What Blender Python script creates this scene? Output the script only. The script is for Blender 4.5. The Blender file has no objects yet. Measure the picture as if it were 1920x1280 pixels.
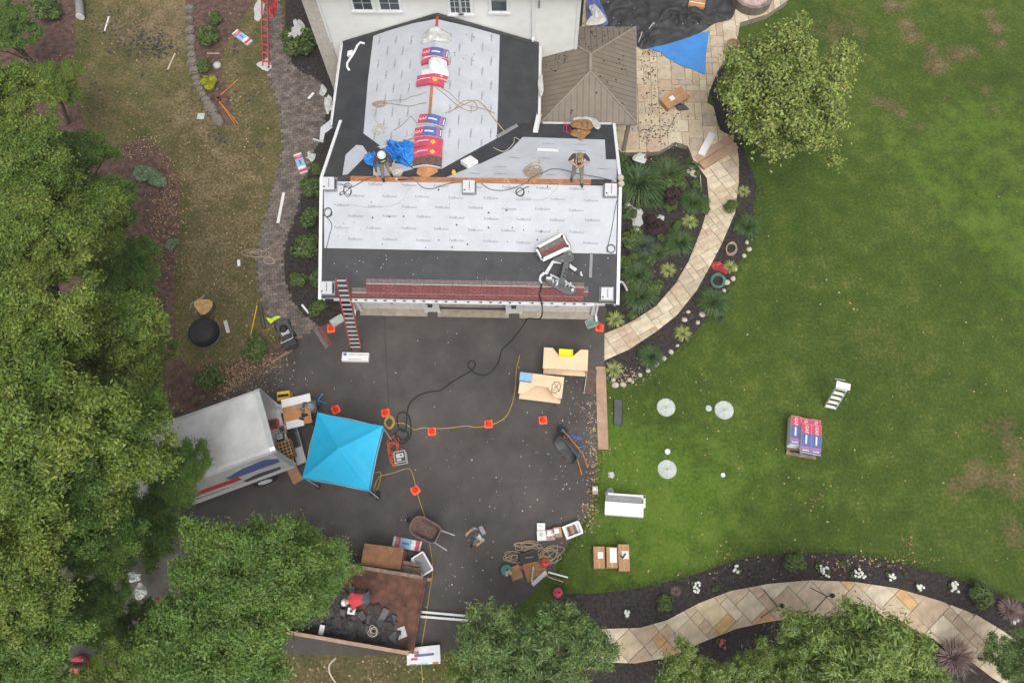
import bpy, bmesh, math, random
import numpy as np
from mathutils import Vector, Matrix, noise as mnoise
R = random.Random(7)
NP = np.random.default_rng(7)
SC = bpy.context.scene
COL = SC.collection

# ---------------------------------------------------------------- camera
CAM_F, CAM_T, CAM_R, CAM_H = 1406.88, 0.3571, 0.049, 27.0
ct, st, cr, sr = math.cos(CAM_T), math.sin(CAM_T), math.cos(CAM_R), math.sin(CAM_R)
_r, _u, _b = Vector((1, 0, 0)), Vector((0, ct, st)), Vector((0, -st, ct))
_rx, _ux = cr * _r - sr * _u, sr * _r + cr * _u
cam = bpy.data.cameras.new("camera")
cam.sensor_width = 36.0
cam.sensor_fit = 'HORIZONTAL'
cam.lens = 36.0 * CAM_F / 1920.0
cam.clip_start, cam.clip_end = 0.5, 2000.0
cam_ob = bpy.data.objects.new("camera", cam)
COL.objects.link(cam_ob)
cam_ob.matrix_world = Matrix(((_rx.x, _ux.x, _b.x, 0), (_rx.y, _ux.y, _b.y, 0), (_rx.z, _ux.z, _b.z, CAM_H), (0, 0, 0, 1)))
SC.camera = cam_ob

# ---------------------------------------------------------------- light: overcast day
SUN_EL, SUN_AZ = math.radians(64), math.radians(165)      # azimuth clockwise from +Y
world = bpy.data.worlds.new("World")
SC.world = world
world.use_nodes = True
wn = world.node_tree
wn.nodes.clear()
sky = wn.nodes.new('ShaderNodeTexSky')
sky.sky_type = 'NISHITA'
sky.sun_disc = False
sky.sun_elevation = SUN_EL
sky.sun_rotation = SUN_AZ
sky.air_density, sky.dust_density, sky.ozone_density = 1.0, 5.0, 1.0
hs = wn.nodes.new('ShaderNodeHueSaturation')
hs.inputs['Saturation'].default_value = 0.12
bg = wn.nodes.new('ShaderNodeBackground')
bg.inputs['Strength'].default_value = 0.15
wo = wn.nodes.new('ShaderNodeOutputWorld')
wn.links.new(sky.outputs[0], hs.inputs['Color'])
wn.links.new(hs.outputs[0], bg.inputs['Color'])
wn.links.new(bg.outputs[0], wo.inputs['Surface'])
sl_ = bpy.data.lights.new("sun", 'SUN')
sl_.energy = 0.9
sl_.angle = math.radians(35)
sl_.color = (1.0, 0.965, 0.92)
sun = bpy.data.objects.new("sun", sl_)
COL.objects.link(sun)
_sd = Vector((math.sin(SUN_AZ) * math.cos(SUN_EL), math.cos(SUN_AZ) * math.cos(SUN_EL), math.sin(SUN_EL)))
sun.rotation_euler = _sd.to_track_quat('Z', 'Y').to_euler()
sun.location = (0, 0, 60)
vs = SC.view_settings
vs.view_transform, vs.look, vs.gamma, vs.exposure = 'Standard', 'None', 1.0, 0.32
vs.use_curve_mapping = False

# ---------------------------------------------------------------- geometry of the place
YAW, X0, Y0 = -0.0728, -6.49944, 10.789524
W, DH, HE, HR, YH, XW, HW, HE2, DB = 10.149, 3.814, 3.346, 4.853, 11.08, 3.502, 4.815, 3.306, 3.325
SL = (HR - HE) / DH
WS = (HW - HE2) / 3.9
cy_, sy_ = math.cos(YAW), math.sin(YAW)

def L(a, b, z):
    return Vector((X0 + cy_ * a - sy_ * b, Y0 + sy_ * a + cy_ * b, z))

def ray(px, py):
    x, y = (px - 960) / CAM_F, (py - 640) / CAM_F
    u, v = cr * x - sr * y, sr * x + cr * y
    return Vector((u, st - v * ct, -ct - v * st))

def at(px, py, z=0.0):
    d = ray(px, py)
    t = (z - CAM_H) / d.z
    return Vector((0, 0, CAM_H)) + d * t

def plane3(p, q, r):
    n = (q - p).cross(r - p).normalized()
    if n.z < 0: n = -n
    return (p, n)

PL = {
    'front': plane3(L(0, 0, HE), L(1, 0, HE), L(0, 1, HE + SL)),
    'back': plane3(L(0, DH, HR), L(1, DH, HR), L(0, DH + 1, HR - SL)),
    'wl': plane3(L(XW, 6, HW), L(XW, 7, HW), L(XW - 1, 6, HW - WS)),
    'wr': plane3(L(XW, 6, HW), L(XW, 7, HW), L(XW + 1, 6, HW - WS)),
}

def hit(pl, px, py, off=0.0):
    p, n = PL[pl]
    p = p + n * off
    d = ray(px, py)
    o = Vector((0, 0, CAM_H))
    return o + d * ((p - o).dot(n) / d.dot(n))

def mpx(px, py, z=0.0):
    return (at(px + 10, py, z) - at(px - 10, py, z)).length / 20

def seg(a, b, z=0.0):
    """middle, length and heading of the line between two picture points at height z"""
    p, q = at(*a, z), at(*b, z)
    d = q - p
    return (p + q) / 2, d.length, math.atan2(d.y, d.x)

def catmull(pts, n=6, closed=False):
    P = [Vector(p) for p in pts]
    m = len(P)
    if m < 3: return P
    out = []
    rng = range(m) if closed else range(m - 1)
    for i in rng:
        if closed:
            a, b, c, d = P[i - 1], P[i], P[(i + 1) % m], P[(i + 2) % m]
        else:
            a, b, c, d = P[max(i - 1, 0)], P[i], P[i + 1], P[min(i + 2, m - 1)]
        for k in range(n):
            t = k / n
            out.append(0.5 * ((2 * b) + (c - a) * t + (2 * a - 5 * b + 4 * c - d) * t * t + (3 * b - a - 3 * c + d) * t ** 3))
    if not closed: out.append(P[-1])
    return out

def pxpoly(pts, z=0.0, smooth=0):
    P = [at(x, y, z) for x, y in pts]
    if smooth: P = catmull(P, smooth, True)
    return [(p.x, p.y) for p in P]

# ---------------------------------------------------------------- materials
MATS = {}

def mat(key, col, rough=0.75, var=0.12, scale=6.0, bump=0.0, bscale=None, metal=0.0, spec=0.4, col2=None, trans=0.0, island=0.0, alpha=None):
    m = bpy.data.materials.new(key)
    m.use_nodes = True
    nt = m.node_tree
    b = nt.nodes['Principled BSDF']
    b.inputs['Roughness'].default_value = rough
    b.inputs['Metallic'].default_value = metal
    b.inputs['Specular IOR Level'].default_value = spec
    tc = nt.nodes.new('ShaderNodeTexCoord')
    nz = nt.nodes.new('ShaderNodeTexNoise')
    nz.inputs['Scale'].default_value = scale
    nz.inputs['Detail'].default_value = 5
    nz.inputs['Roughness'].default_value = 0.62
    nt.links.new(tc.outputs['Object'], nz.inputs['Vector'])
    ramp = nt.nodes.new('ShaderNodeValToRGB')
    c2 = col2 if col2 else tuple(min(1, c * (1 + 2.2 * var)) for c in col)
    c1 = tuple(c * (1 - 1.6 * var) for c in col) if not col2 else col
    ramp.color_ramp.elements[0].position, ramp.color_ramp.elements[1].position = 0.3, 0.72
    ramp.color_ramp.elements[0].color = (*c1, 1)
    ramp.color_ramp.elements[1].color = (*c2, 1)
    nt.links.new(nz.outputs['Fac'], ramp.inputs['Fac'])
    out = ramp.outputs['Color']
    if island:
        g = nt.nodes.new('ShaderNodeNewGeometry')
        h = nt.nodes.new('ShaderNodeHueSaturation')
        mr = nt.nodes.new('ShaderNodeMapRange')
        mr.inputs['To Min'].default_value, mr.inputs['To Max'].default_value = 1 - island, 1 + island
        mh = nt.nodes.new('ShaderNodeMapRange')
        mh.inputs['To Min'].default_value, mh.inputs['To Max'].default_value = 0.5 - island * 0.065, 0.5 + island * 0.05
        wn_ = nt.nodes.new('ShaderNodeTexWhiteNoise')
        wn_.noise_dimensions = '1D'
        nt.links.new(g.outputs['Random Per Island'], mr.inputs['Value'])
        nt.links.new(g.outputs['Random Per Island'], wn_.inputs['W'])
        nt.links.new(wn_.outputs['Value'], mh.inputs['Value'])
        nt.links.new(mr.outputs[0], h.inputs['Value'])
        nt.links.new(mh.outputs[0], h.inputs['Hue'])
        nt.links.new(out, h.inputs['Color'])
        out = h.outputs['Color']
    nt.links.new(out, b.inputs['Base Color'])
    if bump:
        n2 = nt.nodes.new('ShaderNodeTexNoise')
        n2.inputs['Scale'].default_value = bscale or scale * 4
        n2.inputs['Detail'].default_value = 4
        nt.links.new(tc.outputs['Object'], n2.inputs['Vector'])
        bp = nt.nodes.new('ShaderNodeBump')
        bp.inputs['Strength'].default_value = bump
        bp.inputs['Distance'].default_value = 0.03
        nt.links.new(n2.outputs['Fac'], bp.inputs['Height'])
        nt.links.new(bp.outputs['Normal'], b.inputs['Normal'])
    if trans:
        t = nt.nodes.new('ShaderNodeBsdfTranslucent')
        nt.links.new(out, t.inputs['Color'])
        mx = nt.nodes.new('ShaderNodeMixShader')
        mx.inputs[0].default_value = trans
        nt.links.new(b.outputs[0], mx.inputs[1])
        nt.links.new(t.outputs[0], mx.inputs[2])
        nt.links.new(mx.outputs[0], nt.nodes['Material Output'].inputs['Surface'])
    MATS[key] = m
    return m

mat('white', (0.74, 0.74, 0.74), 0.5, 0.03)
mat('offwhite', (0.68, 0.67, 0.63), 0.6, 0.05)
mat('siding', (0.74, 0.74, 0.70), 0.55, 0.03, 2)
mat('beige', (0.50, 0.46, 0.41), 0.8, 0.1, 8, 0.3)
mat('winbox', (0.50, 0.50, 0.52), 0.45, 0.04)
mat('lgrey', (0.50, 0.50, 0.50), 0.5, 0.06)
mat('grey', (0.22, 0.22, 0.225), 0.55, 0.1)
mat('dgrey', (0.075, 0.075, 0.08), 0.55, 0.15)
mat('black', (0.018, 0.018, 0.019), 0.6, 0.2)
mat('rubber', (0.022, 0.022, 0.022), 0.7, 0.2)
mat('alu', (0.62, 0.63, 0.64), 0.35, 0.05, 5, metal=0.5)
mat('trucktop', (0.52, 0.52, 0.51), 0.45, 0.10, 1.3)
mat('glass', (0.06, 0.07, 0.075), 0.08, 0.1, spec=0.6)
mat('red', (0.50, 0.045, 0.035), 0.5, 0.12)
mat('ladderred', (0.42, 0.055, 0.06), 0.5, 0.12)
mat('orange', (0.85, 0.055, 0.012), 0.55, 0.05)
mat('orangelt', (0.92, 0.13, 0.055), 0.55, 0.04)
mat('handle', (0.55, 0.20, 0.035), 0.6, 0.15)
mat('bred', (0.50, 0.065, 0.105), 0.4, 0.08)
mat('bblue', (0.095, 0.125, 0.31), 0.4, 0.08)
mat('blight', (0.26, 0.45, 0.62), 0.4, 0.06)
mat('bviolet', (0.36, 0.14, 0.26), 0.4, 0.08)
mat('byellow', (0.85, 0.42, 0.06), 0.5, 0.04)
mat('yellow', (0.75, 0.48, 0.05), 0.5, 0.08)
mat('ylemon', (0.80, 0.68, 0.03), 0.5, 0.05)
mat('hivis', (0.62, 0.78, 0.10), 0.6, 0.1)
mat('cyan', (0.022, 0.43, 0.70), 0.5, 0.035, 2.0)
mat('tarpblue', (0.028, 0.22, 0.60), 0.42, 0.22, 5)
mat('tarppatio', (0.055, 0.23, 0.58), 0.5, 0.07, 2)
mat('tarpblack', (0.034, 0.034, 0.036), 0.6, 0.25, 2, 0.3, 10)
mat('membrane', (0.040, 0.041, 0.044), 0.62, 0.16, 1.6, 0.12, 40)
mat('felt', (0.465, 0.48, 0.515), 0.55, 0.05, 1.3, 0.5, 5)
mat('feltprint', (0.20, 0.205, 0.23), 0.6, 0.1)
mat('copper', (0.34, 0.15, 0.08), 0.6, 0.2, 5)
mat('ply', (0.45, 0.22, 0.09), 0.7, 0.15, 4)
mat('bench', (0.72, 0.55, 0.36), 0.7, 0.05, 3)
mat('plank', (0.38, 0.25, 0.17), 0.8, 0.12, 3)
mat('wood', (0.26, 0.17, 0.10), 0.8, 0.2, 6)
mat('oldwood', (0.20, 0.145, 0.11), 0.85, 0.25, 5)
mat('card', (0.40, 0.225, 0.12), 0.8, 0.08, 4)
mat('carddark', (0.27, 0.15, 0.065), 0.8, 0.14, 4)
mat('tape', (0.66, 0.66, 0.67), 0.4, 0.05)
mat('rust', (0.115, 0.052, 0.035), 0.85, 0.35, 3, 0.3)
mat('rustbox', (0.20, 0.095, 0.045), 0.8, 0.2, 3)
mat('pinkwrap', (0.42, 0.30, 0.28), 0.4, 0.25, 5)
mat('shred', (0.165, 0.055, 0.052), 0.85, 0.3, 14, 0.5, 60)
mat('shgrey', (0.155, 0.125, 0.118), 0.9, 0.2, 14, 0.4, 60)
mat('shdark', (0.05, 0.045, 0.045), 0.9, 0.3, 10, 0.5)
mat('shbrown', (0.12, 0.075, 0.065), 0.9, 0.25, 14)
mat('gazebo', (0.185, 0.152, 0.115), 0.5, 0.07, 2.5)
mat('gazeboseam', (0.095, 0.078, 0.060), 0.6, 0.1, 3)
mat('gazebocap', (0.275, 0.235, 0.195), 0.5, 0.06)
mat('rope', (0.36, 0.28, 0.19), 0.9, 0.2, 20)
mat('ropewhite', (0.55, 0.50, 0.42), 0.9, 0.1, 20)
mat('cordyellow', (0.48, 0.36, 0.075), 0.7, 0.1)
mat('cordorange', (0.62, 0.13, 0.05), 0.6, 0.1)
mat('hosegreen', (0.10, 0.22, 0.17), 0.6, 0.15)
mat('teal', (0.06, 0.19, 0.17), 0.6, 0.15)
mat('lid', (0.44, 0.48, 0.44), 0.75, 0.1, 5)
mat('stump', (0.45, 0.28, 0.12), 0.8, 0.2, 9)
mat('bark', (0.10, 0.075, 0.055), 0.9, 0.3, 6, 0.6)
mat('twig', (0.20, 0.16, 0.12), 0.9, 0.3, 6)
mat('skin', (0.50, 0.30, 0.21), 0.6, 0.05)
mat('khaki', (0.25, 0.23, 0.19), 0.8, 0.12)
mat('brownshirt', (0.075, 0.06, 0.055), 0.85, 0.15)
mat('hat', (0.24, 0.17, 0.08), 0.8, 0.15)
mat('greyshirt', (0.38, 0.39, 0.40), 0.8, 0.12)
mat('darkpants', (0.085, 0.09, 0.105), 0.85, 0.15)
mat('redshirt', (0.52, 0.05, 0.06), 0.8, 0.12)
mat('paver', (0.150, 0.125, 0.108), 0.9, 0.25, 3, 0.3, 30, island=0.25)
mat('sand', (0.26, 0.225, 0.175), 0.95, 0.2, 8)
mat('joint', (0.075, 0.065, 0.055), 0.95, 0.2, 8)
mat('mulch', (0.036, 0.029, 0.027), 0.95, 0.45, 9, 1.0, 40)
mat('mulchbrown', (0.105, 0.062, 0.047), 0.95, 0.35, 4, 1.0, 30)
mat('concrete', (0.36, 0.31, 0.25), 0.9, 0.12, 4)
mat('rock', (0.17, 0.145, 0.12), 0.9, 0.25, 3, 0.5)
mat('rocklt', (0.47, 0.42, 0.33), 0.9, 0.2, 5, 0.4)
mat('plastic', (0.60, 0.60, 0.575), 0.35, 0.08, 8, trans=0.2)
for i, c in enumerate([(0.50, 0.405, 0.285), (0.43, 0.355, 0.265), (0.54, 0.34, 0.16), (0.41, 0.36, 0.30), (0.57, 0.485, 0.355), (0.46, 0.345, 0.24), (0.53, 0.43, 0.28)]):
    mat('stone%d' % i, c, 0.85, 0.13, 3.0, 0.35, 25)
# foliage
mat('oak', (0.128, 0.225, 0.036), 0.45, 0.1, 0.40, col2=(0.285, 0.365, 0.066), trans=0.45, island=0.42)
mat('oakdark', (0.104, 0.212, 0.040), 0.45, 0.1, 0.45, col2=(0.215, 0.330, 0.064), trans=0.45, island=0.42)
mat('birch', (0.190, 0.270, 0.058), 0.45, 0.1, 0.5, col2=(0.37, 0.420, 0.11), trans=0.35, island=0.5)
mat('willow', (0.150, 0.245, 0.050), 0.45, 0.1, 0.7, col2=(0.28, 0.365, 0.090), trans=0.3, island=0.5)
mat('cherry', (0.100, 0.180, 0.052), 0.45, 0.1, 0.7, col2=(0.205, 0.290, 0.085), trans=0.3, island=0.5)
mat('shrub', (0.075, 0.130, 0.030), 0.5, 0.1, 2.0, col2=(0.140, 0.205, 0.050), trans=0.25, island=0.45)
mat('grassdark', (0.045, 0.098, 0.028), 0.5, 0.1, 2.0, col2=(0.095, 0.160, 0.045), trans=0.2, island=0.5)
mat('grassmid', (0.062, 0.110, 0.030), 0.55, 0.1, 2.0, col2=(0.105, 0.155, 0.045), trans=0.2, island=0.5)
mat('varieg', (0.19, 0.25, 0.05), 0.55, 0.1, 2.0, col2=(0.42, 0.45, 0.17), trans=0.2, island=0.4)
mat('bluegrass', (0.065, 0.105, 0.062), 0.55, 0.1, 2.0, col2=(0.11, 0.16, 0.10), trans=0.2, island=0.4)
mat('hosta', (0.11, 0.19, 0.10), 0.5, 0.1, 2.0, col2=(0.20, 0.29, 0.17), trans=0.2, island=0.35)
mat('goldleaf', (0.32, 0.34, 0.02), 0.55, 0.1, 2.0, col2=(0.48, 0.48, 0.03), trans=0.2, island=0.35)
mat('burgundy', (0.045, 0.022, 0.024), 0.6, 0.1, 2.0, col2=(0.07, 0.035, 0.035), trans=0.2, island=0.4)
mat('drygrass', (0.19, 0.13, 0.115), 0.8, 0.1, 2.0, col2=(0.30, 0.21, 0.18), trans=0.2, island=0.4)
mat('petal', (0.78, 0.78, 0.74), 0.5, 0.04, trans=0.2)
mat('petalred', (0.45, 0.09, 0.12), 0.6, 0.1)
mat('deadleaf', (0.26, 0.18, 0.10), 0.8, 0.1, 0.8, col2=(0.42, 0.32, 0.18), island=0.5)
mat('deadred', (0.18, 0.09, 0.05), 0.8, 0.1, 0.8, col2=(0.28, 0.17, 0.10), island=0.5)
mat('chip', (0.34, 0.32, 0.29), 0.8, 0.1, 0.8, col2=(0.52, 0.48, 0.40), island=0.5)
mat('bladegrass', (0.060, 0.105, 0.020), 0.7, 0.1, 0.5, col2=(0.105, 0.150, 0.032), trans=0.15, island=0.5)

# ---------------------------------------------------------------- mesh builder
class MB:
    def __init__(s):
        s.v, s.f, s.m = [], [], []
    def add(s, vs_, fs, m=0, M=None):
        o = len(s.v)
        for p in vs_:
            p = Vector(p)
            s.v.append(M @ p if M is not None else p)
        for f in fs:
            s.f.append([o + i for i in f])
            s.m.append(m)
        return s
    def box(s, c, d, m=0, M=None, rz=0.0):
        x, y, z = (k / 2 for k in d)
        vs_ = [Vector((i * x, j * y, k * z)) for k in (-1, 1) for j in (-1, 1) for i in (-1, 1)]
        Q = Matrix.Translation(Vector(c)) @ Matrix.Rotation(rz, 4, 'Z')
        if M is not None: Q = M @ Q
        return s.add(vs_, [(0, 2, 3, 1), (4, 5, 7, 6), (0, 1, 5, 4), (2, 6, 7, 3), (0, 4, 6, 2), (1, 3, 7, 5)], m, Q)
    def prism(s, poly, z0, z1, m=0, M=None, ms=None):
        n = len(poly)
        a = sum(poly[i][0] * poly[(i + 1) % n][1] - poly[(i + 1) % n][0] * poly[i][1] for i in range(n))
        if a < 0: poly = list(reversed(poly))
        vs_ = [(p[0], p[1], z0) for p in poly] + [(p[0], p[1], z1) for p in poly]
        s.add(vs_, [list(range(n, 2 * n)), list(range(n - 1, -1, -1))], m, M)
        return s.add(vs_, [(i, (i + 1) % n, n + (i + 1) % n, n + i) for i in range(n)], m if ms is None else ms, M)
    def slab(s, pts, n, t, m=0):
        """closed plate: polygon pts (world) swept by -n*t"""
        k = len(pts)
        P = [Vector(p) for p in pts]
        nn = Vector((0, 0, 0))
        for i in range(k): nn += P[i].cross(P[(i + 1) % k])
        if nn.dot(n) < 0: P.reverse()
        vs_ = P + [p - n * t for p in P]
        return s.add(vs_, [list(range(k)), list(range(2 * k - 1, k - 1, -1))] + [(i, k + i, k + (i + 1) % k, (i + 1) % k) for i in range(k)], m)
    def tube(s, pts, r, n=6, m=0, M=None):
        P = [Vector(p) for p in pts]
        k = len(P)
        rr = r if isinstance(r, (list, tuple)) else [r] * k
        vs_, fs = [], []
        up = Vector((0, 0, 1))
        prev = None
        for i in range(k):
            d = (P[min(i + 1, k - 1)] - P[max(i - 1, 0)])
            d = d.normalized() if d.length > 1e-9 else Vector((0, 0, 1))
            a = d.cross(up if abs(d.z) < 0.95 else Vector((0, 1, 0))).normalized() if prev is None else (prev - d * prev.dot(d)).normalized()
            prev = a
            b = d.cross(a)
            for j in range(n):
                t = 2 * math.pi * j / n
                vs_.append(P[i] + (a * math.cos(t) + b * math.sin(t)) * rr[i])
        for i in range(k - 1):
            for j in range(n):
                j2 = (j + 1) % n
                fs.append((i * n + j, i * n + j2, (i + 1) * n + j2, (i + 1) * n + j))
        fs.append(list(range(n - 1, -1, -1)))
        fs.append([(k - 1) * n + j for j in range(n)])
        return s.add(vs_, fs, m, M)
    def lathe(s, prof, n=16, m=0, M=None):
        vs_, fs = [], []
        for r, z in prof:
            for j in range(n):
                t = 2 * math.pi * j / n
                vs_.append((r * math.cos(t), r * math.sin(t), z))
        for i in range(len(prof) - 1):
            for j in range(n):
                j2 = (j + 1) % n
                fs.append((i * n + j, i * n + j2, (i + 1) * n + j2, (i + 1) * n + j))
        fs.append([(len(prof) - 1) * n + j for j in range(n)])
        fs.append(list(range(n - 1, -1, -1)))
        return s.add(vs_, fs, m, M)
    def grid(s, nx, ny, fn, m=0, M=None):
        vs_ = [fn(i / nx, j / ny) for j in range(ny + 1) for i in range(nx + 1)]
        fs = [(j * (nx + 1) + i, j * (nx + 1) + i + 1, (j + 1) * (nx + 1) + i + 1, (j + 1) * (nx + 1) + i) for j in range(ny) for i in range(nx)]
        return s.add(vs_, fs, m, M)
    def mesh(s, name, mats):
        me = bpy.data.meshes.new(name)
        me.from_pydata([tuple(p) for p in s.v], [], s.f)
        for k in (mats if isinstance(mats, (list, tuple)) else [mats]):
            me.materials.append(MATS[k])
        if any(s.m): me.polygons.foreach_set('material_index', s.m)
        me.update()
        return me
    def obj(s, name, mats, parent=None, smooth=False):
        me = s.mesh(name, mats)
        if smooth: me.polygons.foreach_set('use_smooth', [True] * len(me.polygons))
        return link(name, me, parent)

def link(name, me, parent=None):
    o = bpy.data.objects.new(name, me)
    COL.objects.link(o)
    if parent is not None: o.parent = parent
    return o

def tag(o, label, cat, group=None):
    o['label'] = label
    o['category'] = cat
    if group: o['group'] = group
    return o

def thing(name, label, cat, loc=(0, 0, 0), rz=0.0, group=None, M=None):
    o = bpy.data.objects.new(name, None)
    o.empty_display_size = 0.2
    COL.objects.link(o)
    if M is not None: o.matrix_world = M
    else:
        o.location = loc
        o.rotation_euler = (0, 0, rz)
    return tag(o, label, cat, group)

def struct(o):
    o['kind'] = 'structure'
    return o

def stuff(o):
    o['kind'] = 'stuff'
    return o

def clone(o, parent=None):
    c = o.copy()
    COL.objects.link(c)
    c.parent = parent
    for ch in list(o.children): clone(ch, c)
    return c

def frame_on(pl, px, py, off=0.0, spin=0.0):
    """matrix standing on a roof plane: x along the house, y up the slope, z the plane normal"""
    p = hit(pl, px, py, off)
    n = PL[pl][1]
    x = Vector((cy_, sy_, 0)) if pl in ('front', 'back') else Vector((-sy_, cy_, 0))
    x = (x - n * x.dot(n)).normalized()
    y = n.cross(x)
    M = Matrix(((x.x, y.x, n.x, p.x), (x.y, y.y, n.y, p.y), (x.z, y.z, n.z, p.z), (0, 0, 0, 1)))
    return M @ Matrix.Rotation(spin, 4, 'Z')

def inpoly(x, y, P):
    c = False
    j = len(P) - 1
    for i in range(len(P)):
        xi, yi = P[i]
        xj, yj = P[j]
        if (yi > y) != (yj > y) and x < (xj - xi) * (y - yi) / (yj - yi) + xi: c = not c
        j = i
    return c

def clip(sub, conv):
    """region polygon sub cut by the convex cell conv (counter-clockwise)"""
    out = list(sub)
    for i in range(len(conv)):
        ax, ay = conv[i]
        bx, by = conv[(i + 1) % len(conv)]
        inp, out = out, []
        if not inp: return []
        for k in range(len(inp)):
            p, q = inp[k - 1], inp[k]
            sp = (bx - ax) * (p[1] - ay) - (by - ay) * (p[0] - ax)
            sq = (bx - ax) * (q[1] - ay) - (by - ay) * (q[0] - ax)
            if (sp >= 0) != (sq >= 0):
                t = sp / (sp - sq)
                out.append((p[0] + (q[0] - p[0]) * t, p[1] + (q[1] - p[1]) * t))
            if sq >= 0: out.append(q)
    res = []
    for p in out:
        if not res or (p[0] - res[-1][0]) ** 2 + (p[1] - res[-1][1]) ** 2 > 1e-5: res.append(p)
    if len(res) > 2 and (res[0][0] - res[-1][0]) ** 2 + (res[0][1] - res[-1][1]) ** 2 < 1e-5: res.pop()
    return res

def area(P):
    return sum(P[i - 1][0] * P[i][1] - P[i][0] * P[i - 1][1] for i in range(len(P))) / 2

def shrink(P, d):
    cx, cy = sum(p[0] for p in P) / len(P), sum(p[1] for p in P) / len(P)
    out = []
    for x, y in P:
        l = math.hypot(x - cx, y - cy)
        k = max(0.2, 1 - d / max(l, 1e-6))
        out.append((cx + (x - cx) * k, cy + (y - cy) * k))
    return out

def leaf_mesh(name, pos, nrm, size, aspect, mkey, wid=None):
    """many single leaves, each a small folded rhombus"""
    n = len(pos)
    rnd = NP.normal(size=(n, 3))
    t = rnd - nrm * (rnd * nrm).sum(1, keepdims=True)
    t /= np.linalg.norm(t, axis=1, keepdims=True) + 1e-9
    b = np.cross(nrm, t)
    s = size[:, None]
    V = np.empty((n, 4, 3))
    V[:, 0] = pos - t * s * 0.5
    V[:, 1] = pos + b * s * 0.5 * aspect + nrm * s * 0.08
    V[:, 2] = pos + t * s * 0.5 - nrm * s * 0.12
    V[:, 3] = pos - b * s * 0.5 * aspect + nrm * s * 0.08
    return quads(name, V, mkey)

def quads(name, V, mkey):
    n = len(V)
    me = bpy.data.meshes.new(name)
    me.vertices.add(n * 4)
    me.vertices.foreach_set('co', V.reshape(-1).astype(np.float32))
    me.loops.add(n * 4)
    me.loops.foreach_set('vertex_index', np.arange(n * 4, dtype=np.int32))
    me.polygons.add(n)
    me.polygons.foreach_set('loop_start', np.arange(0, n * 4, 4, dtype=np.int32))
    me.materials.append(MATS[mkey])
    me.update(calc_edges=True)
    return me

_txt = {}
def text_geo(body, size):
    k = (body, size)
    if k not in _txt:
        cu = bpy.data.curves.new('lettering', 'FONT')
        cu.body, cu.size, cu.align_x, cu.align_y, cu.resolution_u = body, size, 'CENTER', 'CENTER', 1
        ob = bpy.data.objects.new('lettering', cu)
        me = bpy.data.meshes.new_from_object(ob)
        _txt[k] = ([v.co.copy() for v in me.vertices], [tuple(p.vertices) for p in me.polygons])
        bpy.data.objects.remove(ob)
        bpy.data.curves.remove(cu)
        bpy.data.meshes.remove(me)
    return _txt[k]
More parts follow.
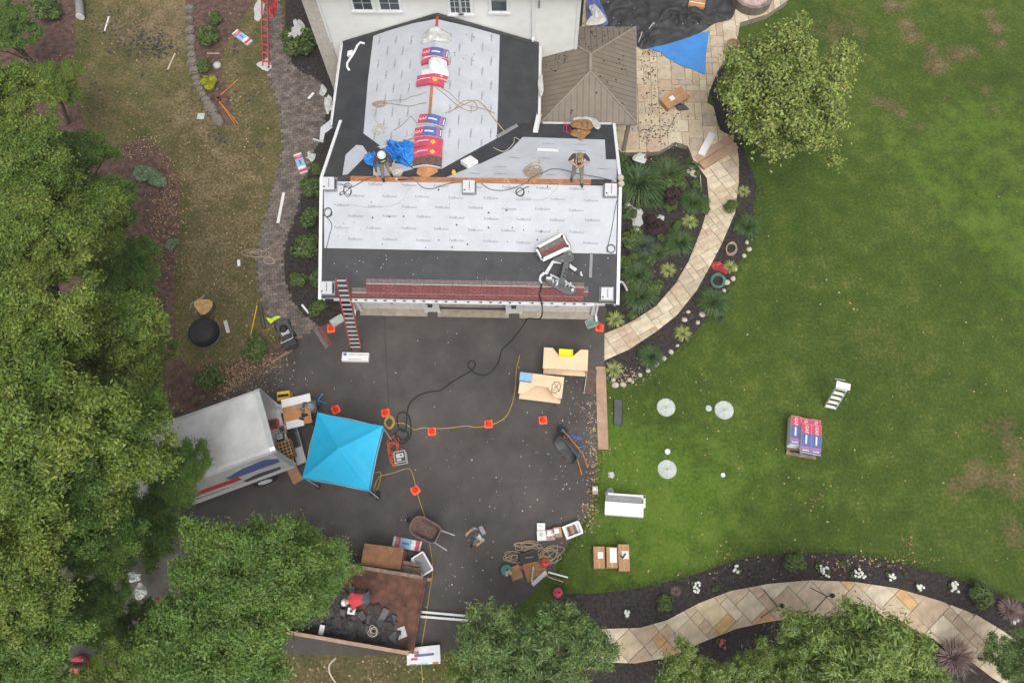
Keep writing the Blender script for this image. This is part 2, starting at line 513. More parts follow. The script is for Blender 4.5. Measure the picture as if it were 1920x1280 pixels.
# ================================================================ SETTING
def lawn_material():
    m = bpy.data.materials.new('lawn')
    m.use_nodes = True
    nt = m.node_tree
    N, K = nt.nodes.new, nt.links.new
    b = nt.nodes['Principled BSDF']
    b.inputs['Roughness'].default_value = 0.9
    b.inputs['Specular IOR Level'].default_value = 0.15
    tc = N('ShaderNodeTexCoord')
    def nz(scale, detail=6, rough=0.65, dist=0.0):
        n = N('ShaderNodeTexNoise')
        n.inputs['Scale'].default_value, n.inputs['Detail'].default_value = scale, detail
        n.inputs['Roughness'].default_value, n.inputs['Distortion'].default_value = rough, dist
        K(tc.outputs['Object'], n.inputs['Vector'])
        return n
    def ramp(src, stops):
        r = N('ShaderNodeValToRGB')
        e = r.color_ramp.elements
        while len(e) < len(stops): e.new(0.5)
        for k, (p, c) in zip(e, stops):
            k.position, k.color = p, (*c, 1)
        K(src, r.inputs['Fac'])
        return r.outputs['Color']
    def mth(op, x, y):
        n = N('ShaderNodeMath')
        n.operation = op
        for i, k in enumerate((x, y)):
            if isinstance(k, (int, float)): n.inputs[i].default_value = k
            else: K(k, n.inputs[i])
        return n.outputs[0]
    big, mid, fine, blade = nz(0.22, 3), nz(1.3, 6), nz(9, 5), nz(34, 3, 0.75)
    at_ = N('ShaderNodeAttribute')
    at_.attribute_name = 'dry'
    v = mth('ADD', mth('ADD', 0.08, mth('MULTIPLY', big.outputs[0], 0.29)), mth('ADD', mth('MULTIPLY', mid.outputs[0], 0.35), mth('ADD', mth('MULTIPLY', fine.outputs[0], 0.50), mth('MULTIPLY', blade.outputs[0], 0.45))))
    green = ramp(v, [(0.66, (0.016, 0.030, 0.007)), (0.80, (0.045, 0.077, 0.012)), (0.92, (0.071, 0.107, 0.016)), (1.0, (0.125, 0.152, 0.034))])
    tan = ramp(v, [(0.60, (0.075, 0.056, 0.032)), (0.82, (0.145, 0.108, 0.060)), (1.0, (0.28, 0.21, 0.13))])
    olive = ramp(v, [(0.62, (0.036, 0.038, 0.015)), (0.82, (0.092, 0.082, 0.033)), (1.0, (0.18, 0.145, 0.065))])
    d = mth('ADD', at_.outputs['Fac'], mth('MULTIPLY', mth('SUBTRACT', mth('ADD', mth('MULTIPLY', mid.outputs[0], 0.40), mth('MULTIPLY', fine.outputs[0], 0.60)), 0.5), 1.9))
    def mix(f, a, c):
        n = N('ShaderNodeMix')
        n.data_type = 'RGBA'
        K(f, n.inputs[0]); K(a, n.inputs[6]); K(c, n.inputs[7])
        return n.outputs[2]
    def rng(x, lo, hi):
        n = N('ShaderNodeMapRange')
        n.inputs['From Min'].default_value, n.inputs['From Max'].default_value = lo, hi
        K(x, n.inputs['Value'])
        return n.outputs[0]
    c = mix(rng(d, 0.18, 0.48), green, olive)
    c = mix(rng(d, 0.58, 0.85), c, tan)
    lush = ramp(v, [(0.66, (0.026, 0.052, 0.008)), (0.82, (0.072, 0.135, 0.014)), (1.0, (0.14, 0.20, 0.032))])
    neg = mth('MULTIPLY', at_.outputs['Fac'], -1.0)
    c = mix(rng(mth('ADD', neg, mth('MULTIPLY', mth('SUBTRACT', mid.outputs[0], 0.5), 0.8)), 0.05, 0.5), c, lush)
    K(c, b.inputs['Base Color'])
    bp = N('ShaderNodeBump')
    bp.inputs['Strength'].default_value, bp.inputs['Distance'].default_value = 0.9, 0.05
    K(v, bp.inputs['Height'])
    K(bp.outputs[0], b.inputs['Normal'])
    MATS['lawn'] = m
lawn_material()

def asphalt_material():
    mat('asphalt', (0.080, 0.071, 0.066), 0.85, 0.20, 0.35, 0.5, 60, spec=0.3)
    nt = MATS['asphalt'].node_tree
    b = nt.nodes['Principled BSDF']
    src = b.inputs['Base Color'].links[0].from_socket
    tc = [n for n in nt.nodes if n.type == 'TEX_COORD'][0]
    n = nt.nodes.new('ShaderNodeTexNoise')
    n.inputs['Scale'].default_value, n.inputs['Detail'].default_value, n.inputs['Roughness'].default_value = 22, 8, 0.8
    mr = nt.nodes.new('ShaderNodeMapRange')
    mr.inputs['From Min'].default_value, mr.inputs['From Max'].default_value = 0.25, 0.75
    mr.inputs['To Min'].default_value, mr.inputs['To Max'].default_value = 0.80, 1.20
    h = nt.nodes.new('ShaderNodeHueSaturation')
    nt.links.new(tc.outputs['Object'], n.inputs['Vector'])
    nt.links.new(n.outputs[0], mr.inputs['Value'])
    nt.links.new(mr.outputs[0], h.inputs['Value'])
    nt.links.new(src, h.inputs['Color'])
    # worn, dusty and stained zones
    n3 = nt.nodes.new('ShaderNodeTexNoise')
    n3.inputs['Scale'].default_value, n3.inputs['Detail'].default_value, n3.inputs['Distortion'].default_value = 0.55, 7, 1.6
    m3 = nt.nodes.new('ShaderNodeMapRange')
    m3.inputs['From Min'].default_value, m3.inputs['From Max'].default_value = 0.3, 0.7
    m3.inputs['To Min'].default_value, m3.inputs['To Max'].default_value = 0.86, 1.14
    h3 = nt.nodes.new('ShaderNodeHueSaturation')
    nt.links.new(tc.outputs['Object'], n3.inputs['Vector'])
    nt.links.new(n3.outputs[0], m3.inputs['Value'])
    nt.links.new(m3.outputs[0], h3.inputs['Value'])
    nt.links.new(h.outputs[0], h3.inputs['Color'])
    nt.links.new(h3.outputs[0], b.inputs['Base Color'])
asphalt_material()

def build_ground():
    xs = [-300, -150, -80, -40] + [-28 + 0.35 * i for i in range(int(56 / 0.35) + 1)] + [40, 80, 150, 300]
    ys = [-300, -150, -60, -20] + [-7 + 0.35 * i for i in range(int(42 / 0.35) + 1)] + [45, 80, 150, 300]
    V = [(x, y, 0.0) for y in ys for x in xs]
    nx = len(xs)
    F = [(j * nx + i, j * nx + i + 1, (j + 1) * nx + i + 1, (j + 1) * nx + i) for j in range(len(ys) - 1) for i in range(nx - 1)]
    me = bpy.data.meshes.new('lawn')
    me.from_pydata(V, [], F)
    me.materials.append(MATS['lawn'])
    # bare and dry spots of the lawn: picture point, reach in picture points, dryness
    spots = [(1675, 12, 22, .7), (1700, 45, 20, .75), (1712, 68, 18, .8), (1745, 95, 16, .75), (1755, 125, 22, .85), (1790, 102, 20, .75), (1820, 98, 16, .7), (1650, 190, 18, .7), (1672, 195, 18, .7), (1690, 212, 14, .7), (1722, 235, 14, .7), (1770, 183, 10, .7),
             (1868, 55, 18, .75), (1856, 28, 14, .7), (1875, 80, 14, .7), (1820, 152, 12, .65), (1848, 172, 16, .7), (1866, 210, 14, .7), (1580, 60, 70, .36), (1830, 880, 24, .62), (1860, 900, 26, .62), (1900, 905, 30, .66), (1795, 908, 20, .66), (1820, 905, 18, .62), (1905, 860, 22, .6),
             (1888, 800, 22, .6), (1898, 840, 22, .62), (1860, 800, 18, .5), (1900, 1000, 40, .42), (1180, 900, 90, -.55), (1135, 830, 50, -.5), (1290, 930, 110, -.35), (1250, 1040, 110, -.35), (1880, 450, 130, -.3), (1830, 230, 80, -.3), (1400, 860, 120, -.15), (1560, 700, 150, -.1), (1700, 330, 120, -.2), (1630, 620, 120, .16), (1700, 680, 100, .18), (1500, 480, 120, .12), (1420, 390, 60, .15),
             (330, 40, 90, .85), (300, 20, 80, .8), (250, 60, 60, .7), (370, 210, 70, .75), (420, 330, 80, .75), (400, 300, 60, .7), (450, 420, 70, .68), (420, 480, 60, .66), (440, 550, 40, .6), (300, 170, 90, .5),
             (1100, 640, 1, 0), (700, 1255, 120, .55), (620, 1275, 120, .55), (300, 1250, 200, .6), (860, 1270, 90, .4)]
    S = [(at(x, y), r * mpx(x, y), d) for x, y, r, d in spots]
    at_l = at(360, 300)
    dry = []
    for x, y, _ in V:
        base = 0.0
        if x < -6.0: base = 0.47 + 0.10 * mnoise.noise((x * 0.3, y * 0.3, 0))
        k = base
        for p, r, d in S:
            q = ((x - p.x) ** 2 + (y - p.y) ** 2) / (r * r)
            if q < 6:
                if d < 0: k += d * math.exp(-q)
                else: k = max(k, base + (d - base) * math.exp(-q))
        if -9.8 < x < -6.5 and y > 13: k = min(k, 0.36 + 0.1 * (-6.5 - x))     # greener strip along the paver path
        dry.append(k)
    a = me.attributes.new('dry', 'FLOAT', 'POINT')
    a.data.foreach_set('value', dry)
    struct(link('lawn', me))
build_ground()

def sheet(name, poly, z0, z1, mkey, parent=None):
    o = MB().prism(poly, z0, z1).obj(name, mkey, parent)
    return o if parent else struct(o)

DRIVE = pxpoly([(630, 560), (1135, 570), (1133, 690), (1124, 760), (1121, 850), (1113, 930), (1090, 985), (1062, 1022), (1040, 1060), (1000, 1110), (940, 1165), (880, 1215), (760, 1228), (560, 1226),
                (300, 1230), (-250, 1240), (-250, 860), (300, 800), (400, 748), (470, 702), (540, 657), (598, 613)])
sheet('driveway', DRIVE, -0.05, 0.010, 'asphalt')
WOOD = pxpoly([(-250, -200), (125, -200), (138, 60), (140, 130), (158, 230), (212, 272), (260, 262), (300, 280), (325, 315), (338, 360), (335, 430), (328, 500), (330, 620), (345, 680), (420, 712), (480, 694), (500, 690), (400, 749), (300, 801), (-250, 861)], 0, 4)
sheet('woodland_floor', WOOD, -0.05, 0.006, 'mulchbrown')
sheet('mulch_bed', pxpoly([(1140, 560), (1150, 250), (1170, 200), (1235, 230), (1300, 250), (1340, 200), (1320, 140), (1350, 90), (1380, 180), (1398, 290), (1418, 345), (1412, 400), (1400, 460), (1372, 525), (1340, 578), (1300, 628), (1255, 668), (1200, 706), (1150, 722), (1134, 700), (1134, 620)]), -0.05, 0.014, 'mulch')
sheet('mulch_bed', pxpoly([(1040, 1120), (1130, 1112), (1200, 1101), (1290, 1080), (1380, 1050), (1450, 1038), (1540, 1035), (1640, 1045), (1740, 1069), (1820, 1094), (1900, 1124), (2050, 1180), (2050, 1330), (1850, 1330), (1790, 1285), (1700, 1240), (1600, 1215), (1520, 1205), (1440, 1215), (1370, 1240), (1290, 1262), (1180, 1290), (1060, 1290), (1000, 1200)], 0, 3), -0.05, 0.013, 'mulch')
sheet('mulch_bed', pxpoly([(535, 0), (600, -40), (660, 200), (660, 590), (600, 612), (570, 592), (545, 560), (534, 520), (533, 460), (552, 410), (570, 350), (585, 300), (600, 250), (610, 190), (590, 150), (545, 130), (535, 90)]), -0.05, 0.012, 'mulch')
sheet('mulch_bed', pxpoly([(358, -60), (500, -60), (450, 40), (420, 95), (415, 140), (430, 175), (435, 235), (400, 215), (372, 180), (358, 120), (352, 50)], 0, 3), -0.05, 0.011, 'mulchbrown')
sheet('leaf_litter_bed', pxpoly([(410, 695), (470, 668), (520, 640), (552, 636), (560, 640), (470, 704), (400, 750), (390, 740)], 0, 3), -0.05, 0.012, 'mulchbrown')

# ---- laid stone: random ashlar cells cut to the outline, each stone its own piece
def lay_stones(parent, region, ang, unit, ztop, keys, gap=0.022, seed=1, maxr=3, thick=0.06):
    rr = random.Random(seed)
    ca, sa = math.cos(ang), math.sin(ang)
    loc_ = [(x * ca + y * sa, -x * sa + y * ca) for x, y in region]
    x0, x1 = min(p[0] for p in loc_), max(p[0] for p in loc_)
    y0, y1 = min(p[1] for p in loc_), max(p[1] for p in loc_)
    nx, ny = int((x1 - x0) / unit) + 2, int((y1 - y0) / unit) + 2
    used = [[False] * ny for _ in range(nx)]
    if area(loc_) < 0: loc_.reverse()
    for j in range(ny):
        for i in range(nx):
            if used[i][j]: continue
            w, h = rr.choice([(1, 1), (2, 1), (1, 2), (2, 2), (2, 2), (maxr, 2), (2, maxr)])
            while w > 1 and (i + w > nx or any(used[i + k][j] for k in range(w))): w -= 1
            while h > 1 and j + h > ny: h -= 1
            while h > 1 and any(used[i + k][j + q] for k in range(w) for q in range(h)): h -= 1
            for k in range(w):
                for q in range(h): used[i + k][j + q] = True
            g = gap / 2
            cx0, cy0, cx1, cy1 = x0 + i * unit + g, y0 + j * unit + g, x0 + (i + w) * unit - g, y0 + (j + h) * unit - g
            jx = lambda: rr.uniform(-0.008, 0.008)
            cell = [(cx0 + jx(), cy0 + jx()), (cx1 + jx(), cy0 + jx()), (cx1 + jx(), cy1 + jx()), (cx0 + jx(), cy1 + jx())]
            P = clip(loc_, cell)
            if len(P) < 3 or abs(area(P)) < 0.012: continue
            Pw = [(x * ca - y * sa, x * sa + y * ca) for x, y in P]
            cx, cy = sum(p[0] for p in Pw) / len(Pw), sum(p[1] for p in Pw) / len(Pw)
            zt = ztop + rr.uniform(-0.006, 0.006)
            inn = shrink(Pw, 0.012)
            n = len(Pw)
            mb = MB()
            tl = [rr.uniform(-0.004, 0.004) for _ in range(2)]
            vs_ = [(x - cx, y - cy, ztop - thick) for x, y in Pw] + [(x - cx, y - cy, zt - 0.012) for x, y in Pw] + [(x - cx, y - cy, zt + (x - cx) * tl[0] + (y - cy) * tl[1]) for x, y in inn]
            fs = [list(range(2 * n, 3 * n))]
            for k in range(n):
                k2 = (k + 1) % n
                fs += [(k, k2, n + k2, n + k), (n + k, n + k2, 2 * n + k2, 2 * n + k)]
            mb.add(vs_, fs)
            o = mb.obj('stone', rr.choice(keys), parent)
            o.location = (cx, cy, 0)

PATIO = pxpoly([(1100, -60), (1500, -60), (1478, 0), (1440, 26), (1388, 42), (1382, 80), (1346, 132), (1330, 172), (1326, 192), (1338, 200), (1350, 244), (1377, 258), (1308, 304), (1300, 300), (1290, 273), (1266, 266), (1235, 284), (1166, 286), (1120, 240), (1090, 60)], 0.32)
patio = struct(MB().prism(PATIO, -0.05, 0.285).obj('patio', 'sand'))
lay_stones(patio, PATIO, YAW, 0.30, 0.315, ['stone0', 'stone1', 'stone0', 'stone4', 'stone5', 'stone0', 'stone6'], seed=3, gap=0.015)
PATH1 = pxpoly([(1308, 312), (1380, 268), (1385, 300), (1385, 340), (1378, 400), (1352, 460), (1331, 500), (1306, 545), (1270, 590), (1230, 622), (1180, 655), (1133, 676), (1133, 626), (1160, 615), (1190, 600), (1230, 574), (1265, 534), (1291, 490), (1315, 430), (1329, 380), (1325, 335)])
path1 = struct(MB().prism(PATH1, -0.05, 0.018).obj('flagstone_path', 'sand'))
lay_stones(path1, PATH1, math.radians(28), 0.27, 0.042, ['stone0', 'stone1', 'stone4', 'stone0', 'stone0', 'stone5', 'stone4'], seed=5, gap=0.015)
PATH2 = pxpoly([(985, 1190), (1060, 1186), (1138, 1178), (1200, 1176), (1250, 1162), (1310, 1130), (1370, 1107), (1440, 1094), (1520, 1087), (1600, 1090), (1680, 1102), (1760, 1125), (1830, 1152), (1880, 1182), (1960, 1240), (1960, 1330), (1860, 1270), (1790, 1216), (1720, 1186), (1640, 1166), (1560, 1155), (1500, 1157), (1440, 1165), (1380, 1178), (1310, 1206), (1260, 1230), (1190, 1243), (1145, 1241), (1060, 1238), (985, 1235)])
path2 = struct(MB().prism(PATH2, -0.05, 0.018).obj('flagstone_path', 'sand'))
lay_stones(path2, PATH2, math.radians(38), 0.36, 0.042, ['stone0', 'stone4', 'stone2', 'stone4', 'stone4', 'stone5', 'stone6', 'stone0'], seed=9, gap=0.012)

# two stone steps from the patio down to the path
def step(a, b, depth, z0, z1):
    c, l, h = seg(a, b, z1)
    o = MB().box((0, 0, (z0 + z1) / 2), (l, depth, z1 - z0)).obj('stone_step', 'plank')
    o.location = (c.x, c.y, 0)
    o.rotation_euler = (0, 0, h)
    return tag(o, ('lower' if z1 < 0.2 else 'upper') + ' brown step of the stair between patio and curved path', 'step')
step((1316, 311), (1380, 271), 0.34, -0.02, 0.17)
step((1306, 298), (1372, 257), 0.30, 0.10, 0.335)

# clay paver path on the left: base sheet and laid pavers
PAVE = pxpoly([(505, -40), (520, -40), (530, 40), (545, 90), (552, 128), (600, 152), (612, 190), (603, 250), (583, 300), (568, 350), (554, 405), (536, 445), (531, 500), (540, 545), (565, 590), (597, 611), (545, 637), (500, 582), (485, 540), (479, 485), (491, 430), (514, 345), (529, 290), (525, 215), (503, 140), (497, 100)], 0, 3)
pave = struct(MB().prism(PAVE, -0.05, 0.014).obj('paver_path', 'joint'))
def lay_pavers():
    ca, sa = math.cos(0.12), math.sin(0.12)
    U = [(x * ca + y * sa, -x * sa + y * ca) for x, y in PAVE]
    x0, x1 = min(p[0] for p in U), max(p[0] for p in U)
    y0, y1 = min(p[1] for p in U), max(p[1] for p in U)
    mb = MB()
    pw, ph = 0.21, 0.14
    j = 0
    y = y0
    while y < y1:
        x = x0 + (pw / 2 if j % 2 else 0)
        while x < x1:
            if inpoly(x + pw / 2, y + ph / 2, U):
                cx, cy = x + pw / 2, y + ph / 2
                mb.box((cx * ca - cy * sa, cx * sa + cy * ca, 0.018 + R.uniform(-0.003, 0.003)), (pw - 0.018, ph - 0.018, 0.03), rz=0.12 + R.uniform(-0.03, 0.03))
            x += pw
        y += ph
        j += 1
    stuff(mb.obj('pavers', 'paver', pave))
lay_pavers()

# ---------------------------------------------------------------- loose litter that nobody could count
def scatter(name, zones, size, mkey, z=0.02, aspect=0.7, avoid=None, tilt=0.35, parent=None):
    pos, sz = [], []
    for spec in zones:
        n = spec[-1]
        if spec[0] == 'g':
            _, x, y, rx, ry, _ = spec
            q = [(R.gauss(x, rx), R.gauss(y, ry)) for _ in range(n)]
        else:
            _, x0, y0, x1, y1, _ = spec
            q = [(R.uniform(x0, x1), R.uniform(y0, y1)) for _ in range(n)]
        for p in q:
            w = at(*p)
            if avoid and any(inpoly(w.x, w.y, A) for A in avoid): continue
            pos.append((w.x, w.y, z + R.uniform(0, 0.012)))
            sz.append(size * R.uniform(0.5, 1.5))
    pos, sz = np.array(pos), np.array(sz)
    nr = NP.normal(size=(len(pos), 3)) * tilt
    nr[:, 2] = 1
    nr /= np.linalg.norm(nr, axis=1, keepdims=True)
    me = leaf_mesh(name, pos, nr, sz, aspect, mkey)
    return stuff(link(name, me, parent))

HOUSE_FOOT = [(p.x, p.y) for p in (L(-1.6, 0.4, 0), L(10.2, 0.4, 0), L(10.2, 12, 0), L(-1.6, 12, 0))]
AV = [HOUSE_FOOT]
scatter('fallen_leaves', [('g', 440, 705, 30, 16, 420), ('g', 500, 678, 22, 10, 160), ('g', 420, 725, 20, 15, 200), ('u', 340, 240, 520, 640, 520), ('u', 150, 0, 500, 240, 260), ('g', 315, 420, 18, 60, 420), ('g', 270, 275, 35, 15, 160), ('u', 1150, 700, 1920, 1060, 150), ('u', 1400, 340, 1920, 700, 60),
        ('g', 1112, 850, 7, 50, 230), ('g', 1105, 960, 10, 22, 120), ('u', 500, 1230, 860, 1280, 130), ('g', 1380, 1058, 150, 20, 80), ('g', 1650, 1050, 60, 6, 60), ('g', 1170, 705, 22, 12, 110), ('g', 1210, 470, 30, 60, 60)], 0.07, 'deadleaf', 0.022, avoid=AV)
scatter('red_brown_leaves', [('g', 310, 410, 16, 55, 380), ('g', 330, 330, 20, 30, 120), ('u', 0, 0, 140, 260, 200), ('g', 445, 700, 32, 18, 260), ('u', 340, 400, 480, 640, 130), ('g', 1530, 940, 12, 12, 14), ('g', 1700, 1015, 14, 12, 26), ('g', 1560, 1060, 40, 8, 40), ('u', 1150, 250, 1300, 620, 90), ('u', 0, 600, 340, 800, 300)], 0.085, 'deadred', 0.024, avoid=AV)
scatter('driveway_chips', [('u', 660, 620, 1100, 1120, 60), ('g', 1085, 770, 20, 60, 90), ('g', 1040, 780, 50, 60, 30), ('g', 530, 715, 40, 20, 50), ('g', 1000, 920, 70, 50, 45), ('g', 850, 1090, 50, 30, 30), ('u', 1160, 300, 1300, 600, 40), ('u', 1110, 700, 1400, 1000, 45), ('g', 1180, 705, 25, 10, 60)], 0.05, 'chip', 0.02, avoid=AV)
scatter('shingle_scraps', [('g', 275, 78, 24, 14, 150), ('g', 195, 45, 20, 18, 40), ('g', 300, 95, 14, 8, 40), ('g', 405, 262, 14, 8, 26), ('g', 485, 272, 8, 10, 14), ('u', 170, 20, 560, 240, 70), ('g', 468, 190, 6, 14, 18), ('g', 440, 95, 5, 14, 16), ('u', 530, 100, 600, 260, 60)], 0.12, 'shdark', 0.024, 0.8, avoid=AV)
scatter('patio_debris', [('g', 1215, 150, 10, 55, 130), ('g', 1225, 255, 18, 16, 140), ('g', 1240, 110, 25, 10, 40), ('g', 1260, 220, 25, 20, 30)], 0.075, 'shdark', 0.335, 0.7)
scatter('patio_chips', [('g', 1225, 160, 18, 50, 70), ('g', 1230, 262, 22, 14, 90), ('g', 1300, 170, 30, 50, 40), ('g', 1190, 300, 20, 8, 30)], 0.06, 'chip', 0.335, 0.7)
scatter('tarp_debris', [('u', 1130, 0, 1370, 70, 40)], 0.06, 'chip', 0.52, 0.7)
# short grass standing at the lawn edges, ragged against beds and paving
def edge_grass():
    lines = [[(1130, 1108), (1200, 1098), (1290, 1077), (1380, 1047), (1450, 1035), (1540, 1032), (1640, 1042), (1740, 1066), (1820, 1091), (1900, 1121)],
             [(1136, 700), (1128, 770), (1126, 850), (1119, 930), (1096, 985), (1068, 1025), (1048, 1062), (1060, 1110)],
             [(1150, 725), (1202, 709), (1258, 671), (1304, 631), (1343, 581), (1376, 528), (1406, 462), (1416, 402), (1422, 348)]]
    pos, dr = [], []
    for ln in lines:
        P = catmull([at(x, y) for x, y in ln], 40)
        for p in P:
            for _ in range(4):
                pos.append((p.x + R.gauss(0, 0.05), p.y + R.gauss(0, 0.05), 0.02))
    pos = np.array(pos)
    n = len(pos)
    a = NP.uniform(0, 2 * np.pi, n)
    h = NP.uniform(0.03, 0.06, n)[:, None]
    d = np.stack([np.cos(a), np.sin(a), np.zeros(n)], 1)
    e = np.stack([-np.sin(a), np.cos(a), np.zeros(n)], 1)
    V = np.empty((n, 4, 3))
    up = np.array([0, 0, 1.0])
    V[:, 0] = pos - e * 0.010 - up * 0.02
    V[:, 1] = pos + e * 0.010 - up * 0.02
    V[:, 2] = pos + d * h * 0.9 + e * 0.006 + up * h * 0.7
    V[:, 3] = pos + d * h * 0.9 - e * 0.006 + up * h * 0.7
    stuff(link('edge_grass', quads('edge_grass', V, 'bladegrass')))
edge_grass()

# thin haze volume added over everything to lift the darks and soften contrast
mh = bpy.data.materials.new('haze')
mh.use_nodes = True
mh.node_tree.nodes.clear()
_v = mh.node_tree.nodes.new('ShaderNodeVolumePrincipled')
_v.inputs['Color'].default_value = (0.93, 0.95, 1.0, 1)
_v.inputs['Density'].default_value = 0.0008
_v.inputs['Anisotropy'].default_value = 0.2
_o = mh.node_tree.nodes.new('ShaderNodeOutputMaterial')
mh.node_tree.links.new(_v.outputs[0], _o.inputs['Volume'])
MATS['haze'] = mh
stuff(MB().box((0, 0, 13.7), (640, 640, 29.4)).obj('haze', 'haze'))
# ================================================================ HOUSE
house = thing('house', 'white sided house with attached garage, its low roof stripped for new shingles', 'house', tuple(L(0, 0, 0)), YAW)
HI = Matrix.Translation(L(0, 0, 0)) @ Matrix.Rotation(YAW, 4, 'Z')
HINV = HI.inverted()

def hobj(mb, name, mats, parent=None, smooth=False):
    """mesh given in world coordinates, hung under the house"""
    mb.v = [HINV @ v for v in mb.v]
    return mb.obj(name, mats, parent or house, smooth)

def hbox(name, mats, a0, a1, b0, b1, z0, z1, parent=None):
    return MB().box(((a0 + a1) / 2, (b0 + b1) / 2, (z0 + z1) / 2), (a1 - a0, b1 - b0, z1 - z0)).obj(name, mats, parent or house)

BW = 0.92                                    # front wall line
# garage walls
hbox('side_wall', 'beige', 0.35, 0.55, BW + 0.01, DH + DB - 0.3, -0.1, 3.2)
hbox('side_wall', 'beige', W - 0.55, W - 0.35, BW + 0.01, DH + DB - 0.3, -0.1, 3.2)
hbox('rear_wall', 'siding', 0.56, W - 0.56, DH + DB - 0.5, DH + DB - 0.31, -0.1, 3.2)
hbox('garage_floor', 'concrete', 0.56, W - 0.56, BW + 0.222, DH + DB - 0.5, -0.1, 0.028)
hbox('header', 'siding', 0.35, W - 0.35, BW, BW + 0.22, 2.25, 3.05)
DOORS = [(0.62, 3.16), (3.66, 6.33), (6.85, 9.62)]
prev = 0.35
for i, (a0, a1) in enumerate(DOORS + [(W - 0.35, 0)]):
    hbox('pier', 'siding' if 0 < i < 3 else 'beige', prev, a0, BW, BW + 0.22, -0.1, 2.248)
    prev = a1
for a in (0.62, 3.16, 3.66, 6.33, 6.85, 9.62):
    hbox('door_trim', 'white', a - 0.06, a + 0.06, BW - 0.04, BW - 0.003, 0.0, 2.3)
# apron in front of the doors
for a0, a1 in DOORS:
    hbox('sill_apron', 'concrete', a0 - 0.05, a1 + 0.05, 0.72, BW + 0.12, -0.05, 0.03)
# closed sectional doors, each panel raised
for k in (0, 2):
    a0, a1 = DOORS[k]
    d = hbox('garage_door', 'offwhite', a0, a1, BW + 0.12, BW + 0.16, 0.03, 2.24)
    for r in range(4):
        for c in range(4):
            w = (a1 - a0) / 4
            hbox('door_panel', 'offwhite', a0 + c * w + 0.03, a0 + (c + 1) * w - 0.03, BW + 0.085, BW + 0.118, 0.05 + r * 0.55, 0.05 + r * 0.55 + 0.50, d)
    hbox('door_handle', 'dgrey', (a0 + a1) / 2 - 0.05, (a0 + a1) / 2 + 0.05, BW + 0.05, BW + 0.083, 0.62, 0.66, d)
# the middle door is open: panels rolled up under the ceiling
hbox('open_garage_door', 'offwhite', DOORS[1][0], DOORS[1][1], BW + 0.4, BW + 2.6, 2.32, 2.37)
# wall lamps on the two piers
for a in (3.41, 6.59):
    l_ = hbox('wall_lamp', 'dgrey', a - 0.09, a + 0.09, BW - 0.17, BW - 0.003, 0.85, 0.90)
    hbox('lamp_glass', 'glass', a - 0.052, a + 0.052, BW - 0.155, BW - 0.03, 0.901, 1.15, l_)
    hbox('lamp_cap', 'dgrey', a - 0.11, a + 0.11, BW - 0.19, BW - 0.003, 1.151, 1.19, l_)
# wing walls
hbox('wing_wall', 'siding', XW - 3.45, XW - 3.25, DH + DB - 0.3, YH, -0.1, 3.25)
hbox('wing_wall', 'siding', XW + 3.25, XW + 3.45, DH + DB - 0.3, YH, -0.1, 3.25)

# ---- roof: sheathing plates under black membrane
def plate(name, pl, pts, t=0.14, mk='membrane'):
    n = PL[pl][1]
    return hobj(MB().slab(pts, n, t), name, mk)
fz = lambda b: HE + SL * b
bz = lambda b: HR - SL * (b - DH)
lz = lambda a: HW - WS * abs(a - XW)
front = plate('front_roof_slope', 'front', [L(0, 0, fz(0)), L(W, 0, fz(0)), L(W, DH, HR), L(0, DH, HR)])
back = plate('rear_roof_slope', 'back', [L(0, DH, HR), L(W, DH, HR), L(W, DH + DB, bz(DH + DB)), L(0, DH + DB, bz(DH + DB))])
AL, AR = XW - 3.94, XW + 3.85
wl_ = plate('wing_roof_slope', 'wl', [L(XW, DH + 0.12, HW), L(XW, YH, HW), L(AL, YH, lz(AL)), L(AL, DH + DB - 0.05, lz(AL)), L(0.3, DH + 2.2, lz(0.3))])
wr_ = plate('wing_roof_slope', 'wr', [L(XW, DH + 0.12, HW), L(XW, YH, HW), L(AR, YH, lz(AR)), L(AR, DH + DB + 0.15, lz(AR)), L(6.6, DH + 2.4, lz(6.6))])

# ---- underlayment sheets (grey white felt with printed lettering)
def felt(pl, pts, parent, off=0.008, wrinkle=True):
    n = PL[pl][1]
    mb = MB().slab([hit(pl, x, y, off) for x, y in pts], n, 0.005)
    return hobj(mb, 'underlayment', 'felt', parent)
def felt_rows(pl, A, B, C, D, rows, parent, off0=0.008):
    """overlapping felt courses; A-B lower edge, D-C upper edge (picture points)"""
    for r in range(rows):
        t0, t1 = r / rows, (r + 1) / rows + (0.25 / rows if r < rows - 1 else 0)
        lp = lambda p, q, t: (p[0] + (q[0] - p[0]) * t, p[1] + (q[1] - p[1]) * t)
        pts = [lp(A, D, t0), lp(B, C, t0), lp(B, C, t1), lp(A, D, t1)]
        n = PL[pl][1]
        P = [hit(pl, *pts[0], off0 + 0.010), hit(pl, *pts[1], off0 + 0.010), hit(pl, *pts[2], off0 + 0.002), hit(pl, *pts[3], off0 + 0.002)]
        hobj(MB().slab(P, n, 0.004), 'underlayment', 'felt', parent)
felt_rows('front', (608, 465), (1155, 476), (1158, 349), (607, 337), 4, front)
felt('back', [(652, 327), (690, 288), (680, 273), (668, 272), (648, 290), (642, 328)], back)
felt('back', [(700, 329), (770, 331), (776, 312), (735, 305), (700, 309)], back)
felt('back', [(835, 333), (876, 334), (1000, 338), (1156, 341), (1157, 299), (1136, 299), (1134, 262), (980, 257), (958, 280), (905, 305), (872, 318)], back)
felt('wl', [(817.2, 36), (760, 47), (716, 62), (700, 68), (690, 150), (681, 257), (697, 266), (700, 278), (725, 286), (740, 300), (785, 316), (799.4, 318), (806.6, 200)], wl_)
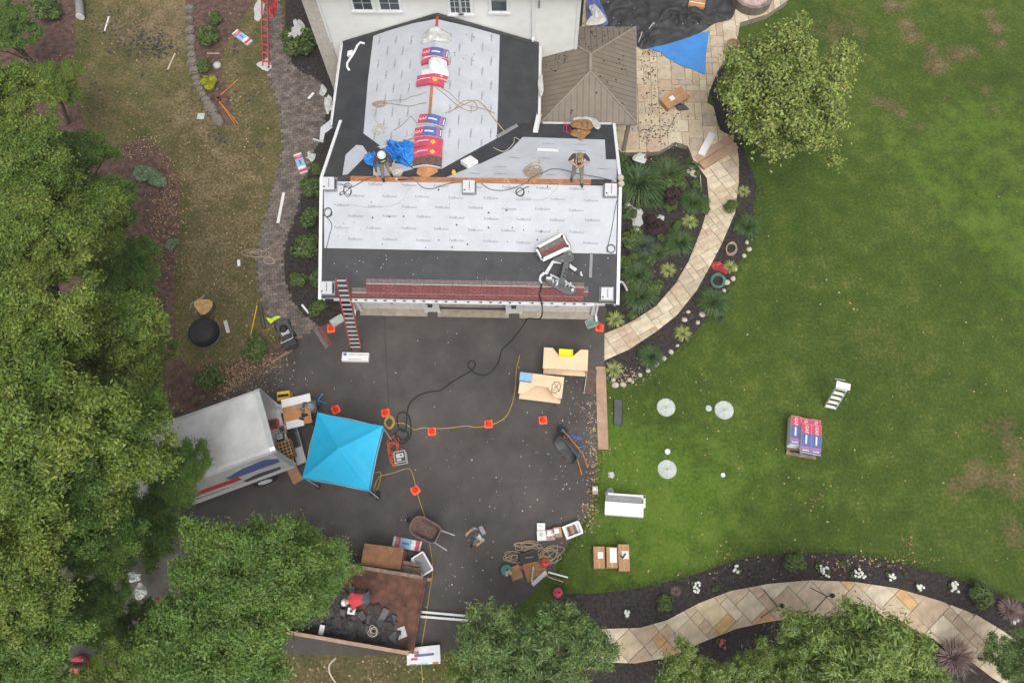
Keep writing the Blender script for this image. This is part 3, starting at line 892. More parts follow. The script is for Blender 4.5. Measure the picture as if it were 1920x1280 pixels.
felt('wr', [(817.8, 36), (880, 50), (937, 66), (935, 150), (931, 276), (921, 281), (866, 297), (864, 315), (825, 317), (800, 319), (808, 180)], wr_)
# printed lettering
def lettering(pl, spots, parent, spin=0.0, size=0.115):
    mb = MB()
    for x, y, w in spots:
        M = frame_on(pl, x, y, 0.0225, spin)
        v, f = text_geo(w, size)
        mb.add(v, f, 0, M)
    stuff(hobj(mb, 'lettering', 'feltprint', parent))
sp = []
for j, y in enumerate((350, 371, 390, 409, 431, 452)):
    for i in range(9):
        x = 640 + i * 63 + (28 if j % 2 else 0) + R.uniform(-2, 2)
        if x < 1140: sp.append((x, y + (x - 880) * 0.021 + R.uniform(-1, 1), 'FeltBuster'))
lettering('front', sp, front, 0.0, 0.125)
sp = [(x, y + (x - 1000) * 0.02, 'FeltBuster') for y, xs in ((269, (1028, 1088)), (281, (1015, 1088)), (296, (965, 1022, 1085)), (314, (940, 1130)), (327, (890, 940, 1035))) for x in xs]
lettering('back', [(x, y, w) for x, y, w in sp], back, 0.0, 0.10)
def wing_sp(xs, y0, y1, k):
    out = []
    for i, x in enumerate(xs):
        for j in range(6):
            y = y0 + j * 45 + (20 if i % 2 else 0)
            if y < y1: out.append((x + (y - 60) * k, y, 'FeltBuster'))
    return out
lettering('wl', wing_sp((712, 728, 743, 757, 772), 75, 262, -0.05), wl_, 0.0, 0.10)
lettering('wr', wing_sp((845, 862, 885, 905, 922), 70, 275, -0.01), wr_, math.pi, 0.10)

# ---- starter shingle courses along the eave, each shingle its own piece
def shingle_mesh():
    mb = MB()
    l, ex, hd = 0.985, 0.155, 0.185
    mb.box((l / 2, ex / 2, 0.004), (l, ex, 0.008), 0)
    mb.box((l / 2, ex + hd / 2, 0.003), (l, hd, 0.006), 1)
    x = 0.02
    rr = random.Random(4)
    while x < l - 0.12:                      # laminated tabs standing proud
        w = rr.uniform(0.09, 0.17)
        mb.box((x + w / 2, ex / 2 - 0.002, 0.011), (w, ex - 0.008, 0.005), 0)
        x += w + rr.uniform(0.03, 0.08)
    mb.box((l / 2, ex + 0.012, 0.0065), (l, 0.012, 0.003), 2)
    return mb.mesh('shingle', ['shred', 'shgrey', 'tape'])
SHM = shingle_mesh()
pf, nf = PL['front']
sx = (L(1, 0, 0) - L(0, 0, 0)).normalized()
sup = nf.cross(sx)
def shingle_row(a0, a1, s0, off):
    a = a0
    while a < a1 - 0.3:
        o = link('shingle', SHM, front)
        p = L(a, 0, HE) + sup * s0 + nf * off
        M = Matrix(((sx.x, sup.x, nf.x, p.x), (sx.y, sup.y, nf.y, p.y), (sx.z, sup.z, nf.z, p.z), (0, 0, 0, 1)))
        wdt = min(1.0, a1 - a)
        o.matrix_basis = HINV @ M @ Matrix.Diagonal((wdt, 1, 1, 1))
        a += 1.0
shingle_row(1.05, 9.35, 0.02, 0.004)
shingle_row(1.55, 9.20, 0.185, 0.013)
shingle_row(1.55, 9.05, 0.335, 0.022)

# ---- rakes, gutters, ridge
for a in (-0.055, W + 0.055):
    P = [L(a - 0.052, -0.08, fz(-0.08) + 0.05), L(a + 0.052, -0.08, fz(-0.08) + 0.05), L(a + 0.052, DH, HR + 0.05), L(a - 0.052, DH, HR + 0.05)]
    hobj(MB().slab(P, nf, 0.24), 'rake_trim', 'white')
    e = DH + DB + 0.03
    P = [L(a - 0.052, DH + 0.002, HR + 0.05), L(a + 0.052, DH + 0.002, HR + 0.05), L(a + 0.052, e, bz(e) + 0.05), L(a - 0.052, e, bz(e) + 0.05)]
    hobj(MB().slab(P, PL['back'][1], 0.24), 'rake_trim', 'white')
def gutter(p, q, out, name='gutter', mk='white'):
    """open trough along p-q, leaning out by the vector out"""
    d = 0.10
    prof = [(0, 0), (0, -0.11), (d, -0.11), (d, -0.01), (d - 0.02, -0.01), (d - 0.02, -0.095), (0.015, -0.095), (0.015, 0)]
    mb = MB()
    vs_ = [e + out * x + Vector((0, 0, y)) for e in (p, q) for x, y in prof]
    n = len(prof)
    mb.add(vs_, [(i, (i + 1) % n, n + (i + 1) % n, n + i) for i in range(n)] + [list(range(n - 1, -1, -1)), list(range(n, 2 * n))])
    return hobj(mb, name, mk)
south = Vector((sy_, -cy_, 0))
g = gutter(L(1.0, -0.012, HE - 0.015), L(W - 0.75, -0.012, HE - 0.015), south)
a = 1.15
while a < W - 0.8:                                                        # dark hangers across the trough
    hbox('gutter_hanger', 'dgrey', a, a + 0.085, -0.092, -0.03, HE - 0.108, HE - 0.028, g)
    a += 0.335 + (0.10 if R.random() < 0.2 else 0)
hbox('fascia', 'white', 0.0, W, 0.004, 0.03, HE - 0.30, HE - 0.16)
hbox('soffit', 'offwhite', 0.05, W - 0.05, 0.035, BW, HE - 0.30, HE - 0.26)
for a in (0.1, W - 0.35):
    hbox('gutter_end', 'black', a, a + 0.28, -0.12, -0.005, HE - 0.2, HE - 0.10)
west = Vector((-cy_, -sy_, 0))
gutter(L(AL - 0.012, DH + DB + 0.1, lz(AL) - 0.03), L(AL - 0.012, YH - 0.02, lz(AL) - 0.03), west)
gutter(L(AR + 0.012, DH + DB + 0.3, lz(AR) - 0.03), L(AR + 0.012, YH - 0.02, lz(AR) - 0.03), -west)
gutter(L(AR + 0.2, DH + DB + 0.012, bz(DH + DB) - 0.03), L(W - 0.02, DH + DB + 0.012, bz(DH + DB) - 0.03), -south)
# bare wood at the ridge slot
r1 = hbox('ridge_board', 'copper', 0.95, W - 0.95, DH - 0.07, DH + 0.07, HR - 0.02, HR + 0.018)
hbox('ridge_edge', 'ply', 0.95, W - 0.95, DH - 0.095, DH - 0.072, HR - 0.05, HR + 0.010, r1)
hbox('ridge_edge', 'ply', 0.95, W - 0.95, DH + 0.072, DH + 0.095, HR - 0.05, HR + 0.010, r1)
hbox('ridge_membrane', 'shdark', 0.25, 0.94, DH - 0.10, DH + 0.10, HR - 0.05, HR + 0.014)
hbox('ridge_membrane', 'shdark', W - 0.94, W - 0.25, DH - 0.10, DH + 0.10, HR - 0.05, HR + 0.014)
hbox('ridge_board', 'copper', XW - 0.05, XW + 0.05, DH + 2.75, DH + 4.3, HW - 0.03, HW + 0.03)
hbox('ridge_gap', 'ladderred', XW - 0.05, XW + 0.05, YH - 0.75, YH - 0.12, HW - 0.03, HW + 0.022)
# exposed plywood where the wing ridge dies into the garage roof
hobj(MB().slab([hit('wl', *p, 0.030) for p in ((785, 309), (800.3, 309), (798, 334), (778, 336))], PL['wl'][1], 0.012), 'plywood_patch', 'ply', wl_)
hobj(MB().slab([hit('wr', *p, 0.030) for p in ((800.3, 309), (816, 311), (829, 337), (798, 334))], PL['wr'][1], 0.012), 'plywood_patch', 'ply', wr_)
hobj(MB().slab([hit('back', *p, 0.020) for p in ((745, 338), (773, 336), (782, 315), (757, 322))], PL['back'][1], 0.012), 'membrane_patch', 'membrane', back)

# ---- main house: lapped siding wall, windows, upper storey and roof
def lapped_wall(name, mk, a0, a1, z0, z1, bface, ex=0.105):
    mb = MB()
    z = z0
    while z < z1 - 0.01:
        h = min(ex, z1 - z)
        mb.add([(a0, bface, z), (a1, bface, z), (a1, bface + 0.014, z + h), (a0, bface + 0.014, z + h), (a0, bface + 0.10, z), (a1, bface + 0.10, z)],
               [(0, 1, 2, 3), (0, 4, 5, 1)])
        z += h
    return mb.obj(name, mk, house)
HB = YH + 0.02
hbox('house_core', 'siding', -1.42, 8.82, HB + 0.10, HB + 9, -0.1, 6.2)
lapped_wall('siding_wall', 'siding', -0.90, 8.85, 0.3, 6.2, HB)
lapped_wall('siding_corner', 'beige', -1.50, -0.902, 0.3, 6.2, HB - 0.03, 0.32)
hbox('corner_board', 'white', -0.95, -0.86, HB - 0.045, HB - 0.031, 3.3, 6.2)
hbox('corner_board', 'white', 8.75, 8.87, HB - 0.03, HB - 0.003, 0.3, 6.2)
hbox('foundation', 'concrete', -1.48, 8.83, HB - 0.02, HB + 0.3, -0.1, 0.3)
# flashing along the wall foot
for a0, a1 in ((AL, XW), (XW, AR)):
    P = [L(a0, YH - 0.10, lz(a0) + 0.015), L(a1, YH - 0.10, lz(a1) + 0.015), L(a1, YH - 0.02, lz(a1) + 0.09), L(a0, YH - 0.02, lz(a0) + 0.09)]
    hobj(MB().slab(P, Vector((0, -0.4, 0.9)).normalized(), 0.01), 'wall_flashing', 'membrane')
def window(a0, a1, z0, z1, cols, rows):
    w = hbox('window', 'white', a0 - 0.10, a1 + 0.10, HB - 0.05, HB - 0.004, z0 - 0.10, z1 + 0.10)
    pw, ph = (a1 - a0) / cols, (z1 - z0) / rows
    for c in range(cols):
        for r in range(rows):
            hbox('pane', 'glass', a0 + c * pw + 0.012, a0 + (c + 1) * pw - 0.012, HB - 0.056, HB - 0.051, z0 + r * ph + 0.012, z0 + (r + 1) * ph - 0.012, w)
    hbox('sill', 'white', a0 - 0.14, a1 + 0.14, HB - 0.10, HB - 0.0505, z0 - 0.14, z0 - 0.06, w)
window(0.40, 1.10, 5.05, 6.0, 2, 3)
window(1.40, 2.12, 5.05, 6.0, 2, 3)
window(4.02, 4.36, 4.93, 6.0, 2, 4)
window(4.43, 4.77, 4.93, 6.0, 2, 4)
window(5.55, 6.13, 5.03, 6.0, 1, 2)
ds = MB().box((7.12, HB - 0.05, 4.9), (0.11, 0.08, 2.6)).box((7.12, HB - 0.11, 3.66), (0.11, 0.16, 0.10))
ds.obj('downspout', 'white', house)
hbox('hose_bib', 'grey', 7.30, 7.36, HB - 0.07, HB - 0.003, 5.2, 5.5)
# upper roof, out of the picture
P = [L(-1.9, YH - 0.4, 6.2), L(9.3, YH - 0.4, 6.2), L(9.3, YH + 4.5, 8.2), L(-1.9, YH + 4.5, 8.2)]
hobj(MB().slab(P, Vector((0, -0.38, 0.92)).normalized(), 0.15), 'upper_roof', 'shdark')
P = [L(-1.9, YH + 9.4, 6.2), L(9.3, YH + 9.4, 6.2), L(9.3, YH + 4.502, 8.2), L(-1.9, YH + 4.502, 8.2)]
hobj(MB().slab(P, Vector((0, 0.38, 0.92)).normalized(), 0.15), 'upper_roof', 'shdark')
# downspouts at the two garage corners
for a, sg in ((0.42, 1), (W - 0.42, -1)):
    mb = MB().tube([(a, BW - 0.08, 2.9), (a, BW - 0.08, 0.25), (a - sg * 0.05, BW - 0.3, 0.08)], 0.045, 6)
    mb.obj('downspout', 'white', house)

# ================================================================ GAZEBO
gz = thing('gazebo', 'square gazebo with brown ribbed metal hip roof beside the house', 'gazebo', tuple(at(1105, 140, 0)))
GI = Matrix.Translation(-at(1105, 140, 0))
GE, GR = 2.55, 3.25
gc = [at(x, y, GE) for x, y in ((1021, 49), (1192, 51), (1194, 231), (1014, 230))]
gr0, gr1 = at(1107, 102, GR), at(1107, 134, GR)
def gobj(mb, name, mk, parent=None):
    mb.v = [GI @ v for v in mb.v]
    return mb.obj(name, mk, parent or gz)
FACES = []
def hip(pts, e0, e1, kx):
    """one roof face cut into metal pans running up the slope"""
    n = (pts[1] - pts[0]).cross(pts[2] - pts[0]).normalized()
    if n.z < 0: n = -n
    x = (e1 - e0).normalized()
    y = n.cross(x)
    loc_ = [((p - e0).dot(x), (p - e0).dot(y)) for p in pts]
    if area(loc_) < 0: loc_.reverse()
    w = (e1 - e0).length
    k = int(round(w / 0.235))
    f = gobj(MB().slab([p - n * 0.016 for p in pts], n, 0.03), 'roof_face', 'gazeboseam')
    FACES.append((pts, n))
    for i in range(k):
        P = clip(loc_, [(w * i / k + 0.010, -1), (w * (i + 1) / k - 0.010, -1), (w * (i + 1) / k - 0.010, 9), (w * i / k + 0.010, 9)])
        if len(P) < 3: continue
        gobj(MB().slab([e0 + x * q[0] + y * q[1] for q in P], n, 0.011), 'roof_panel', 'gazebo', f)
hip([gc[0], gc[1], gr0], gc[1], gc[0], 0)
hip([gc[1], gc[2], gr1, gr0], gc[2], gc[1], 1)
hip([gc[2], gc[3], gr1], gc[3], gc[2], 0)
hip([gc[3], gc[0], gr0, gr1], gc[0], gc[3], 1)
dz = Vector((0, 0, 0.012))
for p, q in ((gc[0], gr0), (gc[1], gr0), (gc[2], gr1), (gc[3], gr1), (gr0, gr1)):
    gobj(MB().tube([p + dz, q + dz], 0.035 if p != gr0 else 0.075, 6), 'hip_cap', 'gazebocap')
for i in range(4):
    p, q = gc[i], gc[(i + 1) % 4]
    d = (q - p).normalized()
    mid, l = (p + q) / 2, (q - p).length
    M = Matrix.Translation(mid - Vector((0, 0, 0.08))) @ Matrix.Rotation(math.atan2(d.y, d.x), 4, 'Z')
    gobj(MB().box((0, 0, 0), (l - 0.05, 0.05, 0.12), 0, M), 'fascia_beam', 'gazebocap')
gcen = (gc[0] + gc[1] + gc[2] + gc[3]) / 4
for p in gc:
    q = p + (gcen - p) * 0.13
    gobj(MB().box((q.x, q.y, (0.316 + GE + 0.05) / 2), (0.14, 0.14, GE - 0.266)), 'post', 'gazebocap')

# fallen leaves and shingle crumbs on the gazebo, specks and nails on the felt
def specks(name, pts, nrm, size, mk, parent, inv):
    P = np.array([tuple(inv @ p) for p in pts])
    Nn = np.array([tuple(n) for n in nrm]) + NP.normal(size=(len(P), 3)) * .15
    Nn /= np.linalg.norm(Nn, axis=1, keepdims=True)
    stuff(link(name, leaf_mesh(name, P, Nn, size * NP.uniform(.4, 1.5, len(P)), .7, mk), parent))
q, nn_ = [], []
for fi, k in ((0, 60), (3, 55), (1, 22), (2, 5)):
    pts, n = FACES[fi]
    for _ in range(k):
        w = [R.random() ** 1.5 for _ in pts]
        if fi == 3: w[1] += .8
        s_ = sum(w)
        q.append(sum((p * (a / s_) for p, a in zip(pts, w)), Vector()) + n * .012); nn_.append(n)
specks('roof_litter', q, nn_, .09, 'shdark', gz, GI)
q = [hit('front', R.uniform(615, 1150), R.uniform(345, 465), .024) for _ in range(34)]
specks('felt_scraps', q, [PL['front'][1]] * len(q), .07, 'dgrey', front, HINV)
q = [hit('wr', R.uniform(830, 925), R.uniform(60, 120), .02) for _ in range(16)]
specks('felt_scraps', q, [PL['wr'][1]] * len(q), .06, 'dgrey', wr_, HINV)
q = [hit('front', R.uniform(615, 1140), R.gauss(505, 8), .012) for _ in range(22)] + [hit('front', R.uniform(615, 1140), R.uniform(475, 510), .012) for _ in range(25)]
specks('membrane_chips', q, [PL['front'][1]] * len(q), .04, 'chip', front, HINV)
# ================================================================ ROOF EQUIPMENT
def zz(ox, oy, k):
    """reader for points measured on an enlarged detail of the picture"""
    return lambda x, y: (ox + x * k, oy + y * k)

def wobj(mb, root, name, mats, parent=None, smooth=False):
    """mesh in world coordinates hung under a thing"""
    inv = (root.matrix_basis).inverted()
    mb.v = [inv @ v for v in mb.v]
    return mb.obj(name, mats, parent or root, smooth)

# ---- winch boxes of the roof machine
def winch(px, py, label):
    M = frame_on('front', px, py, 0.028)
    t = thing('winch_box', label, 'winch', M=M, group='winch boxes at the roof corners and ridge')
    MB().box((0, 0, 0.13), (0.40, 0.42, 0.24)).obj('housing', 'winbox', t)
    MB().box((0.02, 0.02, 0.2515), (0.018, 0.30, 0.003)).obj('slot', 'black', t)
    MB().lathe([(0.028, 0.2505), (0.028, 0.262), (0.012, 0.27)], 8, 0, Matrix.Translation((-0.14, -0.12, 0))).obj('knob', 'black', t)
    MB().box((0, 0, 0.005), (0.50, 0.50, 0.010)).obj('base_plate', 'grey', t)
    MB().box((0.21, 0, 0.10), (0.02, 0.3, 0.14)).obj('side_vent', 'dgrey', t)
    MB().tube([(-0.1, 0.212, 0.06), (-0.1, 0.27, 0.06), (-0.1, 0.27, 0.13)], 0.014).obj('cable_guide', 'dgrey', t)
winch(619, 346, 'grey white winch box at the ridge by the shrub side rake')
winch(880, 352, 'grey white winch box in the middle of the ridge')
winch(1144, 358, 'grey white winch box at the ridge above the flower bed')
winch(615, 540, 'grey white winch box at the eave next to the red ladder')
winch(1137, 551, 'grey white winch box at the eave above the paved path')

# ---- roofing robot
Z8 = zz(980, 430, 0.15625)
rob = thing('roofing_robot', 'grey roofing robot with arms, work tray and silver nailing head standing on the black membrane', 'robot', M=frame_on('front', 1050, 500, 0.004))
nfr = PL['front'][1]
def rpoly(pts, h0, h1, name, mk, parent=None):
    P = [hit('front', *Z8(*p), h1) for p in pts]
    return wobj(MB().slab(P, nfr, h1 - h0), rob, name, mk, parent)
rp = lambda x, y, h: hit('front', *Z8(x, y), h)
tray = rpoly([(165, 235), (492, 62), (585, 235), (250, 380)], 0.30, 0.34, 'tray', 'dgrey')
def rim(p, q, w):
    a, b = rp(*p, 0.42), rp(*q, 0.42)
    d = (b - a).normalized()
    s = nfr.cross(d) * w / 2
    wobj(MB().slab([a - s, b - s, b + s, a + s], nfr, 0.10), rob, 'tray_rim', 'white', tray)
rim((168, 222), (478, 58), 0.085); rim((238, 366), (566, 214), 0.12)
rim((168, 240), (232, 360), 0.06); rim((487, 68), (562, 215), 0.06)
for k, (m_, o0, o1) in enumerate((('shgrey', 0.0, 0.5), ('shred', 0.5, 1.0))):
    c0, c1, c2, c3 = Vector((205, 222, 0)), Vector((480, 88, 0)), Vector((535, 190, 0)), Vector((245, 330, 0))
    q = [c0.lerp(c3, o0), c1.lerp(c2, o0), c1.lerp(c2, o1), c0.lerp(c3, o1)]
    rpoly([(p.x, p.y) for p in q], 0.345, 0.375 + k * 0.004, 'shingle_stack', m_, tray)
for p in ((182, 222), (472, 80), (538, 200), (238, 340)):
    rpoly([(p[0] - 14, p[1] - 14), (p[0] + 14, p[1] - 14), (p[0] + 14, p[1] + 14), (p[0] - 14, p[1] + 14)], 0.40, 0.45, 'tray_clip', 'black', tray)
for p, q in (((160, 250), (225, 375)), ((500, 60), (575, 200))):
    wobj(MB().tube([rp(*p, 0.36), (rp(*p, 0.48) + rp(*q, 0.48)) / 2, rp(*q, 0.36)], 0.018), rob, 'tray_handle', 'grey', tray)
body_ = rpoly([(365, 350), (420, 330), (540, 268), (585, 262), (622, 340), (600, 385), (530, 408), (440, 395), (380, 375)], 0.05, 0.36, 'body', 'dgrey')
for p in ((470, 380), (495, 395), (560, 300)):
    wobj(MB().lathe([(0.05, 0), (0.05, 0.06), (0.02, 0.08)], 10, 0, Matrix.Translation(rp(*p, 0.35))), rob, 'bolt_cap', 'grey', body_)
beam = wobj(MB().slab([rp(500, 380, 0.52), rp(562, 395, 0.52), rp(492, 668, 0.42), rp(435, 655, 0.42)], nfr, 0.14), rob, 'main_arm', 'dgrey')
for p in ((518, 485), (508, 528), (498, 570)):
    wobj(MB().lathe([(0.03, 0), (0.03, 0.02)], 8, 0, Matrix.Translation(rp(*p, 0.49))), rob, 'arm_hole', 'black', beam)
rpoly([(350, 378), (372, 366), (470, 398), (462, 412), (372, 405), (295, 545), (255, 528)], 0.22, 0.30, 'left_arm', 'lgrey')
wobj(MB().tube([rp(262, 520, 0.24), rp(215, 560, 0.24), rp(205, 605, 0.18), rp(228, 645, 0.05)], [0.05, 0.045, 0.04, 0.03]), rob, 'left_claw', 'white')
rpoly([(568, 408), (585, 425), (655, 475), (630, 505), (560, 455)], 0.20, 0.28, 'right_arm', 'lgrey')
wobj(MB().tube([rp(635, 490, 0.2), rp(690, 540, 0.15)], 0.05), rob, 'right_forearm', 'dgrey')
wobj(MB().tube([rp(700, 510, 0.16), rp(695, 545, 0.16), rp(715, 550, 0.12)], 0.035), rob, 'cable_clamp', 'white')
head = rpoly([(285, 560), (330, 575), (640, 700), (650, 735), (600, 785), (500, 770), (360, 690), (275, 610)], 0.06, 0.20, 'nailing_head', 'dgrey')
rr_ = random.Random(11)
for i in range(22):
    t = (i + 0.5) / 22
    x, y = 300 + 320 * t + rr_.uniform(-20, 20), 590 + 140 * t + rr_.uniform(-45, 35)
    if abs(x - 465) < 35: continue
    M = Matrix.Translation(rp(x, y, 0.21)) @ Matrix.Rotation(rr_.uniform(0, 3), 4, 'Z')
    wobj(MB().box((0, 0, 0.03), (rr_.uniform(0.06, 0.2), rr_.uniform(0.04, 0.08), rr_.uniform(0.05, 0.14)), 0, M), rob, 'head_module', rr_.choice(['alu', 'white', 'lgrey', 'dgrey']), head)
wobj(MB().tube([rp(330, 540, 0.3), rp(450, 600, 0.3)], 0.035), rob, 'rail', 'alu', head)
wobj(MB().tube([rp(500, 620, 0.3), rp(630, 700, 0.3)], 0.035), rob, 'rail', 'alu', head)
for p in ((300, 590), (610, 750), (420, 380), (590, 340)):
    wobj(MB().lathe([(0.06, 0.0), (0.07, 0.02), (0.03, 0.06)], 10, 0, Matrix.Translation(rp(*p, 0.0))), rob, 'foot_pad', 'rubber')

# ---- cords lying on the roof (and on the ground)
def cord(name, label, cat, pts, r=0.012, mk='rope', smooth=5, n=5, group=None):
    P = catmull(pts, smooth)
    o = MB().tube(P, r, n).obj(name, mk, None, True)
    return tag(o, label, cat, group)
H_ = lambda pl, k, pts, off=0.03: [hit(pl, *k(*p), off) for p in pts]
I1 = lambda x, y: (x, y)
cord('winch_cable', 'thin dark cable from the robot to the winch at the path side eave', 'cable', [rp(710, 548, 0.13), rp(830, 620, 0.1), hit('front', 1129, 540, 0.12)], 0.010, 'dgrey')
cord('winch_cable', 'dark cable running along the ridge between the middle and shrub side winches', 'cable', H_('front', I1, [(640, 345), (655, 352), (675, 343)], 0.04) + [L(1.6, DH, HR + 0.05)] + H_('back', I1, [(720, 331), (770, 333)], 0.05) + H_('front', I1, [(790, 350), (810, 354), (835, 346), (862, 341)], 0.04), 0.012, 'dgrey')
cord('winch_cable', 'dark cable looping over the ridge beside the coiled tan rope', 'cable', H_('front', I1, [(902, 344), (920, 355), (945, 357), (970, 350), (990, 341)], 0.04) + [L(7.1, DH + 0.05, HR + 0.06)] + H_('back', I1, [(1022, 322), (1035, 317), (1055, 318), (1090, 327), (1120, 332), (1150, 339)], 0.05), 0.012, 'dgrey')
def coil(name, label, cat, fn, cx, cy, rx, ry, turns, mk, r=0.012, jit=0.18, seed=0, tail=None, group=None):
    q = random.Random(seed)
    pts = []
    k = 14
    ox = oy = 0.0
    s = 1.0
    for i in range(int(turns * k)):
        a = 2 * math.pi * i / k * (1 + 0.0)
        if i % 4 == 0:
            gx, gy, gs = q.uniform(-1, 1) * rx * jit * 1.3, q.uniform(-1, 1) * ry * jit * 1.3, 1 + q.uniform(-1.8, 0.6) * jit
        ox, oy, s = ox + (gx - ox) * .4, oy + (gy - oy) * .4, s + (gs - s) * .4
        h = 0.0 + 0.004 * (i // k)
        pts.append(fn(cx + ox + rx * s * math.cos(a), cy + oy + ry * s * math.sin(a), h))
    if tail: pts += [fn(x, y, 0.0) for x, y in tail]
    return cord(name, label, cat, pts, r, mk, 3, 5, group)
onf = lambda x, y, h: hit('front', x, y, 0.035 + h)
onb = lambda x, y, h: hit('back', x, y, 0.035 + h)
onl = lambda x, y, h: hit('wl', x, y, 0.03 + h)
onr = lambda x, y, h: hit('wr', x, y, 0.03 + h)
ong = lambda x, y, h: at(x, y, 0.03 + h)
coil('cable_coil', 'dark cable loops on the felt below the shrub side ridge winch', 'cable', onf, 652, 356, 8, 12, 2, 'dgrey', 0.011, 0.15, 1, [(640, 366), (637, 362), (645, 358)])
coil('cable_coil', 'dark cable rings hanging along the shrub side rake', 'cable', onf, 615, 398, 8, 9, 2.5, 'dgrey', 0.011, 0.15, 2, [(622, 420), (618, 440), (612, 465), (606, 490)])
coil('cable_coil', 'dark cable rings at the flower bed side of the felt edge', 'cable', onf, 1146, 466, 8, 8, 2.5, 'dgrey', 0.011, 0.1, 3, [(1147, 430), (1152, 400), (1157, 375)])
coil('cable_coil', 'black and tan cord ring hanging just under the ridge', 'cable', onf, 975, 360, 8, 8, 2.5, 'dgrey', 0.014, 0.1, 4, [(985, 352), (992, 350)])
coil('rope_pile', 'tangled tan rope heap on the felt behind the ridge near the worker', 'rope', onb, 1000, 322, 16, 9, 7, 'rope', 0.014, 0.45, 5)
coil('rope_pile', 'pale tan rope loops above the rope heap behind the ridge', 'rope', onb, 1003, 307, 9, 8, 3, 'ropewhite', 0.012, 0.3, 6)
coil('rope_pile', 'tan rope bundle on the felt edge left of the wing ridge', 'rope', onl, 712, 196, 12, 5, 5, 'rope', 0.014, 0.4, 7, [(730, 194), (750, 197), (770, 199), (790, 194), (800, 193)])
coil('rope_pile', 'small round white rope coil on the wing felt', 'rope', onl, 710, 243, 11, 9, 4, 'ropewhite', 0.012, 0.3, 8, [(703, 225), (700, 205)])
cord('lifeline', 'thin tan line running from the wing ridge to the rope bundle', 'rope', [onl(*p, 0) for p in ((800, 172), (785, 178), (768, 182), (762, 186), (745, 188), (720, 190))], 0.009, 'rope')
cord('lifeline', 'thin grey line lying toward the blue tarp', 'rope', [onl(*p, 0) for p in ((738, 244), (752, 236), (763, 225), (770, 218), (777, 226), (785, 236))], 0.010, 'rope')
cord('lifeline', 'tan rope stretched from the wing ridge across the felt to the black valley', 'rope', [onr(*p, 0) for p in ((812, 160), (835, 178), (858, 198), (880, 208), (895, 204), (888, 190), (868, 190), (850, 206), (835, 212), (850, 206), (870, 196), (892, 188), (905, 196), (925, 220), (945, 245), (960, 262))], 0.013, 'rope')
cord('lifeline', 'second tan rope stretched beside the first across the wing felt', 'rope', [onr(*p, 0) for p in ((811, 156), (840, 172), (862, 192), (885, 200), (905, 204), (928, 213), (915, 206), (900, 192), (912, 202), (930, 228), (950, 252), (968, 268))], 0.011, 'rope')
cord('lifeline', 'tan rope running down through the valley by the white gutter piece', 'rope', [onb(*p, 0) for p in ((925, 277), (945, 284), (962, 270), (965, 258), (975, 262), (985, 258))], 0.012, 'ropewhite')
cord('lifeline', 'faint rope arc lying on the front felt below the ridge', 'rope', [onf(*p, 0) for p in ((652, 380), (670, 386), (700, 389), (740, 384), (758, 372), (765, 358), (775, 348))], 0.008, 'lgrey')
cord('air_hose', 'yellow air hose crossing the ridge to the front felt', 'cord', [onb(945, 336, 0), L(6.35, DH, HR + 0.05), onf(958, 352, 0), onf(968, 364, 0), onf(990, 372, 0), onf(1020, 374, 0), onf(1040, 358, 0), onf(1050, 344, 0)], 0.010, 'ropewhite')

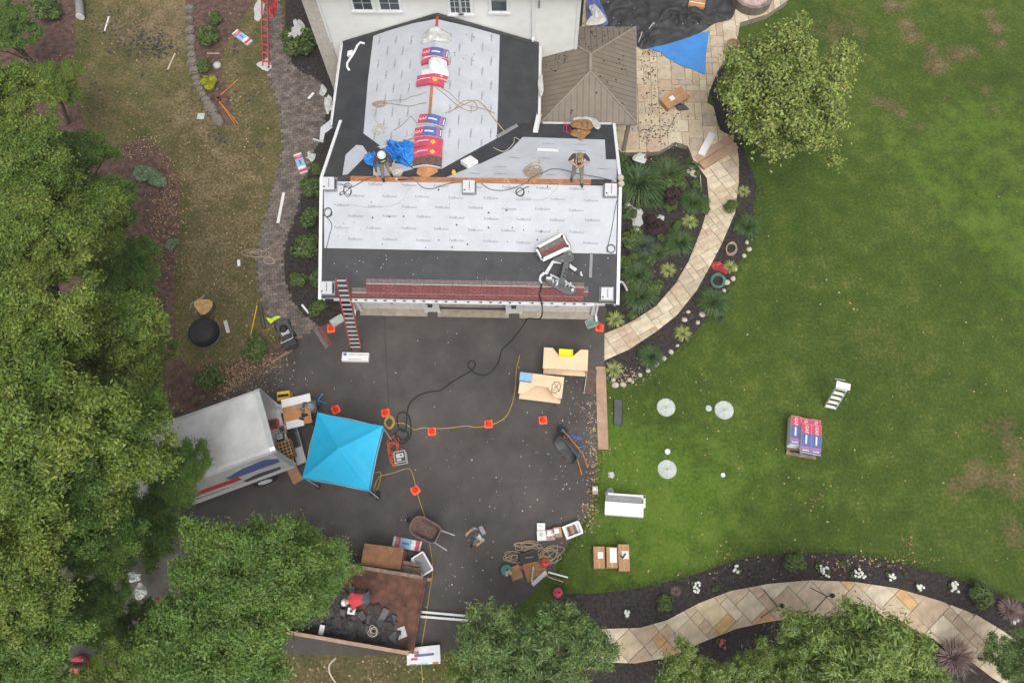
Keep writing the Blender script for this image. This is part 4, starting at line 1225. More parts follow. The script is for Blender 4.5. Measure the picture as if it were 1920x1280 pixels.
# ---- shingle bundles
def bundle(label, M, style, bend=0.0, group=None, ln=1.0, wd=0.34, th=0.095, name='shingle_bundle'):
    t = thing(name, label, 'shingles', M=M, group=group)
    f = lambda x: -bend * (math.sqrt(x * x + 0.02) - 0.14)
    def bent(mb, nm, mk, parent=t):
        mb.v = [Vector((v.x, v.y, v.z + f(v.x))) for v in mb.v]
        return mb.obj(nm, mk, parent)
    def strip(x0, x1, y0, y1, z0, z1, nm, mk, parent=t):
        mb = MB()
        k = max(1, int(abs(x1 - x0) / 0.08))
        for i in range(k):
            a, b = x0 + (x1 - x0) * i / k, x0 + (x1 - x0) * (i + 1) / k
            mb.add([(a, y0, z0), (b, y0, z0), (b, y1, z0), (a, y1, z0), (a, y0, z1), (b, y0, z1), (b, y1, z1), (a, y1, z1)],
                   [(4, 5, 6, 7), (0, 3, 2, 1), (0, 1, 5, 4), (2, 3, 7, 6)] + ([(3, 0, 4, 7)] if i == 0 else []) + ([(1, 2, 6, 5)] if i == k - 1 else []))
        return bent(mb, nm, mk, parent)
    h, w = ln / 2, wd / 2
    base = {'brown': 'shbrown', 'red': 'bred'}.get(style, 'tape')
    wr = strip(-h, h, -w, w, 0.0, th, 'wrapper', base)
    z = th + 0.003
    def txt(x, s, mk='white', rot=0.0, w_='GAF'):
        v, fc = text_geo(w_, s)
        mb = MB().add(v, fc, 0, Matrix.Translation((x, 0, z + 0.004)) @ Matrix.Rotation(rot, 4, 'Z'))
        bent(mb, 'lettering', mk, wr)
    e = w - 0.004
    if style == 'redblue':
        strip(-h + 0.01, -0.18, -e, e, th, z, 'red_panel', 'bred', wr); txt(-0.33, 0.17)
        strip(-0.18, 0.30, -e, e, th, z, 'blue_panel', 'bblue', wr)
        strip(-0.12, 0.20, -0.03, 0.03, z, z + 0.003, 'title_bar', 'tape', wr)
        strip(0.30, 0.40, -e, e, th, z, 'violet_panel', 'bviolet', wr)
        strip(0.40, h - 0.01, -e, e, th, z, 'end_panel', 'bblue', wr)
        strip(0.425, 0.455, -0.12, 0.12, z, z + 0.003, 'title_bar', 'white', wr)
    elif style == 'red':
        s0 = 0.18
        bent(MB().add([(s0 - 0.1, 0, z), (s0, -0.1, z), (s0 + 0.1, 0, z), (s0, 0.1, z)], [(0, 1, 2, 3)]), 'diamond', 'byellow', wr)
        strip(-0.36, 0.02, 0.02, 0.055, th, z, 'title_bar', 'tape', wr)
        strip(-0.46, 0.05, -0.12, -0.105, th, z, 'rule', 'bviolet', wr)
        txt(-0.42, 0.09)
    elif style == 'lightblue':
        strip(-h + 0.09, -0.24, -e, e, th, z, 'red_panel', 'bred', wr); txt(-0.33, 0.11, 'white', math.pi / 2)
        strip(-0.24, 0.16, -e, e, th, z, 'blue_panel', 'blight', wr)
        strip(-0.16, 0.08, -0.03, 0.03, z, z + 0.003, 'title_bar', 'bblue', wr)
        strip(0.30, h - 0.05, -e, e, th, z, 'red_panel', 'bred', wr)
        bent(MB().add([(0.13, 0, z + 0.002), (0.23, -0.12, z + 0.002), (0.33, 0, z + 0.002), (0.23, 0.12, z + 0.002)], [(0, 1, 2, 3)]), 'diamond', 'white', wr)
    elif style == 'whitetop':
        strip(-h + 0.01, h - 0.01, -e, -0.04, th, z, 'red_panel', 'bred', wr)
        bent(MB().add([(0.2, -0.1, z + 0.003), (0.26, -0.16, z + 0.003), (0.32, -0.1, z + 0.003), (0.26, -0.05, z + 0.003)], [(0, 1, 2, 3)]), 'diamond', 'byellow', wr)
        txt(-0.30, 0.08, 'white')
    elif style == 'brown':
        strip(-h + 0.03, h - 0.03, -w + 0.02, w - 0.10, th, z + 0.012, 'top_shingle', 'shbrown', wr)
        strip(-h + 0.01, h - 0.01, -w - 0.015, -w, 0.0, th, 'edge', 'tape', wr)
    elif style == 'whitewrap':
        strip(-0.3, 0.35, -0.05, 0.03, th, z, 'stripe', 'bblue', wr)
        strip(-0.42, -0.2, -0.14, -0.07, th, z, 'stripe', 'bred', wr)
    return t

def ridge_M(b, z, spin=0.0, da=0.0):
    p = L(XW + da, b, HW + z)
    x = Vector((cy_, sy_, 0))
    y = Vector((-sy_, cy_, 0))
    M = Matrix(((x.x, y.x, 0, p.x), (x.y, y.y, 0, p.y), (0, 0, 1, p.z), (0, 0, 0, 1)))
    return M @ Matrix.Rotation(spin, 4, 'Z')
def ridge_b(px, py, z=HW + 0.1):
    p = at(px, py, z)
    dx, dy = p.x - X0, p.y - Y0
    return cy_ * dx + sy_ * dy - XW, -sy_ * dx + cy_ * dy
for px, py, st_, spin, z, label in [
        (816, 97, 'redblue', -0.06, 0.03, 'red and blue wrapped shingle bundle below the crumpled white wrap on the wing ridge'),
        (817, 137, 'whitetop', -0.03, 0.03, 'white topped shingle bundle with red front edge above the copper ridge board'),
        (803, 148, 'red', -0.05, 0.02, 'red shingle bundle edge peeking out under the white topped bundle'),
        (815, 106, 'red', 0.05, 0.0, 'red shingle bundle half hidden under the red and blue one near the house wall'),
        (812, 223, 'redblue', -0.16, 0.03, 'skewed red and blue shingle bundle at the foot of the copper ridge board'),
        (802, 246, 'redblue', -0.02, 0.03, 'straight red and blue shingle bundle above two all red ones on the ridge'),
        (803, 265, 'red', -0.05, 0.03, 'red shingle bundle with orange diamond, upper of two on the ridge'),
        (802, 284, 'red', 0.0, 0.03, 'red shingle bundle with orange diamond, lower of two, next to bare brown shingles'),
        (801, 300, 'brown', 0.0, 0.03, 'unwrapped brown shingles draped over the ridge above the bare plywood')]:
    da, b = ridge_b(px, py)
    bundle(label, ridge_M(b, z, spin, da * 0.6), st_, WS, wd=0.40, group= 'shingle bundles saddled on the wing ridge')
# crumpled white wrapping at the top of the ridge
def crumple(name, label, cat, fn, nx, ny, amp, mk, seed=0, th=0.0, freq=3.2, group=None):
    """a crumpled sheet: fn(u,v) gives base point and normal"""
    def g(u, v):
        p, n = fn(u, v)
        h = amp * (0.15 + 0.85 * abs(mnoise.noise((u * freq + seed, v * freq, seed * 1.7))) * 1.6 + 0.25 * mnoise.noise((u * freq * 2.7, v * freq * 2.7 + seed, 3.0)))
        edge = min(u, 1 - u, v, 1 - v)
        h *= min(1.0, 0.15 + edge * 7)
        return p + n * max(h, 0.004)
    o = MB().grid(nx, ny, g).obj(name, mk, None, mk in ('plastic', 'tarpblack', 'tape'))
    return tag(o, label, cat, group)
def blob_fn(pts_px, surf):
    """maps the unit square on the disc-like outline given by a closed ring of picture points"""
    ring = catmull([(x, y, 0) for x, y in pts_px], 6, True)
    cx, cy = sum(p.x for p in ring) / len(ring), sum(p.y for p in ring) / len(ring)
    m = len(ring)
    def f(u, v):
        x, y = 2 * u - 1, 2 * v - 1
        r = max(abs(x), abs(y))
        a = math.atan2(y, x) / (2 * math.pi) % 1.0
        p = ring[int(a * m) % m].lerp(ring[(int(a * m) + 1) % m], (a * m) % 1)
        return surf(cx + (p.x - cx) * r, cy + (p.y - cy) * r)
    return f
def ring_from(x0, y0, x1, y1, seed=0, jit=0.12, n=12):
    q = random.Random(seed)
    cx, cy, rx, ry = (x0 + x1) / 2, (y0 + y1) / 2, (x1 - x0) / 2, (y1 - y0) / 2
    return [(cx + rx * math.cos(2 * math.pi * i / n) * (1 + q.uniform(-jit, jit)), cy + ry * math.sin(2 * math.pi * i / n) * (1 + q.uniform(-jit, jit))) for i in range(n)]
sf = lambda pl, off=0.012: (lambda x, y: (hit(pl, x, y, off), PL[pl][1]))
sg = lambda z=0.02: (lambda x, y: (at(x, y, z), Vector((0, 0, 1))))
def sridge(x, y):
    p = at(x, y, HW + 0.02)
    dx, dy = p.x - X0, p.y - Y0
    a = cy_ * dx + sy_ * dy
    return Vector((p.x, p.y, HW - WS * abs(a - XW) + 0.03)), Vector((0, 0, 1))
crumple('plastic_wrap', 'crumpled white plastic wrapping on the wing ridge next to the house wall', 'wrapping', blob_fn([(845, 65), (838, 55), (815, 51), (795, 56), (788, 68), (790, 76), (815, 77), (840, 74)], sridge), 18, 12, 0.22, 'plastic', 1)
crumple('plastic_wrap', 'pale blue white plastic sheet over the bundle at the top of the copper ridge board', 'wrapping', blob_fn([(838, 122), (836, 113), (820, 111), (806, 114), (804, 128), (808, 136), (825, 133), (838, 137)], lambda x, y: (sridge(x, y)[0] + Vector((0, 0, .12)), Vector((0, 0, 1)))), 14, 10, 0.08, 'tape', 3)
crumple('blue_tarp', 'crumpled bright blue tarp beside the bundles behind the white helmeted worker', 'tarp', blob_fn([(778, 290), (776, 268), (750, 266), (727, 264), (728, 280), (714, 292), (722, 308), (745, 305), (758, 314), (770, 310)], sf('wl', 0.03)), 32, 28, 0.34, 'tarpblue', 2, freq=9)
crumple('blue_tarp', 'small crumpled blue tarp piece on the rear felt behind the white helmeted worker', 'tarp', blob_fn([(712, 296), (702, 291), (686, 293), (682, 300), (688, 309), (705, 314), (712, 306)], sf('back', 0.02)), 16, 12, 0.25, 'tarpblue', 5, freq=7)
crumple('cream_bag', 'crumpled cream bag on the ridge beside the blue tarp', 'bag', blob_fn([(757, 316), (748, 318), (738, 322), (733, 328), (742, 328), (756, 322)], sf('back', 0.03)), 10, 8, 0.12, 'ropewhite', 6)
coil('rope_pile', 'white rope rings in front of the crumpled blue tarp', 'rope', onb, 747, 306, 9, 8, 2, 'ropewhite', 0.013, 0.15, 12)
# loose things on the roof
def roof_box(name, label, cat, pl, px, py, spin, d, mk, off=0.02):
    t = thing(name, label, cat, M=frame_on(pl, px, py, off, spin))
    MB().box((0, 0, d[2] / 2), d).obj('shell', mk, t)
    return t
t = roof_box('white_case', 'white plastic case lying in the black valley beside the wing felt', 'case', 'back', 880, 307, 0.75, (0.46, 0.40, 0.14), 'white')
MB().box((0, 0, 0.1435), (0.40, 0.34, 0.006)).obj('lid', 'white', t)
MB().box((0, -0.205, 0.08), (0.14, 0.012, 0.03)).obj('latch', 'lgrey', t)
t = thing('caulk_tool', 'small yellow power tool on the membrane near the plywood patch', 'tool', M=frame_on('back', 851, 326, 0.012, 0.8))
MB().lathe([(0.07, 0), (0.08, 0.06), (0.05, 0.14)], 10).obj('tool_body', 'yellow', t)
MB().tube([(0.05, 0, 0.10), (0.16, 0.02, 0.09), (0.20, 0.06, 0.05)], 0.025).obj('grip', 'black', t)
def strip_on(name, label, cat, pl, p, q, w, h, mk, off=0.02):
    a, b = hit(pl, *p, off), hit(pl, *q, off)
    d = b - a
    n = PL[pl][1]
    x = d.normalized(); y = n.cross(x); c = (a + b) / 2
    M = Matrix(((x.x, y.x, n.x, c.x), (x.y, y.y, n.y, c.y), (x.z, y.z, n.z, c.z), (0, 0, 0, 1)))
    t = thing(name, label, cat, M=M)
    MB().box((0, 0, 0.004), (d.length, w, 0.008)).obj('web', mk, t)
    for s in (-1, 1):
        MB().box((0, s * (w / 2 - 0.004), h / 2 + 0.0085), (d.length, 0.008, h)).obj('flange', mk, t)
    return t
strip_on('metal_flashing', 'grey metal strip lying across the wing felt to the blue tarp', 'flashing', 'wl', (700, 282), (775, 256), 0.14, 0.02, 'lgrey', 0.05)
strip_on('metal_flashing', 'dark metal strip in the right hand valley under the ropes', 'flashing', 'wr', (932, 257), (970, 235), 0.13, 0.02, 'grey', 0.05)
strip_on('metal_flashing', 'grey metal strip lying up the membrane beside the robot', 'flashing', 'front', (1107, 520), (1109, 474), 0.10, 0.012, 'grey', 0.012)
strip_on('white_trim_piece', 'short bright white trim board on the felt behind the ridge', 'trim board', 'back', (1007, 281), (1047, 283), 0.14, 0.012, 'white', 0.02)
strip_on('gutter_piece', 'white gutter offcut hanging at the inner corner by the gazebo', 'gutter', 'back', (1011, 216), (1004, 249), 0.19, 0.07, 'white', 0.06)
strip_on('metal_flashing', 'grey flashing edge under the membrane patch by the worker', 'flashing', 'front', (742, 334), (754, 350), 0.06, 0.012, 'lgrey', 0.02)
# white downspout elbow lying on the membrane
t = thing('downspout_elbow', 'white bent downspout piece lying on the black membrane by the wing gutter', 'downspout', M=frame_on('wl', 658, 110, 0.01))
inv = t.matrix_basis.inverted()
MB().tube([inv @ hit('wl', *p, 0.06) for p in ((683, 82), (676, 80), (670, 86), (666, 95), (661, 104), (656, 111), (651, 119), (651, 126), (655, 132))], 0.045, 8).obj('pipe', 'white', t, True)
MB().box(tuple(inv @ hit('wl', 657, 101, 0.06)), (0.24, 0.22, 0.10)).obj('joint_collar', 'white', t)
# tan blankets and white sheet over the rear eave
crumple('tan_blanket', 'folded tan blanket lying over the rear eave in front of the gazebo', 'blanket', blob_fn([(1112, 238), (1106, 226), (1090, 224), (1072, 228), (1071, 238), (1088, 242), (1105, 244)], sf('back', 0.16)), 14, 10, 0.16, 'carddark', 8)
crumple('tan_blanket', 'lower tan blanket fold resting on the rear membrane and felt', 'blanket', blob_fn([(1108, 246), (1090, 242), (1072, 245), (1070, 254), (1082, 258), (1090, 263), (1100, 255)], sf('back', 0.05)), 14, 10, 0.14, 'carddark', 9)
crumple('white_sheet', 'white plastic sheet beside the tan blankets at the rear eave', 'plastic sheet', blob_fn([(1126, 236), (1118, 224), (1102, 220), (1080, 220), (1076, 226), (1100, 230), (1115, 240), (1122, 243)], sf('back', 0.10)), 14, 10, 0.12, 'plastic', 10)
coil('red_string', 'thin red cord tangled at the rear eave beside the tan blankets', 'cord', onb, 1063, 240, 8, 8, 3, 'bred', 0.008, 0.5, 13)
for i, (x, y, w, h_, lb) in enumerate([(1020, 52, 18, 24, 'white plastic sheet caught on the gutter at the house and gazebo corner'), (1014, 160, 11, 40, 'white plastic sheet hanging on the wing gutter beside the gazebo')]):
    crumple('white_sheet', lb, 'plastic sheet', blob_fn(ring_from(x - w / 2, y - h_ / 2, x + w / 2, y + h_ / 2, 20 + i, 0.2), lambda X, Y: (at(X, Y, 3.40), Vector((0, 0, 1)))), 10, 10, 0.10, 'plastic', 11 + i)
for i, (x, y, w, h_, z, lb) in enumerate([(606, 170, 14, 20, 1.6, 'torn grey plastic scrap hanging below the wing gutter by the house corner'), (616, 195, 16, 36, 2.6, 'torn white plastic scrap hanging from the middle of the wing gutter')]):
    crumple('plastic_scrap', lb, 'plastic sheet', blob_fn(ring_from(x - w / 2, y - h_ / 2, x + w / 2, y + h_ / 2, 30 + i, 0.25), (lambda Z: lambda X, Y: (at(X, Y, Z), Vector((0, 0, 1))))(z)), 10, 10, 0.2, 'plastic', 15 + i)
# hanging grey metal flashing at the left valley end
P = [at(x, y, 3.0) for x, y in ((629, 226), (620, 224), (601, 239), (599, 262), (606, 265), (609, 250), (615, 246), (622, 240), (628, 240))]
t = thing('bent_flashing', 'bent grey flashing sheet dangling from the end of the wing gutter', 'flashing', tuple(P[0]))
wobj(MB().slab(P, Vector((0, 0, 1)), 0.006), t, 'sheet', 'winbox')
wobj(MB().slab([at(587, 259, 2.8), at(607, 265, 2.95), at(605, 267, 2.95), at(586, 262, 2.8)], Vector((0, 0, 1)), 0.03), t, 'hem', 'lgrey')
# white wire lumps on the gazebo-side rake
for (x, y, lb) in ((1163, 336, 'white foam lump on the rake, upper of two beside the path side ridge winch'), (1164, 347, 'white foam lump on the rake, lower of two beside the path side ridge winch')):
    o = MB().lathe([(0.02, 0), (0.10, 0.04), (0.12, 0.10), (0.08, 0.17), (0.02, 0.19)], 10).obj('foam_lump', 'rocklt', None, True)
    o.location = hit('front', x, y, 0.03)
    tag(o, lb, 'foam')
# ================================================================ PEOPLE
def person(label, loc, rz, J, cols, extras=None):
    """one continuous skinned body. J overrides joints of a standing figure (x right, y ahead, z up)"""
    B = {'pelvis': (0, 0, .95, .145), 'spine': (0, 0, 1.14, .135), 'chest': (0, 0, 1.34, .16), 'neck': (0, .01, 1.50, .062), 'head': (0, .03, 1.60, .098), 'crown': (0, .03, 1.70, .088),
         'shl': (-.185, 0, 1.42, .075), 'ell': (-.24, -.02, 1.14, .052), 'wrl': (-.24, .08, .90, .036), 'shr': (.185, 0, 1.42, .075), 'elr': (.24, -.02, 1.14, .052), 'wrr': (.24, .08, .90, .036),
         'hil': (-.095, 0, .88, .105), 'knl': (-.10, .02, .50, .072), 'anl': (-.10, 0, .09, .048), 'tol': (-.11, .17, .045, .042), 'hir': (.095, 0, .88, .105), 'knr': (.10, .02, .50, .072), 'anr': (.10, 0, .09, .048), 'tor': (.11, .17, .045, .042)}
    for k, v in J.items():
        if k in B: B[k] = (*v, B[k][3])
    E_ = [('pelvis', 'spine', cols.get('hip', 'shirt')), ('spine', 'chest', 'shirt'), ('chest', 'neck', 'shirt'), ('neck', 'head', 'skin'), ('head', 'crown', 'skin'), ('chest', 'shl', 'shirt'), ('shl', 'ell', 'shirt'), ('ell', 'wrl', 'arm'), ('chest', 'shr', 'shirt'), ('shr', 'elr', 'shirt'), ('elr', 'wrr', 'arm'),
          ('pelvis', 'hil', 'pants'), ('hil', 'knl', 'pants'), ('knl', 'anl', 'pants'), ('anl', 'tol', 'shoe'), ('pelvis', 'hir', 'pants'), ('hir', 'knr', 'pants'), ('knr', 'anr', 'pants'), ('anr', 'tor', 'shoe')]
    nm = list(B)
    bm = bmesh.new()
    ly = bm.verts.layers.skin.verify()
    bv = {}
    for k in nm:
        v = bm.verts.new(B[k][:3])
        v[ly].radius = (B[k][3], B[k][3])
        v[ly].use_root = (k == 'pelvis')
        bv[k] = v
    for a, b, _ in E_: bm.edges.new((bv[a], bv[b]))
    me = bpy.data.meshes.new('body')
    bm.to_mesh(me)
    bm.free()
    tmp = bpy.data.objects.new('body', me)
    COL.objects.link(tmp)
    tmp.modifiers.new('skin', 'SKIN').use_smooth_shade = True
    tmp.modifiers.new('sub', 'SUBSURF').levels = 2
    dg = bpy.context.evaluated_depsgraph_get()
    out = bpy.data.meshes.new_from_object(tmp.evaluated_get(dg))
    bpy.data.objects.remove(tmp)
    keys = ['shirt', 'skin', 'arm', 'pants', 'shoe']
    out.materials.clear()
    for k in keys: out.materials.append(MATS[cols[k]])
    S = [(Vector(B[a][:3]), Vector(B[b][:3]), keys.index(k)) for a, b, k in E_]
    idx = []
    for p in out.polygons:
        c = p.center
        best, bi = 9e9, 0
        for a, b, i in S:
            d = b - a
            t = max(0, min(1, (c - a).dot(d) / d.length_squared))
            q = (a + d * t - c).length
            if q < best: best, bi = q, i
        idx.append(bi)
    out.polygons.foreach_set('material_index', idx)
    out.polygons.foreach_set('use_smooth', [True] * len(idx))
    out.name = 'body'
    root = thing('person', label, 'person', loc, rz)
    link('body', out, root)
    hd = Vector(B['head'][:3]); cr_ = Vector(B['crown'][:3]); nk = Vector(B['neck'][:3])
    up = (cr_ - nk).normalized()
    fwd = Vector(J.get('_look', (0, 1, 0)))
    fwd = (fwd - up * fwd.dot(up)).normalized()
    sd = fwd.cross(up)
    F = Matrix(((sd.x, fwd.x, up.x, hd.x), (sd.y, fwd.y, up.y, hd.y), (sd.z, fwd.z, up.z, hd.z), (0, 0, 0, 1)))
    fc = MB()
    fc.tube([(0, .088, .035), (0, .118, .0), (0, .092, -.008)], [.008, .014, .010], 6, 0, F)
    for s in (-1, 1): fc.lathe([(.004, -.03), (.018, -.02), (.02, .01), (.008, .03)], 6, 0, F @ Matrix.Translation((s * .098, 0, .01)))
    fc.tube([(-.025, .093, -.045), (0, .099, -.047), (.025, .093, -.045)], .006, 5, 0, F)
    link('face', fc.mesh('face', cols['skin']), root)
    ey = MB()
    for s in (-1, 1): ey.box((s * .034, .093, .032), (.02, .01, .011), 0, F)
    link('eyes', ey.mesh('eyes', 'black'), root)
    for a, b in (('ell', 'wrl'), ('elr', 'wrr')):
        w = Vector(B[b][:3]); d = (w - Vector(B[a][:3])).normalized()
        s = d.cross(Vector((0, 0, 1)) if abs(d.z) < .9 else Vector((0, 1, 0))).normalized(); n = d.cross(s)
        G = Matrix(((s.x, d.x, n.x, w.x), (s.y, d.y, n.y, w.y), (s.z, d.z, n.z, w.z), (0, 0, 0, 1)))
        hm = MB().tube([(0, -.01, 0), (0, .03, 0), (0, .08, 0)], [.03, .042, .036], 8, 0, G)
        for q, (x, l_) in enumerate(((-.03, .075), (-.01, .085), (.01, .08), (.03, .062))):
            hm.tube([(x, .075, 0), (x * 1.1, .075 + l_ * .5, -.006), (x * 1.05, .075 + l_ * .9, -.03)], [.009, .009, .007], 5, 0, G)
        hm.tube([(.03, .02, 0), (.055, .045, -.008), (.058, .075, -.02)], [.012, .011, .008], 5, 0, G)
        link('hand', hm.mesh('hand', cols['skin']), root)
    if extras: extras(root, F, B)
    return root

def helmet(mk):
    def f(root, F, B):
        MB().lathe([(.135, .03), (.145, .045), (.128, .055), (.122, .10), (.09, .15), (.04, .172), (.01, .176)], 14, 0, F).obj('helmet', mk, root, True)
        if mk == 'white':
            c = Vector(B['spine'][:3])
            MB().lathe([(.155, -.03), (.158, .03)], 12, 0, Matrix.Translation(c)).obj('hivis_belt', 'hivis', root)
    return f
def cap_straps(root, F, B):
    MB().lathe([(.112, .02), (.115, .06), (.10, .12), (.05, .15), (.01, .155)], 14, 0, F).obj('cap', 'hat', root, True)
    MB().prism([(-.07, .08), (.07, .08), (.055, .19), (0, .21), (-.055, .19)], .03, .042, 0, F).obj('cap_brim', 'hat', root)
    for s in (-1, 1):
        MB().tube([(s * .09, .17, 1.18), (s * .10, .155, 1.40), (s * .10, .05, 1.50), (s * .10, -.10, 1.46), (s * .06, -.165, 1.2)], .022, 5).obj('harness_strap', 'ropewhite', root)
def hair_pack(root, F, B):
    MB().lathe([(.102, .0), (.108, .05), (.095, .11), (.05, .14), (.01, .145)], 14, 0, F).obj('hair', 'brownshirt', root, True)
    MB().box((0, -.20, 1.30), (.28, .14, .38)).obj('backpack', 'grey', root)
def cap_white(root, F, B):
    MB().lathe([(.112, .02), (.115, .06), (.10, .12), (.05, .15), (.01, .155)], 14, 0, F).obj('cap', 'white', root, True)

KH = dict(shirt='brownshirt', skin='skin', arm='skin', pants='khaki', shoe='shdark')
p = hit('back', 727, 332, 0.02)
person('worker with white helmet and dark clothes standing behind the ridge beside the blue tarp', tuple(p), math.radians(200),
       {'chest': (0, .10, 1.32), 'neck': (0, .16, 1.46), 'head': (0, .20, 1.55), 'crown': (0, .22, 1.65), 'shl': (-.185, .08, 1.40), 'shr': (.185, .08, 1.40), 'ell': (-.26, .20, 1.14), 'wrl': (-.16, .40, 1.05), 'elr': (.30, .16, 1.14), 'wrr': (.34, .38, 1.0),
        'knl': (-.12, .10, .50), 'anl': (-.14, -.06, .07), 'tol': (-.15, .11, .03), 'knr': (.12, .05, .50), 'anr': (.17, .05, .12), 'tor': (.19, .22, .10)},
       dict(shirt='brownshirt', skin='skin', arm='brownshirt', pants='khaki', shoe='black'), helmet('white'))
p = L(8.72, DH + 0.10, HR - 0.02)
person('worker in brown cap and khaki trousers standing on the ridge, hands at chest', tuple(p), math.radians(176),
       {'chest': (0, .03, 1.34), 'neck': (0, .08, 1.49), 'head': (0, .14, 1.57), 'crown': (0, .17, 1.66), '_look': (0, 1, -.6), 'ell': (-.33, .06, 1.20), 'wrl': (-.10, .25, 1.22), 'elr': (.33, .06, 1.20), 'wrr': (.10, .25, 1.22),
        'hil': (-.10, 0, .88), 'knl': (-.14, .06, .50), 'anl': (-.16, .16, .04), 'tol': (-.19, .33, .0), 'hir': (.10, 0, .88), 'knr': (.14, .03, .50), 'anr': (.17, -.02, .07), 'tor': (.20, .14, .05)}, KH, cap_straps)
p = at(899, 1008, 0.012)
person('person in light grey shirt with dark backpack walking across the driveway', (p.x, p.y, 0.012), math.radians(118),
       {'knl': (-.10, .20, .52), 'anl': (-.10, .28, .09), 'tol': (-.11, .44, .05), 'knr': (.10, -.02, .50), 'anr': (.10, -.25, .14), 'tor': (.11, -.10, .045), 'ell': (-.26, -.10, 1.14), 'wrl': (-.26, .10, .94), 'elr': (.25, .04, 1.14), 'wrr': (.22, .24, .98), 'chest': (0, .03, 1.34)},
       dict(shirt='greyshirt', skin='skin', arm='skin', pants='grey', shoe='black'), hair_pack)

# ================================================================ VEHICLES AND LARGE THINGS
# ---- box truck
TZ = 3.35
ta, tb = at(488, 725, TZ), at(511, 846, TZ)
tdir = Vector((math.cos(math.radians(18.0)), math.sin(math.radians(18.0)), 0))
tmid = (ta + tb) / 2
truck = thing('box_truck', 'silver roofed box truck with open rear backed up beside the blue canopy', 'truck', (tmid.x, tmid.y, 0.012), math.radians(18.0))
BL, BWd, FL = 6.3, 2.28, 0.95               # box length, width, floor height; rear at local x=0, box reaches to -BL
hw_ = BWd / 2
prof = [(-hw_, FL), (-hw_, TZ - 0.16), (-hw_ + 0.05, TZ - 0.05), (-hw_ + 0.16, TZ), (hw_ - 0.16, TZ), (hw_ - 0.05, TZ - 0.05), (hw_, TZ - 0.16), (hw_, FL)]
def shell(x0, x1, pr, th, name, mk, closed=False):
    mb = MB()
    n = len(pr)
    inn = [(y * (1 - th / hw_), z - (th if z > TZ - 0.2 else 0)) for y, z in pr]
    vs_ = [(x, y, z) for x in (x0, x1) for y, z in pr] + [(x, y, z) for x in (x0, x1) for y, z in inn]
    fs = []
    for i in range(n - 1):
        fs += [(i, n + i, n + i + 1, i + 1), (2 * n + i, 2 * n + i + 1, 3 * n + i + 1, 3 * n + i), (i, i + 1, 2 * n + i + 1, 2 * n + i), (n + i, 3 * n + i, 3 * n + i + 1, n + i + 1)]
    mb.add(vs_, fs)
    return mb.obj(name, mk, truck)
shell(-BL, -0.06, prof, 0.04, 'cargo_box', 'trucktop')
fr = [(y * 1.012, z + (0.012 if z > TZ - 0.2 else 0)) for y, z in prof]
shell(-0.14, 0.02, fr, 0.09, 'rear_frame', 'alu')
MB().box((-BL / 2 - 0.03, 0, FL - 0.06), (BL - 0.06, BWd - 0.02, 0.12)).obj('box_floor', 'lgrey', truck)
MB().box((-BL + 0.03, 0, (FL + TZ) / 2), (0.05, BWd - 0.1, TZ - FL - 0.1)).obj('bulkhead', 'trucktop', truck)
for s in (-1, 1):
    MB().box((-BL / 2, s * (hw_ + 0.012), FL - 0.05), (BL - 0.1, 0.03, 0.16)).obj('side_skirt', 'lgrey', truck)
side = MB().box((-3.5, -hw_ - 0.006, 1.85), (3.6, 0.006, 0.42)).obj('red_stripe', 'red', truck)
MB().prism([(-1.9, 2.05), (-0.25, 2.05), (-0.18, 2.45), (-0.5, 2.85), (-1.3, 2.75), (-2.0, 2.35)], 0, 0.006, 0, Matrix(((1, 0, 0, 0), (0, 0, -1, -hw_ - 0.002), (0, 1, 0, 0), (0, 0, 0, 1)))).obj('blue_picture', 'bblue', truck)
MB().prism([(-1.7, 1.15), (-0.5, 1.2), (-0.4, 1.5), (-1.2, 1.62), (-1.75, 1.4)], 0, 0.006, 0, Matrix(((1, 0, 0, 0), (0, 0, -1, -hw_ - 0.002), (0, 1, 0, 0), (0, 0, 0, 1)))).obj('dark_picture', 'dgrey', truck)
MB().box((-3.5, -hw_ - 0.006, 1.28), (2.4, 0.006, 0.08)).obj('grey_stripe', 'grey', truck)
def wheel(x, y, r=0.44):
    M = Matrix.Translation((x, y, r)) @ Matrix.Rotation(math.pi / 2, 4, 'X')
    w = MB().lathe([(r * 0.6, -0.13), (r * 0.93, -0.13), (r, -0.09), (r, 0.09), (r * 0.93, 0.13), (r * 0.6, 0.13)], 18, 0, M).obj('wheel', 'rubber', truck)
    MB().lathe([(0.05, -0.14), (r * 0.58, -0.132), (r * 0.58, 0.132), (0.05, 0.14)], 14, 0, M).obj('rim', 'white', w)
for x in (-1.3, -BL - 0.9):
    for s in (-1, 1): wheel(x, s * (hw_ - 0.10))
MB().box((-BL / 2 - 0.6, 0, 0.62), (BL + 1.6, 0.8, 0.2)).obj('chassis', 'black', truck)
cabp = [(-BL - 0.12, 0.55), (-BL - 0.12, 2.35), (-BL - 1.1, 2.35), (-BL - 1.75, 1.45), (-BL - 2.3, 1.35), (-BL - 2.35, 0.55)]
MB().prism(cabp, -1.0, 1.0, 0, Matrix(((1, 0, 0, 0), (0, 0, 1, 0), (0, 1, 0, 0), (0, 0, 0, 1)))).obj('cab', 'white', truck)
MB().add([(-BL - 1.12, -0.85, 2.31), (-BL - 1.12, 0.85, 2.31), (-BL - 1.75, 0.88, 1.50), (-BL - 1.75, -0.88, 1.50)], [(0, 1, 2, 3)], 0, Matrix.Translation((-0.015, 0, 0.012))).obj('windscreen', 'glass', truck)
bp = MB().box((0.14, 0, 0.62), (0.34, 2.1, 0.10)).obj('rear_bumper', 'alu', truck)
MB().box((0.14, 0.0, 0.675), (0.30, 0.9, 0.006)).obj('tread', 'dgrey', bp)
